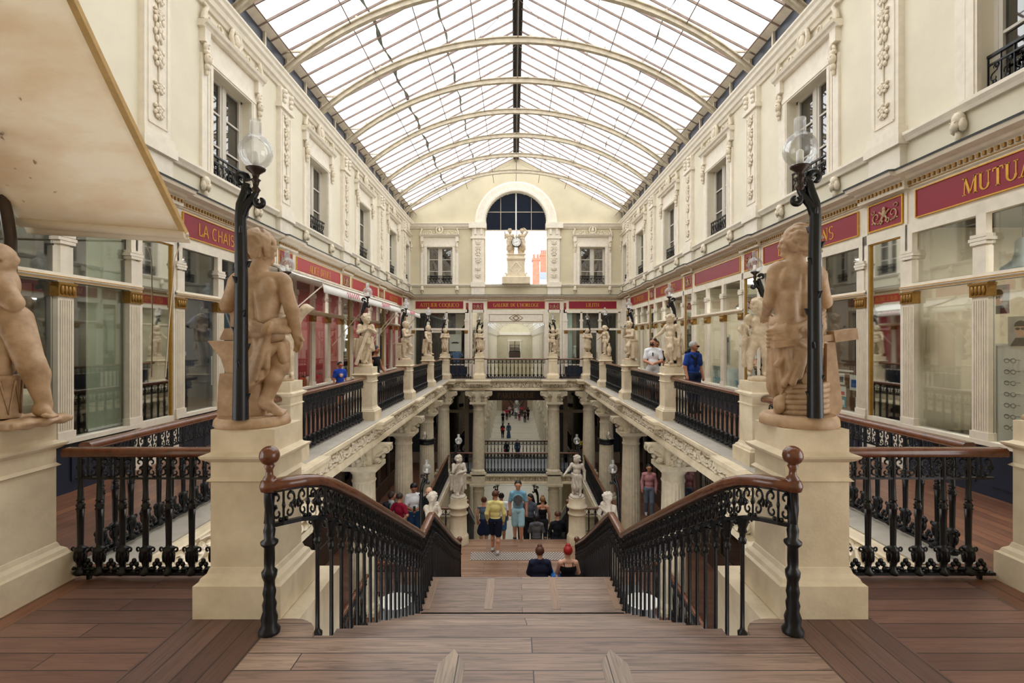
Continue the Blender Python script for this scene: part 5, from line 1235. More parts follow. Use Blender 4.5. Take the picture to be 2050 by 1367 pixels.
def figure(J=None, hr=.098, face=(0,-1,-.1), bare=True, drape='sash', seed=1, fat=1.0, curls=34, hl=0, extra=(), look=None):
    D = dict(la=(.07,.02,.12), ra=(-.07,.0,.12), lk=(.075,-.03,.35), rk=(-.075,.0,.35), lh=(.062,0,.58), rh=(-.062,0,.58), pel=(0,0,.6), bel=(0,-.015,.7), che=(0,0,.82), nk=(0,0,.93), hd=(0,-.02,1.055),
             ls=(.135,0,.885), rs=(-.135,0,.885), le=(.2,.03,.73), re=(-.2,.03,.73), lw=(.17,-.07,.6), rw=(-.17,-.07,.6), lt=None, rt=None)
    D.update(J or {}); g = D.get; F = fat
    P = [e_(g('che'), (.125*F, .088, .115)), e_(g('bel'), (.108*F, .09, .1)), e_(g('pel'), (.118*F, .09, .085)), c_(g('che'), add3(g('nk'), (0,0,.04)), .07, .045)]
    for s in 'lr':
        P += [e_(g(s+'s'), (.056,)*3), c_(g(s+'s'), g(s+'e'), .05*F, .04*F), c_(g(s+'e'), g(s+'w'), .041*F, .027*F), c_(g(s+'h'), g(s+'k'), .083*F, .056*F), c_(g(s+'k'), g(s+'a'), .055*F, .034*F)]
        k, a = Vector(g(s+'k')), Vector(g(s+'a')); P.append(e_(tuple(k.lerp(a, .35)+Vector((0,.015,0))), (.048*F,)*3))
        t = g(s+'t') or add3(g(s+'a'), (0,-.1,-.035)); P += [c_(add3(g(s+'a'), (0,.01,-.02)), t, .036, .022)]
        tv = Vector(t)
        P += hand(g(s+'w'), g(s+'e'), .028)
    for s in (-1, 1): P.append(e_(add3(g('che'), (s*.05, -.06, .02)), (.05, .035, .04)))
    hp, sub, hh = headp(g('hd'), hr, look or face, curls=curls, seed=seed, hl=hl); P += hp+hh
    sub = list(sub)+[e_(add3(g('bel'), (0,-.1,-.0)), (.012,)*3)]
    C = []
    if drape:
        p = g('pel')
        if 'sash' in drape or 'skirt' in drape:
            for k in range(4): C.append(c_(add3(p, (-.13, -.03, .05-.03*k)), add3(p, (.0, -.1, .02-.03*k)), .028, .03)); C.append(c_(add3(p, (.0, -.1, .02-.03*k)), add3(p, (.13, -.03, -.02-.025*k)), .03, .028))
            for k in range(3): C.append(c_(add3(p, (-.13, -.02, .05-.04*k)), add3(p, (0, .095, .03-.04*k)), .028, .03)); C.append(c_(add3(p, (0, .095, .03-.04*k)), add3(p, (.13, -.02, -.02-.03*k)), .03, .028))
            C.append(e_(add3(p, (0,0,-.02)), (.13, .1, .09)))
        if 'skirt' in drape:
            C.append(c_(add3(p, (0,.0,-.03)), (.0, .0, .3), .125, .15, fold=(9, .018, 1.5)))
        if 'left' in drape:
            for k in range(4): x = .12+.03*(k % 2)+.02*k; C.append(c_(add3(p, (x, -.02+.035*k, 0)), (x+.03*math.sin(k*2.), -.02+.05*k, .18+.04*k), .032, .04))
        if 'right' in drape:
            for k in range(4): x = -.12-.03*(k % 2)-.02*k; C.append(c_(add3(p, (x, -.02+.035*k, 0)), (x-.03*math.sin(k*2.), -.02+.05*k, .18+.04*k), .032, .04))
        if 'back' in drape:
            for k in range(5): x = -.12+.06*k; C.append(c_(add3(p, (x, .1, .02)), (x*1.2, .13, .14), .035, .045))
        if 'cape' in drape:
            for k in range(6): x = -.14+.056*k; C.append(c_((x*.8, .07, .88), (x*1.25, .13, .15), .035, .045))
        if 'knot' in drape: C += [e_(add3(p, (.1,-.1,.02)), (.04,.035,.05)), c_(add3(p, (.1,-.1,0)), add3(p, (.12,-.11,-.22)), .025, .045), c_(add3(p, (.1,-.1,0)), add3(p, (.06,-.12,-.18)), .02, .04)]
    return P, C, sub
def plinth_mesh(r=.2, h=.07):
    b = B(); b.lathe([(0, r), (.01, r+.01), (h-.02, r+.005), (h, r-.015)], 20, fl=lambda a, z: 1+.03*math.sin(3*a)); return b
SCACHE = {}
def statue(label, loc, rz, m, J=None, h=.012, trunk=None, extra=None, name='statue', pl=.2, scale=1, **kw):
    P, C, sub = figure(J, **kw); t = thing(name, label, 'statue', loc, rz)
    o = obj('figure', sdf(P, h, .022, sub=sub), m, t)
    if C: obj('drapery', sdf(C, h, .02), m, t)
    obj('plinth', plinth_mesh(pl), m, t)
    if trunk: obj('support', sdf(trunk, h, .03), m, t)
    for nm, b in (extra or ()): obj(nm, b, m, t)
    if scale != 1: t.scale = (scale,)*3
    return t
def lamp(label, loc, rz=0, po=.135, thorns=True):
    """gas lamp: pole at x=-.11, lantern over x=0"""
    t = thing('gas_lamp', label, 'lamp', loc, rz)
    b = B(); pts = [(-po, 0, 0), (-po*.98, 0, .4), (-po*.95, 0, .9), (-po*.4-.06, 0, 1.2), (-.095, 0, 1.29), (-.07, 0, 1.36), (-.06, 0, 1.42)]
    b.tube(pts, [.05, .044, .04, .036, .034, .03, .022], 10)
    if thorns:
        for k in range(12):
            z = .12+k*.1; a = k*2.4; b.tube([(-po*.96+.034*math.cos(a), .034*math.sin(a), z), (-po*.96+.048*math.cos(a), .048*math.sin(a), z+.03), (-po*.96+.062*math.cos(a), .062*math.sin(a), z+.036)], [.014, .011, .002], 5)
    obj('pole', b, M['iron'], t)
    b = B(); b.spiral((-.098, 1.44), .042, .014, 0, 5.2, .026, .014, 16, 0, 8); b.spiral((.03, 1.31), .036, .012, PI*.8, PI*.8+5.2, .022, .014, 14, 0, 7); b.tube([(-.1, 0, 1.2), (-.07, 0, 1.28), (-.03, 0, 1.32), (0, 0, 1.36), (0, 0, 1.42)], [.03, .03, .026, .02, .016], 7)
    for k in range(3): b.blob((-.1+.03*k, -.012, 1.27+.05*k), (.02, .012, .03), 6, 4)
    obj('scroll_arm', b, M['iron'], t)
    b = B(); b.lathe([(1.36, .016), (1.38, .03), (1.4, .016), (1.43, .022), (1.44, .032), (1.45, .018), (1.475, .024), (1.5, .058), (1.51, .062), (1.515, .05)], 18); obj('cup', b, mk('bronze_cup', '3a2c25', .4, .4) if 'bc' not in M else M['bc'], t)
    b = B(); R0 = .104; pr = [(1.61-R0*math.cos(a), max(.001, R0*math.sin(a))) for a in np.linspace(.5, PI-.34, 16)]
    n = 24; vs = [(r*math.cos(2*PI*i/n), r*math.sin(2*PI*i/n), z) for z, r in pr+[(1.72, .036), (1.8, .035)] for i in range(n)]
    b.add(vs, [(j*n+i, j*n+(i+1) % n, (j+1)*n+(i+1) % n, (j+1)*n+i) for j in range(len(pr)+1) for i in range(n)], True); obj('globe', b, M['lampg'], t)
    b = B(); b.lathe([(1.515, .022), (1.6, .022), (1.61, .012)], 12); obj('burner', b, M['opal'], t)
    b = B(); b.lathe([(1.7, .033), (1.8, .032)], 14); obj('chimney', b, M['opalg'], t); return t
M['statue2'] = mk('statue_pale', 'd9d0c2', .55, var=.15, sc=12, dark='c2b6a5'); M['bc'] = mk('bronze_cup', '3a2c25', .4, .4); M['opalg'] = glassy('chimney_glass', (1,1,1,1), .05, dirt=.95, dirtc=(.98,.98,.98,1), fres=False)
def UW(px, py, Y, base=(0,0,0)): return ((px-1029)/1010*Y-.10-base[0], Y-base[1], 1.7-(py-684)/1010*Y-base[2])

# --- anvil statue, left of the stair head (seen from behind)
bL = (-1.8, 3.36, 1.15)
def uL(cx, cy, d=0): x, y, z = UW(420+cx/3.18, 440+cy/3.18, 3.36); return (x-bL[0], d, z-bL[2])
def waves(cen, r, seed, n, back=1, flow=(0,0,-1), le=.05):
    rr = random.Random(seed); H = []
    for i in range(n):
        a = rr.uniform(-PI, PI); z = rr.uniform(-.6, 1); q = math.sqrt(max(.02, 1-z*z)); d = Vector((math.cos(a)*q, -abs(math.sin(a)*q)*back if rr.random() < .85 else math.sin(a)*q, z))
        p = Vector(cen)+Vector((d.x*r[0], d.y*r[1], d.z*r[2])); f = Vector(flow)+Vector((rr.uniform(-.6,.6), 0, rr.uniform(-.3,.3))); f = (f-d*f.dot(d)).normalized()*le
        H += [c_(tuple(p-f*.5), tuple(p+f*.5+d*.004), .014, .011, k=.008)]
    return H
P = [e_(uL(318,520), (.14,.095,.155)), e_(uL(330,640,.01), (.118,.088,.1)), e_(uL(345,730,.01), (.13,.1,.09)), e_(uL(175,400,.01), (.058,.058,.06)), e_(uL(462,405,.01), (.058,.058,.06)), c_(uL(300,370), uL(322,250,.01), .07, .05), c_(uL(190,375,0), uL(455,380,0), .05, .05),
     e_(uL(245,440,-.055), (.055,.035,.07)), e_(uL(395,440,-.055), (.055,.035,.07)), c_(uL(280,560,-.045), uL(290,660,-.045), .05, .05), c_(uL(370,560,-.045), uL(365,660,-.045), .05, .05),
     c_(uL(465,405,.0), uL(522,575,.0), .052, .044), c_(uL(522,575,0), uL(535,735,.05), .044, .032), *hand(uL(535,735,.05), uL(522,575,0), .032),
     c_(uL(165,405,.01), uL(98,545,.03), .054, .046), c_(uL(98,545,.03), uL(110,420,.16), .045, .034), *hand(uL(110,420,.16), uL(98,545,.03), .032), c_(uL(85,520,.04), uL(120,640,.14), .035, .03),
     c_(uL(390,800,.05), uL(430,930,.03), .085, .065), c_(uL(430,920,.03), uL(365,1130,.0), .066, .042), e_(uL(405,1000,-.01), (.06,.055,.075)), e_(uL(345,1155,.0), (.042,.042,.05)), c_(uL(350,1165,0), uL(455,1222,-.03), .042, .026), c_(uL(440,1222,-.05), uL(480,1228,-.05), .016, .014), c_(uL(440,1218,-.02), uL(485,1222,-.02), .014, .012), c_(uL(430,1212,.01), uL(478,1216,.01), .014, .011),
     c_(uL(290,820,.09), uL(280,1040,.06), .08, .06), c_(uL(280,1040,.06), uL(300,1230,.12), .055, .04)]
hp, sub, hh = headp(uL(322,185,.01), .088, (.75, .65, -.1), hair=None); P += hp+[e_(uL(312,165,-.0), (.094,.1,.1), k=.01)]+waves(uL(312,168,0), (.098,.104,.104), 3, 95, le=.06)
sub += [c_(uL(312,400,-.098), uL(328,640,-.092), .012, .016), c_(uL(425,470,-.09), uL(440,620,-.07), .01, .012), c_(uL(215,470,-.09), uL(215,580,-.08), .01, .012)]
t = thing('statue', 'putto with an anvil and knotted cloth, seen from behind left of the stair head', 'statue', bL); obj('figure', sdf(P, .0065, .018, sub=sub), M['terra'], t)
C = [e_(uL(325,690,-.02), (.125,.085,.055)), c_(uL(222,610,-.05), uL(330,665,-.105), .017, .02, k=.006), c_(uL(330,665,-.1), uL(420,690,-.115), .02, .016, k=.006), c_(uL(218,650,-.06), uL(330,700,-.11), .017, .02, k=.006), c_(uL(330,700,-.11), uL(410,715,-.12), .02, .016, k=.006), c_(uL(215,700,-.05), uL(300,735,-.11), .017, .02, k=.006), c_(uL(300,735,-.1), uL(410,735,-.115), .02, .016, k=.006), c_(uL(440,660,-.08), uL(480,640,.02), .032, .03), c_(uL(450,700,-.08), uL(490,700,.02), .03, .03),
     e_(uL(425,695,-.115), (.034,.032,.05), (0,.3,0)), e_(uL(408,700,-.12), (.012,.03,.045), (0,.3,0), k=.006), e_(uL(440,695,-.12), (.012,.03,.045), (0,.3,0), k=.006),
     c_(uL(325,700,.0), uL(300,1130,.01), .105, .112, fold=(12, .012, 1.6)),
     *[c_(uL(425,705,-.1), uL(x1, y1, d), .013, .02, k=.012) for x1, y1, d in ((222,960,-.07), (238,1040,-.1), (268,1085,-.115), (305,1060,-.118), (345,1000,-.115))],
     c_(uL(415,740,-.09), uL(400,930,-.085), .014, .024, k=.012), c_(uL(390,830,-.05), uL(470,788,-.05), .05, .012), c_(uL(465,800,-.04), uL(476,890,-.02), .024, .03), c_(uL(480,790,0), uL(470,900,.03), .03, .03)]
cutL = [((.62, 0, -.785), uL(225,1125))]
obj('drapery', sdf(C, .0065, .012, cuts=cutL), M['terra'], t)
obj('tree_stump', sdf([c_(uL(285,1000,.0), uL(275,1275,.02), .06, .075), c_(uL(240,1260,-.03), uL(230,1275,-.05), .05, .05), ('b', uL(345,1252,-.1), (.03,.03,.012), (0,0,.2), .008)], .009, .02, cuts=[((0,0,-1), (0,0,.012))]), M['terra'], t)
b = B()
def exL(pts, y0, y1): q = [uL(*p)[0::2] for p in pts]; b.ext(q, 'y', y0, y1)
exL([(0,770),(240,770),(240,800),(200,980),(120,980),(85,880),(40,820)][::-1], -.03, .12); exL([(95,975),(235,975),(235,1275),(78,1275),(85,1060)][::-1], -.06, .16); exL([(62,758),(92,692),(180,686),(180,766),(70,766)][::-1], -.0, .1); exL([(112,560),(150,560),(155,690),(115,690)][::-1], .03, .07)
obj('anvil', b, M['terra'], t); pl_ = plinth_mesh(.225, .062); pl_.v = [(x-.045, y, z-.0) for x, y, z in pl_.v]; obj('plinth', pl_, M['terra'], t)
LA = lamp('black gas lamp with thorny pole behind the anvil statue, left of the stairs', (-1.707, bL[1]-.22, 1.216), po=.1); LA.scale = (.95, .95, 1.035)

# --- rope statue, right of the stair head
bR = (1.8, 3.36, 1.15)
def uR(cx, cy, d=0): x, y, z = UW(1480+cx/3.108, 430+cy/3.108, 3.36); return (x-bR[0], d, z-bR[2])
P = [e_(uR(345,430), (.142,.095,.15)), e_(uR(335,570), (.122,.088,.11)), e_(uR(335,680), (.15,.11,.1)), e_(uR(240,350,.01), (.055,.055,.06)), e_(uR(500,375,.02), (.055,.055,.06)), c_(uR(345,320), uR(358,225), .068, .05), c_(uR(250,335,0), uR(470,350,0), .05, .05), e_(uR(275,400,-.06), (.055,.03,.07)), e_(uR(420,400,-.06), (.055,.03,.07)), c_(uR(285,520,-.05), uR(280,640,-.06), .055, .06), c_(uR(400,520,-.05), uR(405,640,-.06), .055, .06),
     c_(uR(228,360,.01), uR(208,540,.04), .05, .042), c_(uR(208,540,.04), uR(250,600,.18), .04, .03), *hand(uR(250,600,.18), uR(208,540,.04), .03),
     c_(uR(512,385,.03), uR(562,540,.05), .05, .042), c_(uR(562,540,.05), uR(470,500,.2), .042, .032), *hand(uR(470,500,.2), uR(562,540,.05), .03),
     c_(uR(300,740,.02), uR(280,950,.03), .09, .065), c_(uR(280,950,.03), uR(300,1180,.06), .06, .045), c_(uR(410,740,.03), uR(440,950,.05), .09, .065), c_(uR(440,950,.05), uR(420,1200,.08), .06, .045)]
hp, sub, hh = headp(uR(345,175,.01), .086, (-.93, .3, -.05), hair=None); P += hp+[e_(uR(372,160,0), (.088,.098,.094), k=.01)]+waves(uR(372,165,0), (.094,.102,.1), 8, 70, flow=(1,0,-.35), le=.07)+[c_(uR(x, y, d), uR(x2, y2, d-.01), .02, .012, k=.008) for x, y, x2, y2, d in ((330,110,450,120,-.06), (320,130,460,160,-.09), (340,190,460,200,-.09), (350,220,460,240,-.08), (300,110,290,140,0), (390,250,445,255,-.05), (340,95,400,85,0))]
sub += [c_(uR(345,380,-.1), uR(340,620,-.1), .012, .018)]
t = thing('statue', 'woman-like putto with coiled rope and anchor beam, seen from behind right of the stairs', 'statue', bR); obj('figure', sdf(P, .0065, .018, sub=sub), M['terra'], t)
C = []
for k in range(5): C += [c_(uR(163,722+k*24,-.03), uR(300,700+k*18,-.115), .012, .014, k=.005), c_(uR(300,700+k*18,-.115), uR(480,600+k*26,-.085), .014, .013, k=.005)]
C += [e_(uR(320,720,-.02), (.15,.095,.06))]
C += [e_(uR(395,750,-.08), (.085,.06,.075)), c_(uR(190,775,-.07), uR(300,790,-.12), .018, .02, k=.006), c_(uR(300,790,-.12), uR(400,850,-.11), .018, .02, k=.006), c_(uR(270,800,-.1), uR(380,880,-.1), .018, .02, k=.006), c_(uR(380,880,-.1), uR(450,800,-.08), .03, .03), c_(uR(340,720,-.13), uR(440,820,-.11), .022, .022, k=.008), c_(uR(430,700,-.1), uR(500,690,.03), .05, .05)]
C += [c_(uR(300,720,.0), uR(285,1060,.01), .115, .1, fold=(11, .013, 1.4)), c_(uR(420,760,.02), uR(440,1060,.04), .1, .09, fold=(8, .01, 1.))]
C += [c_(uR(400,700,-.11), uR(x1, y1, d), .013, .02, k=.012) for x1, y1, d in ((205,930,-.06), (232,1050,-.09), (275,1040,-.112), (315,1000,-.115))]
obj('drapery', sdf(C, .0065, .014), M['terra'], t)
obj('carved_fish', sdf([e_(uR(390,960,-.1), (.05,.045,.06)), e_(uR(350,900,-.1), (.03,.03,.04)), e_(uR(405,930,-.13), (.022,.02,.022), k=.006), c_(uR(360,1000,-.12), uR(420,1030,-.12), .02, .02), e_(uR(345,1010,-.12), (.022,.02,.04), k=.006), c_(uR(420,880,-.09), uR(450,920,-.08), .03, .02)], .007, .012), M['terra'], t)
b = B(); hx = []
for i in range(6*28+1): a = 2*PI*i/28; hx.append((uR(385,0)[0]+.152*math.cos(a), -.0+.12*math.sin(a), uR(0,1238)[2]+.034*i/28))
b.tube(hx, [.0195+.0022*math.sin(i*2.2) for i in range(len(hx))], 8); obj('rope_coil', b, M['terra'], t)
obj('sack', sdf([e_(uR(228,1180,-.04), (.032,.05,.058)), c_(uR(228,1150,-.04), uR(250,1110,-.06), .03, .02)], .009, .02), M['terra'], t)
b = B(); b.box(-.26, .12, -.03, .03, -.02, .02); b.box(.12, .27, -.04, .04, -.032, .04); b.v = [tuple(Matrix.Rotation(-.13, 4, 'Y') @ Vector(p)+Vector(uR(400,778,.03))+Vector((0,-.13,0))) for p in b.v]; obj('anchor_beam', b, M['terra'], t)
b = B(); b.ext([uR(*p)[0::2] for p in [(535,800),(585,790),(632,1190),(608,1240),(530,1235)]][::-1], 'y', -.02, .1); obj('anchor_fluke', b, M['terra'], t)
pl_ = plinth_mesh(.23, .075); pl_.v = [(x, y, z) for x, y, z in pl_.v]; obj('plinth', pl_, M['terra'], t)
LA = lamp('black gas lamp with thorny pole behind the rope statue, right of the stairs', (1.68, bR[1]-.22, 1.229), PI, po=.1); LA.scale = (.95, .95, 1.035)

# --- drum statue at the far left, and its counterpart at the far right
def drum_statue(label, bx, mir, drum_=True):
    bb = (-3.52, 3.36, 1.15)
    def u(cx, cy, d=0): x, y, z = UW(cx/2.734, 400+cy/2.734, 3.36); return (x-bb[0], d, z-bb[2])
    P = [e_(u(-40,470), (.16,.11,.17)), e_(u(-30,620), (.14,.11,.12)), c_(u(40,440,-.05), u(140,560,-.08), .06, .05), c_(u(140,575,-.08), u(-20,500,-.14), .045, .035), e_(u(135,570,-.07), (.05,.05,.05)), e_(u(10,330,-.02), (.09,.1,.11)), c_(u(-10,430), u(0,360), .06, .05),
         c_(u(70,660,.0), u(195,900,-.03), .11, .075), c_(u(195,900,-.03), u(225,1110,.02), .075, .045), e_(u(205,960,.01), (.065,.06,.09)), e_(u(220,1140,.02), (.05,.05,.05)), c_(u(225,1150,.0), u(320,1172,-.05), .045, .022), c_(u(-60,680), u(-60,900,-.1), .1, .07), c_(u(-60,900,-.1), u(-40,1150,-.1), .065, .045), *hand(u(10,500,-.14), u(140,575,-.08), .034)]
    for k in range(4): P.append(c_(u(300,1170,-.08+k*.02), u(345-6*k,1178,-.08+k*.02), .013, .011, k=.006))
    hp, sub, hh = headp(u(-5,335,-.02), .095, (.5,-.8,-.1), seed=4); P += hp+hh
    C = [c_(u(-60+28*k, 560, -.1+.01*k), u(-50+25*k, 940, -.08), .035, .05, k=.014) for k in range(6)]+[c_(u(-30,600,-.13), u(100,580,-.08), .03, .03), c_(u(-20,640,-.13), u(130,640,-.02), .03, .03), c_(u(100,600,-.05), u(150,700,.03), .035, .03), c_(u(-10,930,-.08), u(80,930,-.05), .05, .04)]
    out = []
    t = thing('statue', label, 'statue', (bx, bb[1], bb[2]))
    dr = B(); cx, cz0, cz1 = u(50,0)[0], u(0,1185)[2], u(0,960)[2]
    dr.lathe([(cz0, .1), (cz0+.02, .105), (cz0+.03, .098), (cz1-.03, .098), (cz1-.02, .105), (cz1, .105), (cz1+.005, .09)], 24, (cx, -.06))
    for k in range(8):
        a0, a1 = 2*PI*k/8, 2*PI*(k+.5)/8; a2 = 2*PI*(k+1)/8; q = lambda a, z: (cx+.104*math.cos(a), -.06+.104*math.sin(a), z)
        dr.tube([q(a0, cz1-.03), q(a1, cz0+.03), q(a2, cz1-.03)], .008, 5)
    rk = sdf([('b', u(60,1215,0), (.24,.22,.028), None, .02), e_(u(215,1208,-.03), (.11,.15,.03))], .012, .02, noise=lambda X: .006*np.sin(X[...,0]*60)*np.sin(X[...,1]*50+1))
    parts = [('figure', sdf(P, .007, .02, sub=sub)), ('drapery', sdf(C, .007, .014)), ('rock', rk)]+([('drum', dr)] if drum_ else [])
    for nm, b in parts:
        if mir: b.v = [(-x, y, z) for x, y, z in b.v]; b.f = [tuple(reversed(f)) for f in b.f]
        obj(nm, b, M['terra'], t)
    return t
drum_statue('putto with crossed arms beside a drum on the far left pedestal', -3.52, False); drum_statue('putto on the far right pedestal, mostly cut off by the edge', 3.79, True, False)

# --- the gallery statues
st_ = M['statue']; H1 = 1.14
def pillar(x, y, z0, z1, w=.09):
    b = B(); b.box(x-w, x+w, y-w, y+w, z0, z0+.05); b.box(x-w*.8, x+w*.8, y-w*.8, y+w*.8, z0+.05, z1-.05); b.box(x-w, x+w, y-w, y+w, z1-.05, z1); return b
def wheel(x, y, z, r=.1):
    b = B(); b.tube([(x, y+r*math.cos(a), z+r*math.sin(a)) for a in np.linspace(0, 2*PI, 21)], .018, 6); b.tube([(x-.03, y, z), (x+.03, y, z)], .03, 8)
    for k in range(6): b.tube([(x, y, z), (x, y+r*math.cos(k*PI/3), z+r*math.sin(k*PI/3))], .01, 5)
    return b
def gear(x, y, z): return wheel(x, y, z, .085)
book = B().box(-.09, .09, -.25, -.14, .745, .76)
stump = lambda x=.12, y=.06, z=.5: [c_((x, y, .06), (x*.9, y, z), .065, .05)]
arms_clasp = dict(le=(.19,-.04,.76), re=(-.19,-.04,.76), lw=(.04,-.13,.83), rw=(-.04,-.13,.82))
arms_cross = dict(le=(.19,-.05,.74), re=(-.19,-.05,.74), lw=(-.07,-.13,.78), rw=(.07,-.14,.75))
arm_out = dict(re=(-.22,-.05,.76), rw=(-.3,-.17,.66), le=(.2,.04,.72), lw=(.22,-.02,.55))
chin = dict(re=(-.17,-.08,.72), rw=(-.05,-.14,.9), le=(.18,-.06,.72), lw=(-.02,-.14,.7))
read = dict(le=(.17,-.06,.72), re=(-.17,-.06,.72), lw=(.07,-.17,.74), rw=(-.07,-.17,.74))
step = dict(lk=(.09,-.14,.42), la=(.08,-.1,.22), lt=(.09,-.2,.18))
cross = dict(lk=(.06,-.07,.36), la=(-.03,-.06,.13), rk=(-.05,0,.35))
walk = dict(lk=(.09,-.06,.36), la=(.11,-.07,.12), rk=(-.08,.03,.35), ra=(-.1,.07,.13))
def SJ(*ds):
    o = {}
    for d in ds: o.update(d)
    return o
SP = {}
plank = lambda x: B().put(B().box(-.035, .035, -.02, .02, -.45, .45), Matrix.Translation((x, -.12, .48)) @ Matrix.Rotation(.35, 4, 'Y'))
TOP = 1.15*.9 if False else 1.15
YL = {0: 0}
def gal(s, i, label, rz, lampl, J, dz=0, **kw):
    p = PED[(s, i)].location; x, y = p.x, p.y
    statue(label, (x, y, 1.15), rz, st_, J, pl=.15, **kw)
    if lampl: lamp(lampl, (x+s*.01, y+.17, 1.15), 0 if s < 0 else PI).scale.z = 1.03
Lr, Rr = PI/2, -PI/2
hornP = [c_((.17,-.05,.75), (.24,-.08,.95), .035, .06), c_((.24,-.08,.95), (.3,-.1,1.02), .06, .07), e_((.32,-.1,1.02), (.09,.08,.035)), e_((.25,-.15,1.0), (.03,.03,.03)), e_((.28,-.02,1.03), (.03,.03,.03))]
gal(-1, 0, 'putto lifting a curled horn, mostly hidden behind the anvil statue', .5, 'gas lamp behind the anvil statue on the first left gallery pedestal', SJ(walk, dict(le=(.2,-.02,.76), lw=(.22,-.08,.86))), drape='sash right', trunk=hornP+stump(-.1), seed=2)
gal(-1, 1, 'putto with hands clasped at the chest beside a leaning plank, left gallery', Lr-.9, 'gas lamp over the clasped-hands statue on the left gallery', SJ(arms_clasp, cross), drape='sash right knot', trunk=stump(.1, .06, .55), extra=[('plank', plank(-.12))], seed=3, look=(.5,-.8,-.1))
gal(-1, 2, 'putto reading a book against a short pillar with a wheel, left gallery', Lr-.1, 'gas lamp over the reading statue on the left gallery', SJ(read, step), drape='sash', extra=[('pillar', pillar(0, .16, .06, .52)), ('wheel', wheel(.1, .06, .28)), ('book', book)], seed=5, look=(0,-.85,-.5), h=.011)
gal(-1, 3, 'putto holding up his cloth, fourth pedestal of the left gallery', Lr-.4, 'gas lamp on the fourth pedestal of the left gallery', SJ(arm_out, walk), drape='sash left back', trunk=stump(-.1), seed=6, hl=.3)
gal(-1, 4, 'putto with arms folded and legs apart at the left bridge corner', .25, 'gas lamp at the left bridge corner', SJ(arms_cross, walk), drape='skirt', trunk=stump(0, .08), seed=7)
gal(-1, 'b', 'draped putto with folded arms left of the middle bridge span', 0.1, 'gas lamp left of the middle bridge span', SJ(arms_cross, cross), drape='skirt left', trunk=stump(), seed=8)
gal(1, 'b', 'putto carrying a load on his shoulder right of the middle bridge span', -.1, 'gas lamp right of the middle bridge span', SJ(walk, dict(le=(.23,-.02,.9), lw=(.17,-.03,1.02))), drape='sash left knot', trunk=stump(.11)+[e_((.16,.02,1.03), (.1,.08,.07)), e_((.2,0,1.1), (.05,.05,.05))], seed=9)
gal(1, 4, 'putto with arms folded at the right bridge corner', -.15, 'gas lamp at the right bridge corner', SJ(arms_cross, dict(hd=(.0,-.05,1.04))), drape='skirt', trunk=stump(.0, .08), seed=10)
gal(1, 3, 'long-haired putto looking down beside a vase, fourth pedestal of the right gallery', Rr+.3, 'gas lamp on the fourth pedestal of the right gallery', SJ(arm_out, walk), drape='sash right', trunk=[e_((.2,.05,.25), (.09,.09,.14)), c_((.2,.05,.3), (.2,.05,.47), .05, .04), c_((.2,.05,.06), (.2,.05,.2), .07, .05)], seed=11, hl=.4, look=(0,-.8,-.6))
gal(1, 2, 'putto resting his face on one hand against a draped pillar, right gallery', Rr+.5, 'gas lamp over the resting statue on the right gallery', SJ(chin, step), drape='skirt left cape', extra=[('pillar', pillar(.2, 0, .06, .62))], seed=12, look=(-.3,-.7,-.6), curls=44)
gal(1, 1, 'putto in a half skirt reaching forward beside the man in blue, right gallery', Rr+.55, 'gas lamp over the reaching statue beside the man in blue', SJ(arm_out, step, dict(la=(.08,-.08,.12), lt=(.09,-.18,.09))), drape='skirt left knot', trunk=stump(.14, .1, .5)+[e_((.17,.05,.5), (.07,.07,.08))], seed=13, look=(-.1,-.8,-.55), hl=.35)
snake = [c_((-.19,-.08,.62), (-.25,-.1,.72), .025, .028), c_((-.25,-.1,.72), (-.21,-.12,.79), .028, .025), c_((-.21,-.12,.79), (-.15,-.12,.75), .025, .02), c_((-.19,-.08,.62), (-.23,-.08,.5), .03, .035)]
gal(1, 0, 'curly-haired putto with a curling horn and hanging cloth, first right gallery pedestal', -.45, 'gas lamp over the curly-haired putto on the first right gallery pedestal', SJ(dict(re=(-.2,.02,.74), rw=(-.2,-.08,.64), le=(.19,.03,.73), lw=(.2,-.03,.58), rk=(-.12,-.06,.37), ra=(-.13,.04,.13), hd=(-.02,-.03,1.05))), drape='left right', trunk=snake, extra=[('carved_block', sdf([('b', (.1,.09,.14), (.08,.06,.07), None, .02)], .012))], seed=14, curls=60, h=.009, look=(-.55,-.7,-.4))
# middle level
for s, x, lb_, ll, J, kw in ((-1, -1.72, 'stone youth with a finger to his lips on the left round pedestal', 'gas lamp beside the youth on the left round pedestal', SJ(chin, cross), dict(drape='left right', seed=21, look=(.7,-.7,-.1))), (1, 1.74, 'stone putto holding a scroll on the right round pedestal', 'gas lamp beside the putto on the right round pedestal', SJ(arm_out, walk), dict(drape='skirt', seed=22, hl=.4, look=(-.6,-.7,-.3)))):
    statue(lb_, (x, 14.75, -2.84), .3*s*-1, M['statue2'] if 'statue2' in M else st_, J, trunk=stump(.1*-s), scale=1.06, **kw); lamp(ll, (x+s*.02, 14.75+.19, -2.84), 0 if s < 0 else PI)
statue('stone putto looking down above the left V of the stair handrail', (-1.85, 10.7, -2.72), .9, M['statue2'], SJ(chin, dict(lw=(.02,-.13,.62))), drape='left skirt', seed=23, look=(.5,-.7,-.55), h=.011, scale=1.06); lamp('gas lamp beside the putto above the left V of the stair handrail', (-1.98, 10.9, -2.65))
statue('stone putto with hands to his mouth above the right V of the stair handrail', (1.9, 10.7, -2.72), -.9, M['statue2'], SJ(chin, dict(lw=(-.03,-.14,.86))), drape='skirt cape', seed=24, look=(-.5,-.7,-.5), h=.011, scale=1.06); lamp('gas lamp beside the putto above the right V of the stair handrail', (2.03, 10.9, -2.65), PI)

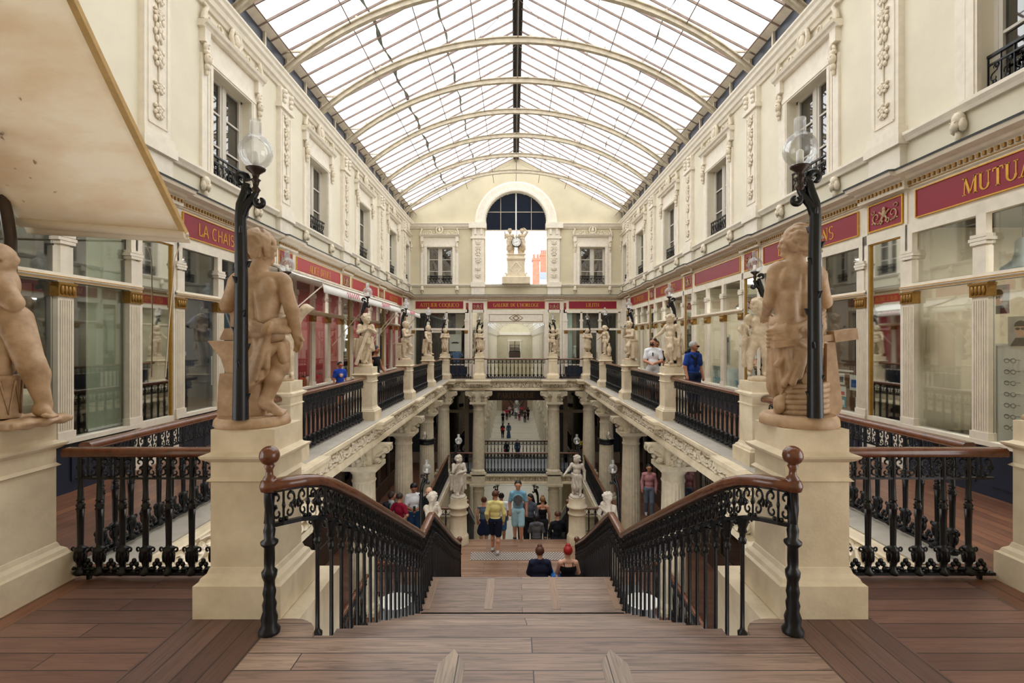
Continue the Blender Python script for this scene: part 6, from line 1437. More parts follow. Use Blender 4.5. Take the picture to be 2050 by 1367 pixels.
# --- clock group in the end wall arch
t = thing('clock_pedestal', 'stone pedestal with a lozenge under the clock in the arch', 'pedestal', (0, 24.85, 4.5))
obj('base', sq(B(), [(0, .62), (.32, .62), (.36, .52)], hx=.06), M['stone'], t); obj('shaft', sq(B(), [(.36, .44), (1.15, .42)]), M['stone'], t); obj('cap', sq(B(), [(1.15, .42), (1.18, .46), (1.26, .47), (1.28, .42), (1.4, .4), (1.42, .44), (1.46, .44)]), M['stone'], t)
b = B(); p = [(-.28, .75), (0, 1.05), (.28, .75), (0, .45)]
for i in range(4): b.tube([(p[i][0], -.43, p[i][1]), (p[(i+1) % 4][0], -.43, p[(i+1) % 4][1])], .02, 5)
obj('lozenge', b, M['trim'], t)
b = B()
for s in (-1, 1): b.spiral((s*.56, .47), .12, .03, PI/2, PI/2+s*5, .05, .03, 12, 0, 6)
obj('side_scroll', b, M['relief'], t)
for s in (-1, 1):
    J = SJ(dict(re=(-.2,-.02,.75), rw=(-.23,-.06,.95)) if s < 0 else dict(le=(.23,-.02,1.0), lw=(.12,-.03,1.14)), dict(lk=(.08,-.1,.4), rk=(-.07,-.08,.4)))
    statue('draped figure on the %s side of the arch clock' % ('left' if s < 0 else 'right'), (s*.31, 24.85, 5.96), s*-.25, st_, J, drape='skirt', fat=1.25, trunk=[e_((-s*.1,.04,.3), (.13,.13,.3)), c_((-s*.06,.05,.1), (-s*.02,.08,.8), .14, .07)], seed=30+s, scale=1.12, look=(-s*.2,-.8,-.3), pl=.16)
t = thing('wall_clock', 'round white clock with roman numerals held by two stone figures', 'clock', (.02, 24.55, 6.55))
def disc(r, y0, y1, n=28): return B().ext([(r*math.cos(a), r*math.sin(a)) for a in np.linspace(0, 2*PI, n+1)[:-1]], 'y', y0, y1)
obj('case', disc(.235, 0, .2), M['blackm'], t); obj('dial', disc(.21, -.012, 0), M['white'], t)
b = B()
for k in range(12):
    a = PI/2-k*PI/6; u = B()
    nb = (4 if k % 3 == 0 else 2)
    for j in range(nb): u.box(-.012*nb/2+.012*j+.002, -.012*nb/2+.012*j+.009, -.016, -.012, -.025, .025)
    b.put(u, Matrix.Translation((.165*math.cos(a), 0, .165*math.sin(a))) @ Matrix.Rotation(-(a-PI/2), 4, 'Y'))
obj('numerals', b, M['blackm'], t)
def clkhand(a, l, w): u = B(); u.ext([(-w, -.03), (w, -.03), (w*.4, l), (-w*.4, l)], 'y', -.02, -.016); o = B(); o.put(u, Matrix.Rotation(-a, 4, 'Y') if False else Matrix.Rotation(a, 4, 'Y')); return o
obj('hour_hand', clkhand(math.radians(65), .1, .01), M['blackm'], t); obj('minute_hand', clkhand(math.radians(250), .15, .007), M['blackm'], t)
obj('plume', sdf([c_((0,.1,.24), (.02,.1,.62), .03, .02), e_((0,.1,.3), (.06,.05,.08))], .015), st_, t)
# ------------------------------------------------------------------ people
def person(label, loc, rz, H, J=None, top=('ffffff', 'tee'), bot=('333344', 'trousers'), hair=('hairb', 'short'), skin='skin', shoe='2b2b2e', h=.011, fat=1.0, look=(0,-1,-.12), extra=None, sit=False, glasses=None, printed=None):
    q = lambda *p: tuple(v*H for v in p)
    D = dict(la=q(.05,.0,.045), ra=q(-.05,.0,.045), lk=q(.052,-.005,.27), rk=q(-.052,-.005,.27), lh=q(.05,0,.5), rh=q(-.05,0,.5), pel=q(0,0,.53), wai=q(0,-.003,.615), che=q(0,0,.72), nk=q(0,.005,.83), hd=q(0,-.012,.925),
             ls=q(.094,0,.785), rs=q(-.094,0,.785), le=q(.13,.012,.635), re=q(-.13,.012,.635), lw=q(.125,-.03,.5), rw=q(-.125,-.03,.5), lt=None, rt=None)
    if sit: D.update(lk=q(.06,-.25,.53), rk=q(-.06,-.25,.53), la=q(.06,-.27,.29), ra=q(-.06,-.27,.29), le=q(.13,-.04,.65), re=q(-.13,-.04,.65), lw=q(.07,-.17,.58), rw=q(-.07,-.17,.58))
    for k_, v in (J or {}).items(): D[k_] = q(*v)
    g = D.get; F = fat
    def torso(i): return [e_(g('che'), (.088*H*F+i, .062*H+i, .085*H+i)), e_(g('wai'), (.074*H*F+i, .056*H*F+i, .075*H+i)), e_(g('pel'), (.086*H*F+i, .062*H*F+i, .06*H+i)), *[c_(add3(g('nk'), q(0,0,-.022)), g(k_), .036*H+i, .03*H+i) for k_ in ('ls', 'rs')]]
    P = torso(0)+[c_(add3(g('nk'), q(0,0,-.03)), add3(g('nk'), q(0,-.005,.04)), .036*H, .031*H)]
    for s in 'lr':
        P += [c_(g(s+'s'), g(s+'e'), .031*H*F, .025*H*F), c_(g(s+'e'), g(s+'w'), .025*H, .017*H), c_(g(s+'h'), g(s+'k'), .055*H*F, .036*H*F), c_(g(s+'k'), g(s+'a'), .036*H, .023*H), e_(tuple(Vector(g(s+'k')).lerp(Vector(g(s+'a')), .33)+Vector((0,.012*H,0))), (.033*H,)*3)]
        P += hand(g(s+'w'), g(s+'e'), .019*H); P.append(c_(add3(g(s+'a'), q(0,0,-.02)), g(s+'t') or add3(g(s+'a'), q(0,-.085,-.03)), .022*H, .014*H))
    hp, sub, _ = headp(g('hd'), .057*H, look, hair=None); P += hp
    t = thing('person', label, 'person', loc, rz)
    obj('body', sdf(P, h, .018, sub=sub), M[skin], t)
    # top
    tc, ty = top; i = .012; C = torso(i)
    hem = g('pel')[2]-(.03*H if ty != 'dress' else .0)
    for s in 'lr':
        if ty in ('tee', 'dress_s'): m = tuple(Vector(g(s+'s')).lerp(Vector(g(s+'e')), .72)); C.append(c_(g(s+'s'), m, .031*H*F+.009, .03*H*F+.009))
        elif ty == 'long': C += [c_(g(s+'s'), g(s+'e'), .031*H*F+.009, .027*H*F+.008), c_(g(s+'e'), tuple(Vector(g(s+'e')).lerp(Vector(g(s+'w')), .92)), .03*H+.005, .022*H+.006)]
    cuts = [((0,0,-1), (0,0,hem-.02*H)), ((0,0,1), (0,0,g('nk')[2]+(.016*H if ty not in ('tank', 'strap') else (-.02*H if ty == 'tank' else -.075*H))))]
    if ty == 'shirt': pass
    if ty != 'none': obj('top', sdf(C, h, .03, cuts=cuts), cloth(tc), t)
    if ty == 'strap':
        st = B()
        for s in (-1, 1): st.tube([add3(g('che'), q(s*.05, .055, .035)), add3(g('nk'), q(s*.055, .02, -.015)), add3(g('che'), q(s*.05, -.06, .04))], .008, 5)
        obj('strap', st, cloth(tc), t)
    bc, by = bot; C = [e_(g('pel'), (.09*H*F+.008, .066*H*F+.008, .062*H)), ]
    for s in 'lr':
        k = Vector(g(s+'k')); hpv = Vector(g(s+'h'))
        if by == 'shorts': C.append(c_(g(s+'h'), tuple(hpv.lerp(k, .85)), .062*H*F, .054*H*F))
        elif by == 'trousers': C += [c_(g(s+'h'), g(s+'k'), .06*H*F, .043*H*F), c_(g(s+'k'), add3(g(s+'a'), q(0,0,.0)), .043*H*F, .034*H)]
        elif by == 'skirt': C.append(c_(g('pel'), tuple((hpv.lerp(k, .8)+Vector(g('pel'))*0)), .075*H*F, .085*H*F))
        elif by == 'long': C.append(c_(g('pel'), add3(g(s+'a'), q(0,0,.02)), .08*H, .09*H))
    obj({'trousers': 'trousers', 'shorts': 'shorts'}.get(by, 'skirt'), sdf(C, h, .02, cuts=[((0,0,1), (0,0,g('pel')[2]+.045*H))]), cloth(bc), t)
    for s in 'lr':
        a = g(s+'a'); tt = g(s+'t') or add3(a, q(0,-.085,-.03)); obj('shoe', sdf([c_(add3(a, q(0,.015,-.022)), tt, .028*H, .021*H), c_(add3(a, q(0,0,.0)), add3(a, q(0,0,-.02)), .027*H, .03*H)], h, .01, cuts=[((0,0,-1), (0,0,min(a[2], tt[2])-.045*H+(.0)))]), cloth(shoe), t)
    # hair
    hm, hs = hair
    if hs:
        c = Vector(g('hd')); r = .057*H; f = Vector(look).normalized(); u = Vector((0,0,1)); u = (u-f*u.dot(f)).normalized()
        hc = c-f*(r*.18)+u*(r*.2); C = [e_(tuple(hc), (r*1.0, r*1.06, r*1.02))]; cut = [(tuple(f-u*.75), tuple(c+f*(r*.42)+u*(r*.3)))]
        if hs == 'short': cut.append((tuple(-u*1.0-f*.0), tuple(c-u*(r*.35))))
        if hs == 'bun': C.append(e_(tuple(c-f*(r*.75)+u*(r*.75)), (r*.5,)*3))
        if hs == 'top': C.append(e_(tuple(c-f*(r*.1)+u*(r*1.25)), (r*.55, r*.5, r*.4)))
        if hs == 'long': s_ = f.cross(u); C += [c_(tuple(hc-f*(r*.4)+s_*(r*k)), tuple(c-f*(r*1.15)-u*(r*3.2)+s_*(r*k*1.2)), r*.5, r*.4) for k in (-.5, 0, .5)]; cut = []
        if hs == 'pony': C.append(c_(tuple(c-f*(r*.95)+u*(r*.2)), tuple(c-f*(r*1.3)-u*(r*1.3)), r*.35, r*.2))
        if hs == 'bob': C += [e_(tuple(c-f*(r*.35)-u*(r*.15)), (r*1.1, r*1.0, r*1.1))]
        obj('hair', sdf(C, h*.9, .02, cuts=cut), M[hm], t)
    if h < .02:
        c = Vector(g('hd')); r = .057*H; f = Vector(look).normalized(); u = Vector((0,0,1)); u = (u-f*u.dot(f)).normalized(); s_ = f.cross(u)
        if glasses:
            b = B()
            for k in (-1, 1): p = c+f*(r*1.03)+s_*(r*.38*k)+u*(r*.0); b.blob(tuple(p), (r*.3, r*.2, r*.2), 8, 6); b.tube([p+s_*(r*.25*k), c+s_*(r*.95*k)], r*.06, 4)
            obj('glasses', b, cloth(glasses), t)
        else:
            for k in (-1, 1): obj('eye', B().blob(tuple(c+f*(r*.86)+s_*(r*.34*k)-u*(r*.02)), r*.13, 8, 6), M['blackm'], t)
    for nm, b, m in (extra or ()): obj(nm, b, m, t)
    return t
M['grayhair'] = mk('hair_grey', 'b9b6b0', .6, var=.3, sc=50); M['redhair'] = mk('hair_red', 'b01c1c', .5, var=.4, sc=40); M['blond'] = mk('hair_dark_blond', '8a5f35', .5, var=.4, sc=50); M['auburn'] = mk('hair_auburn', '5a3220', .5, var=.4, sc=50)
handsf = dict(le=(.125,-.03,.63), re=(-.125,-.03,.63), lw=(.03,-.11,.6), rw=(-.03,-.11,.6))
stride = dict(lk=(.05,-.06,.28), la=(.05,-.06,.05), rk=(-.05,.01,.27), ra=(-.05,.09,.06), rt=(-.05,.02,.012))
def prt(w, h_, z, d, m): return ('print', B().ext([(w*math.cos(a)*(1+.15*math.sin(3*a)), z+h_*math.sin(a)) for a in np.linspace(0, 2*PI, 15)[:-1]], 'y', d, d+.02), m)
# upper gallery
person('boy in a blue t-shirt and red glasses standing on the left upper gallery', (-4.55, 12.9, 0), .7, 1.2, dict(lw=(.13,-.06,.5)), ('2f55c4', 'tee'), ('23262e', 'shorts'), ('hairk', 'short'), 'skin', 'd0d0d0', look=(.25,-.95,-.15), glasses='c8202a', extra=[prt(.05, .05, .85, -.098, cloth('e8b090')), prt(.03, .025, .86, -.108, M['white'])])
person('black-haired woman in a black sleeveless top behind the clasped-hands statue', (-3.7, 13.1, 0), 1.3, 1.62, dict(le=(.14,-.03,.64), lw=(.12,-.12,.53)), ('17171a', 'tank'), ('1c1c20', 'skirt'), ('hairk', 'long'), 'skin3')
person('bearded man in a white t-shirt and pale shorts leaning at the right railing', (3.82, 14.2, 0), -.35, 1.84, dict(handsf), ('eceef2', 'tee'), ('d9dce0', 'shorts'), ('hairb', 'short'), 'skin', look=(-.35,-.9,-.3), extra=[('beard', sdf([e_((-.028,-.098,1.63), (.055,.045,.055))], .01), M['hairb']), ('sunglasses', B().box(-.015, .015, -.142, -.132, 1.3, 1.4), M['blackm'])])
person('dark-clothed person half hidden behind the man in the white t-shirt', (4.05, 14.75, 0), -.2, 1.76, None, ('1b1d22', 'tee'), ('20242c', 'trousers'), ('hairb', 'short'), 'skin3')
swt = sdf([c_((-.17,.05,1.44), (0,.085,1.5), .035, .04), c_((0,.085,1.5), (.17,.05,1.44), .04, .035), c_((-.17,.03,1.44), (-.05,-.13,1.3), .035, .03), c_((.17,.03,1.44), (-.02,-.135,1.29), .035, .03), c_((-.05,-.14,1.3), (-.07,-.15,1.12), .03, .028)], .011)
person('grey-haired man in a blue polo and dark jeans with a sweater on his shoulders', (4.2, 12.1, 0), .35, 1.73, dict(lw=(.13,-.04,.5)), ('27489a', 'tee'), ('202c48', 'trousers'), ('grayhair', 'short'), 'skin', fat=1.15, look=(.6,-.8,-.1), glasses='17171a', extra=[('sweater', swt, cloth('1a2030'))])
# middle level, left group
bp = sdf([('b', (0,.16,1.12), (.14,.07,.2), None, .05), ('b', (0,.23,1.02), (.1,.03,.09), None, .03), c_((-.1,.1,1.3), (-.1,-.08,1.3), .018, .018), c_((.1,.1,1.3), (.1,-.08,1.3), .018, .018)], .012)
person('woman in a pale t-shirt with a dark backpack among the group at the column', (-3.58, 14.35, Z2), 2.1, 1.63, None, ('aeb0ba', 'tee'), ('1a1b22', 'trousers'), ('hairb', 'bob'), 'skin', extra=[('backpack', bp, cloth('20262f'))])
person('man in a maroon t-shirt seen from behind among the group at the column', (-3.27, 13.95, Z2), 2.7, 1.7, dict(le=(.17,.02,.66), lw=(.08,.04,.56), re=(-.17,.02,.66), rw=(-.1,.06,.57)), ('8e1633', 'tee'), ('1b2038', 'trousers'), ('hairb', 'short'), 'skin')
person('tall dark-haired man in a white t-shirt and jeans looking down at his phone', (-2.98, 14.5, Z2), .25, 1.83, dict(handsf), ('e6e9ee', 'tee'), ('2b4a6e', 'trousers'), ('hairk', 'short'), 'skin3', look=(.15,-.8,-.6), extra=[('phone', B().box(-.035, .035, -.28, -.27, 1.09, 1.23), M['blackm'])])
person('bald man in a black t-shirt behind the left stone putto', (-2.5, 14.3, Z2), -.3, 1.78, None, ('1b1c20', 'tee'), ('2a2c30', 'trousers'), ('hairb', None), 'skin2', fat=1.1)
person('man in a pink shirt and grey jeans walking along the right middle gallery', (4.45, 17.0, Z2), -.2, 1.77, stride, ('c98f92', 'long'), ('6d7888', 'trousers'), ('hairk', 'short'), 'skin', 'd8d8d8')
# lower landing and bottom flight
person('man in a yellow shirt and navy shorts walking away on the lower landing', (-.62, 14.05, Z2), PI-.1, 1.74, dict(stride, le=(.135,.03,.63), re=(-.14,.0,.63)), ('efe196', 'long'), ('1d2238', 'shorts'), ('auburn', 'short'), 'skin', 'c9c6c4', fat=1.05)
stp = lambda y: Z2-(math.floor((y-15.0)/TR)+1)*RI
def on(x, y): return (x, y, stp(y))
person('woman in a grey-blue sleeveless dress going down the bottom stairs', on(-1.08, 16.45), PI, 1.66, None, ('5b6a7c', 'tank'), ('1d2640', 'skirt'), ('auburn', 'bun'), 'skin')
person('dark-skinned woman in a white top ahead of the man in yellow', on(-.5, 15.9), PI+.1, 1.62, None, ('e9eaf0', 'tee'), ('33557a', 'shorts'), ('hairk', 'bun'), 'skin3')
person('tall man in a light blue printed t-shirt and patterned shorts coming up the stairs', on(.02, 15.12), 0, 1.9, dict(stride, le=(.13,.01,.635), lw=(.135,-.03,.49)), ('7fb0cc', 'tee'), ('a9cfdd', 'shorts'), ('hairk', 'short'), 'skin', '33363c', extra=[prt(.13, .16, 1.33, -.158, cloth('6b6a70', .6, 30.)), ('watch', B().lathe([(.98, .03), (1.0, .03)], 10, (.25, -.045)), M['blackm'])])
person('long-haired woman in a grey jacket facing up the bottom stairs', on(.42, 16.2), -.4, 1.68, None, ('565b68', 'long'), ('17181c', 'trousers'), ('hairk', 'long'), 'skin', look=(-.4,-.9,-.2))
person('woman with curled short hair in a black open-backed top on the bottom stairs', on(.86, 16.9), PI, 1.7, None, ('17171b', 'strap'), ('2b2c33', 'trousers'), ('blond', 'top'), 'skin')
person('brown-haired person behind the man in the light blue t-shirt', on(.2, 17.1), .1, 1.74, None, ('2a2a30', 'tee'), ('222228', 'trousers'), ('auburn', 'short'), 'skin')
sitz = lambda z, H: z-.48*H
person('person in a grey hooded jacket sitting on the bottom stairs, seen from behind', (.58, 15.28, sitz(Z2-RI, 1.62)), PI, 1.62, None, ('63646a', 'long'), ('2a2b30', 'trousers'), ('hairk', 'bob'), 'skin', sit=True, extra=[('hood', sdf([e_((0,.075,1.33), (.1,.05,.07))], .012), cloth('63646a'))])
person('man in a dark jacket sitting on the bottom stairs, head turned left', (1.22, 15.28, sitz(Z2-RI, 1.76)), PI+.2, 1.76, None, ('1a1c24', 'long'), ('1c1d24', 'trousers'), ('auburn', 'short'), 'skin2', sit=True, look=(.5,-.8,-.3))
sq_ = ZL-11*RI
nav = mk('speckled_navy', '1b2140', .85, var=.3, sc=25); kk = nav.node_tree
M['cloth_speck'] = nav
specks = B(); rr_ = random.Random(5)
for i in range(70):
    a = rr_.uniform(.1, PI-.1); z = rr_.uniform(.86, 1.3); specks.blob((.165*1.18*math.cos(a), .128*1.1*math.sin(a), z), (.006, .006, .006), 4, 3)
person('auburn-haired woman in a speckled navy top sitting on the lower stairs', (.43, 10.35, sitz(sq_, 1.64)), PI, 1.64, None, ('speck', 'long'), ('1f2024', 'trousers'), ('auburn', 'top'), 'skin2', sit=True, fat=1.3, h=.01)
person('red-haired woman in a black strappy top sitting on the lower stairs', (1.01, 10.35, sitz(sq_, 1.66)), PI, 1.66, None, ('15151a', 'strap'), ('2d4f86', 'trousers'), ('redhair', 'top'), 'skin2', sit=True, fat=1.12, h=.01)
t = thing('blue_bag', 'bright blue bag between the two women sitting on the stairs', 'bag', (.7, 10.33, sq_)); obj('body', sdf([('b', (0,0,.15), (.05,.1,.14), None, .04)], .012), cloth('2f74c0'), t); obj('handle', B().tube([(0,-.05,.28), (0,-.03,.36), (0,.03,.36), (0,.05,.28)], .008, 5), cloth('2f74c0'), t)
# far passage
Z3p = Z3
person('woman in black with a red bag walking in the passage', (-1.32, 54.5, Z3p), PI, 1.62, None, ('23202a', 'tee'), ('1d1d22', 'trousers'), ('hairk', 'long'), 'skin3', h=.022, extra=[('bag', sdf([e_((.02,.14,1.0), (.14,.08,.2))], .03), cloth('b02030'))])
person('woman in a long blue dress walking in the passage', (-.68, 54.5, Z3p), PI, 1.66, None, ('3d5878', 'long'), ('3d5878', 'long'), ('hairk', 'bob'), 'skin', h=.022)
person('person in black with a red bag beyond the middle bridge railing', (-.75, 44.5, Z3p), PI, 1.7, None, ('1e1c20', 'long'), ('1c1c20', 'trousers'), ('hairk', 'short'), 'skin', h=.022, extra=[('bag', sdf([e_((.18,.02,.8), (.1,.08,.14))], .03), cloth('b02436'))])
person('person in a blue jacket beyond the middle bridge railing', (.2, 44.8, Z3p), PI, 1.74, None, ('2f4c74', 'long'), ('2a3c5c', 'trousers'), ('hairb', 'short'), 'skin', h=.022)
for i, (x, y, tc, bc, lb_) in enumerate(((-1.5, 64, '15161a', '1c1c20', 'person in black at the left wall of the far crowd'), (-1.05, 67, 'b03048', '2a2a36', 'person in a red top at the left of the far crowd'), (-.7, 69.5, 'c8a0a8', '33343c', 'person in pink further back in the far crowd'), (.15, 68, 'e0d8d8', '4a4450', 'person in white in the middle of the far crowd'), (.6, 66.5, 'd8a8b8', '8a3050', 'person in a pale pink top right of the far crowd centre'), (1.0, 70, 'c43a50', '2c2c38', 'person in bright red at the back of the far crowd'), (1.3, 65, '3a3838', '26262a', 'person in dark grey at the right of the far crowd'), (1.75, 67, '1d1c22', '202024', 'person in black at the right wall of the far crowd'))):
    person(lb_, (x, y, Z3p), PI*(i % 2), 1.6+.04*(i % 4), None, (tc, 'tee'), (bc, 'trousers'), ('hairk', 'bob' if i % 2 else 'short'), 'skin', h=.03)
# ------------------------------------------------------------------ awnings
def cloth_strip(P0, P1, Q0, Q1, sag, nu, nv, th=.012):
    """quad P0-P1 (top) to Q0-Q1 (bottom) as a thin solid sagging sheet"""
    vs = []
    P0, P1, Q0, Q1 = map(Vector, (P0, P1, Q0, Q1)); nr = (P1-P0).cross(Q0-P0).normalized()
    for k in (0, 1):
        for j in range(nv+1):
            for i in range(nu+1):
                u, v = i/nu, j/nv; p = P0.lerp(P1, u).lerp(Q0.lerp(Q1, u), v); p = p+nr*(k*th); p.z -= sag*math.sin(PI*v)*(.8+.2*math.sin(7*u)); vs.append(p)
    w = nu+1; n = w*(nv+1); f = []
    for j in range(nv):
        for i in range(nu):
            a = j*w+i; f += [(a, a+1, a+w+1, a+w), (n+a, n+a+w, n+a+w+1, n+a+1)]
    for i in range(nu): f += [(i, n+i, n+i+1, i+1), (nv*w+i, nv*w+i+1, n+nv*w+i+1, n+nv*w+i)]
    for j in range(nv): f += [(j*w, (j+1)*w, n+(j+1)*w, n+j*w), (j*w+nu, n+j*w+nu, n+(j+1)*w+nu, (j+1)*w+nu)]
    return B().add(vs, f, True)
t = thing('awning', 'large stained cream awning hanging over the near left corner', 'awning')
xa, xb = -3.4, -5.02; yb_, zb_ = 5.05, 2.79; yt, zt = 2.55, 5.8
k = N('awning_stained'); geo = k.n('ShaderNodeNewGeometry'); ns = k.n('ShaderNodeTexNoise', Scale=2.2, Detail=6., Roughness=.65); mp = k.n('ShaderNodeMapping'); mp.inputs['Scale'].default_value = (.5, 1.4, 1.4); k.l(geo.outputs['Position'], mp.inputs[0]); k.l(mp.outputs[0], ns.inputs['Vector'])
c0 = k.ramp(ns.outputs['Fac'], (.3, lin('ead9bf')), (.6, lin('f7efe0'))); n2 = k.n('ShaderNodeTexNoise', Scale=5.5, Detail=5.); k.l(geo.outputs['Position'], n2.inputs['Vector']); c1 = k.mix(k.ramp(n2.outputs['Fac'], (.69, (0,0,0,1)), (.72, (.8,.8,.8,1))), c0, lin('7d5f46')); k.l(c1, k.b.inputs['Base Color']); k.b.inputs['Roughness'].default_value = .9; tl = k.n('ShaderNodeBsdfTranslucent'); k.l(c1, tl.inputs[0]); mx = k.n('ShaderNodeMixShader'); mx.inputs[0].default_value = .45; k.l(k.b.outputs[0], mx.inputs[1]); k.l(tl.outputs[0], mx.inputs[2]); k.l(mx.outputs[0], k.o.inputs[0])
obj('canvas', cloth_strip((xb, yt, zt), (xa, yt, zt), (xb, yb_-.03, zb_+.11), (xa, yb_, zb_), .08, 14, 14), k.m, t)
b = B(); b.sweep([(xa, yt-.02, zt-.02)]+[(xa, yt+(yb_-yt)*i/14, zt+(zb_-zt)*i/14-.08*math.sin(PI*i/14)) for i in range(15)], [(-.028, -.022), (.028, -.022), (.028, .022), (-.028, .022)]); obj('edge_trim', b, M['tan'], t)
b = B(); b.tube([(xb, yb_-.03, zb_+.1), (xa+.02, yb_, zb_-.02)], .045, 10); obj('front_bar', b, M['awn'], t)
obj('valance', cloth_strip((xb, yb_+.0, zb_+.09), (xa+.01, yb_+.03, zb_-.01), (xb, yb_+.05, zb_+.0), (xa+.01, yb_+.07, zb_-.09), .0, 10, 2), M['awn'], t)
b = B(); b.tube([(xa+.03, yb_, zb_-.03), (-3.8, 5.6, 2.86), (-5.0, 7.6, 3.2)], .016, 6); obj('arm', b, M['steel'], t)
t = thing('drain_pipe', 'dark brown pipe at the left edge below the big awning', 'pipe', (-4.95, 4.86, 1.75)); b = B(); b.tube([(0, 0, -1.75), (0, 0, .95), (-.04, 0, 1.2), (-.08, 0, 1.35)], .05, 10); obj('pipe', b, M['dkwood'], t); obj('collar', B().lathe([(.3, .06), (.36, .06)], 12), M['dkwood'], t)
b = B(); b.box(-W-.2, -3.42, 2.35, 2.5, 0, 7.2); struct('wall_near_left', b, M['plaster'], 'cream wall carrying the big awning')
t = thing('pull_line', 'thin pale cord hanging from the end of the big awning', 'cord', (0,0,0)); obj('cord', B().tube([(-4.9, 7.25, 3.1), (-4.97, 7.25, 2.9), (-5.02, 7.2, 2.0), (-5.04, 7.15, 1.2)], .008, 5), M['awn'], t)
wv = mk('white_canvas', 'f3f1ec', .8, var=.05)
pnk = mk('pink_script', 'e07a8a', .7, var=0)
for nm, y0, y1, lb_ in (('near', 10.35, 17.4, 'long white awning with pink script along the red shops'), ('far', 17.6, 21.0, 'shorter white awning at the far end of the red shops')):
    t = thing('shop_awning', lb_, 'awning'); xo, xi = -4.02, -4.98
    obj('canvas', cloth_strip((xi, y0, 3.24), (xi, y1, 3.24), (xo, y0, 2.93), (xo, y1, 2.9), .03, 16, 4), wv, t)
    obj('valance', cloth_strip((xo, y0, 2.92), (xo, y1, 2.88), (xo+.03, y0, 2.71), (xo+.03, y1, 2.68), 0, 24, 2), wv, t)
    b = B(); b.tube([(xi-.02, y0-1.3 if nm == 'near' else y0, 3.27), (xi-.02, y1, 3.27)], .045, 8); b.tube([(xo, y0, 2.91), (xo, y1, 2.88)], .02, 6); obj('roller', b, M['steel'], t)
    for y in ((y0+.1, y1-.1) if nm == 'far' else (y0+.1, 14, y1-.1)): obj('arm', B().tube([(xo, y, 2.9), (-5.03, y-.3 if y > y0+1 or nm == 'far' else y-1.0, 1.6)], .014, 6), M['trim'], t)
    for yc in ((12.2, 15.3) if nm == 'near' else (19.3,)):
        s = B(); pts = []
        for i in range(60): a = i/60; pts.append((xo+.05, yc-.5+a*1.0, 2.8+.045*math.sin(a*38)*(1 if i % 9 < 6 else 1.6)))
        obj('script', s.tube(pts, .007, 4), pnk, t)
# ------------------------------------------------------------------ beyond the arch
br = mk('red_brick', 'd08068', .8, var=.3, sc=9, bump=.2)
t = sroot('floor_roofscape', 'slate roofs beyond the arch'); b = B(); b.ext([(41, 5.3), (44, 7.15), (47, 5.3)], 'x', 1.85, 3.4); b.ext([(43, 5.3), (45, 6.9), (47, 5.3)], 'x', -2.3, -1.0); b.box(2.2, 3.4, 45, 46, 5.3, 7.9); obj('slate_roof', b, mk('slate_tiles', '9ba7b2', .6, var=.2, sc=12), t); b = B(); b.box(-2.9, -2.15, 42, 43, 5.3, 9.4); b.ext([(-2.9, 9.4), (-2.15, 9.4), (-2.3, 9.7), (-2.9, 9.8)], 'y', 42, 43); obj('pale_gable', b, M['plaster'], t)
for lb_, x0, x1, z1, y, n in (('lower red brick chimney with two pots beyond the arch', 1.45, 2.0, 8.6, 42, 2), ('taller red brick chimney at the right edge of the arch', 2.3, 2.95, 9.7, 46.2, 3)):
    t = thing('chimney', lb_, 'chimney', ((x0+x1)/2, y, 5.3)); w_ = (x1-x0)/2; b = B(); b.box(-w_, w_, -.5, .5, 0, z1-5.3); b.box(-w_-.06, w_+.06, -.56, .56, z1-5.5, z1-5.3); obj('stack', b, br, t)
    for i in range(n): obj('pot', B().lathe([(z1-5.3, .1), (z1-5.0, .085), (z1-4.97, .1), (z1-4.93, .1)], 10, (-w_*.6+i*1.2*w_/max(1, n-1), 0)), br, t)
b = B(); b.box(-6, 6, 41, 48, 5.22, 5.3); struct('floor_roof_terrace', b, M['lead'])
# ------------------------------------------------------------------ passage fittings
t = thing('hanging_lantern', 'black wrought iron lantern hanging in the passage opening', 'lantern', (.05, 29, -2.0)); b = B(); b.tube([(0,0,1.9), (0,0,.6)], .015, 5); b.box(-.5, .5, -.02, .02, .55, .6); obj('rod', b, M['iron'], t); b = B()
for s in (-1, 1):
    b.spiral((s*.3, .1), .25, .06, PI/2, PI/2+s*5, .03, .02, 14, 0, 5); b.spiral((s*.35, -.3), .22, .05, -PI/2, -PI/2-s*5, .03, .02, 14, 0, 5); b.tube([(s*.5,0,.58), (s*.45,0,.3), (s*.12,0,-.1), (s*.3,0,-.5)], .025, 5)
b.tube([(.3*math.cos(a), .3*math.sin(a), -.5) for a in np.linspace(0, 2*PI, 17)], .025, 5); obj('scrollwork', b, M['iron'], t)
b = B(); b.lathe([(-.35, .04), (-.3, .14), (.0, .2), (.3, .1), (.35, .03)], 12); obj('globe', b, M['lampg'], t)
for s, nm in ((-1, 'left'), (1, 'right')):
    o = lamp('lamp standard %s of the centre beyond the bottom stairs' % nm, (s*1.0+.0, 27.5, Z3), 0 if s < 0 else PI, thorns=False); o.scale = (1.7, 1.7, 1.7)
    t = thing('column_lamp', 'black banded lamp strapped to the third %s column' % nm, 'lamp', (s*3.4, 19.1, -2.15)); b = B(); b.lathe([(0, .3), (.03, .33), (.07, .3), (.12, .3), (.16, .33), (.2, .3)], 20); obj('band', b, M['iron'], t); b = B(); b.tube([(0, -.3, .1), (0, -.42, .14), (0, -.45, .24)], .02, 6); obj('arm', b, M['iron'], t); b = B(); b.blob((0, -.45, .34), .1, 14, 10); obj('globe', b, M['lampg'], t); obj('chimney', B().lathe([(.42, .03), (.52, .03)], 10, (0, -.45)), M['opal'], t)
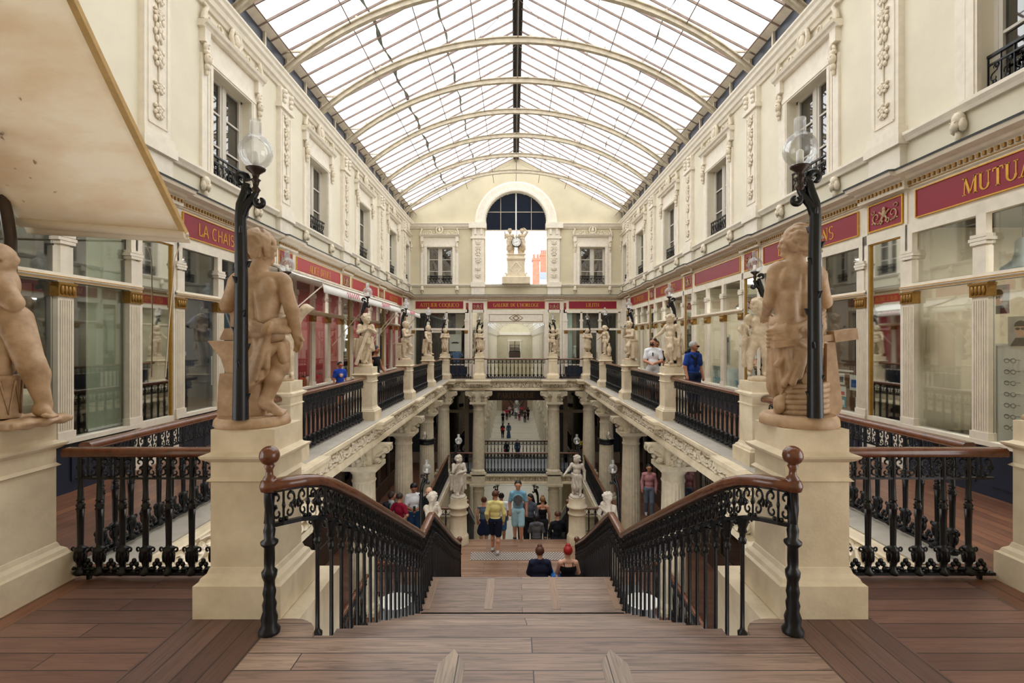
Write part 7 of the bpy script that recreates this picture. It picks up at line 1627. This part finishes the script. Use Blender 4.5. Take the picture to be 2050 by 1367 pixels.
t = thing('plant_stand', 'black iron stand with orange flowers beside the right bridge column', 'plant', (1.15, 23.4, Z2-2.6)); b = B(); b.tube([(0,0,-1.9), (0,0,.4)], .03, 6); b.tube([(.2*math.cos(a), .2*math.sin(a), .4) for a in np.linspace(0, 2*PI, 13)], .02, 5)
for k in range(6): b.spiral((-.1+.04*k, .1+.05*(k % 3)), .1, .02, k, k+5, .015, .01, 9, .05*(k % 3), 4)
obj('iron_frame', b, M['iron'], t); b = B(); r_ = random.Random(3)
for i in range(40): b.blob((r_.uniform(-.22,.22), r_.uniform(-.22,.22), r_.uniform(.4,1.0)), (.07,.07,.06), 5, 4)
o = obj('foliage', b, cloth('22301f'), t); o['kind'] = 'stuff'
b = B()
for i in range(8): b.blob((r_.uniform(-.22,.22), r_.uniform(-.25,-.15), r_.uniform(.35,.55)), (.045,.045,.035), 5, 4)
obj('flower', b, cloth('e08a20'), t)
t = thing('flower_bouquet', 'yellow flowers in the middle level shop window on the right', 'flowers', (3.2, 24.3, -3.67)); b = B(); b.lathe([(0, .07), (.18, .09), (.22, .06)], 10); obj('vase', b, cloth('6a3a2a'), t); b = B()
for i in range(14): b.blob((r_.uniform(-.16,.16), r_.uniform(-.1,.1), .3+r_.uniform(0,.28)), (.05,.05,.045), 6, 4)
obj('blossom', b, cloth('e3c341'), t)
# added lamps that brighten the shops, and soffit lamps (small ceiling fittings)
def spot(label, loc, p):
    t = thing('fill_ceiling_lamp', label, 'lamp', loc); obj('fitting', B().lathe([(0, .09), (.05, .1), (.06, .04)], 14), M['white'], t); obj('diffuser', B().lathe([(-.012, .06), (0, .085)], 14), M['glow'], t)
    l = bpy.data.lights.new('fill_light', 'AREA'); l.shape = 'DISK'; l.size = .25; l.energy = p; l.color = (1, .96, .9); o = bpy.data.objects.new('fill_light', l); COL.objects.link(o); o.location = (loc[0], loc[1], loc[2]-.03)
for s, nm, pw in ((-1, 'left', (30, 40, 60, 55, 45)), (1, 'right', (55, 40, 60, 55, 50))):
    for i, m in enumerate([3.1]+PY[:4]): spot('added ceiling lamp brightening the %s shop of the %s gallery' % (sp[i], nm), (s*(W+1.0), m+2.0, 3.19), pw[i])
for s, nm in ((-1, 'left'), (1, 'right')): spot('added ceiling lamp brightening the %s end wall shop' % nm, (s*3.7, YE+1, 3.19), 12)
for s, nm in ((-1, 'left'), (1, 'right')):
    for i in range(4): spot('round soffit lamp over the %s middle gallery, %s from the stairs' % (nm, ['first', 'second', 'third', 'fourth'][i]), (s*4.3, 8.5+4*i, -.57), 16)
# ------------------------------------------------------------------ light and camera
w = bpy.data.worlds.new('World'); bpy.context.scene.world = w; w.use_nodes = True
bg = w.node_tree.nodes['Background']; bg.inputs[0].default_value = (1, 1, 1.0, 1); bg.inputs[1].default_value = SKY
def area(name, loc, size, power, rot=(0,0,0), col=(1,1,1), portal=False):
    l = bpy.data.lights.new(name, 'AREA'); l.shape = 'RECTANGLE'; l.size, l.size_y = size; l.energy = power; l.color = col
    o = bpy.data.objects.new(name, l); COL.objects.link(o); o.location = loc; o.rotation_euler = rot
    if portal: l.cycles.is_portal = True
    return o
area('roof_portal', (0, 10.8, 11.0), (10.4, 27.6), 1, portal=True)
area('passage_portal', (0, 51, 5.4), (5, 50), 1, portal=True)
cam = bpy.data.cameras.new('camera'); co = bpy.data.objects.new('camera', cam); COL.objects.link(co)
co.location = (-.10, 0, 1.7); co.rotation_euler = (PI/2, 0, 0)
cam.sensor_width = 36; cam.lens = 36*1010/2050; cam.shift_x = -4/2050; cam.shift_y = 0.5/2050; cam.clip_end = 300; cam.clip_start = .05
sc = bpy.context.scene; sc.camera = co
sc.view_settings.view_transform = 'Standard'; sc.view_settings.look = 'None'; sc.view_settings.gamma = 1; sc.view_settings.use_curve_mapping = False; sc.view_settings.exposure = EXPO
sc.cycles.max_bounces = 8; sc.cycles.transparent_max_bounces = 16; sc.cycles.diffuse_bounces = 4; sc.cycles.glossy_bounces = 4; sc.cycles.caustics_reflective = False; sc.cycles.caustics_refractive = False; sc.cycles.sample_clamp_indirect = 6
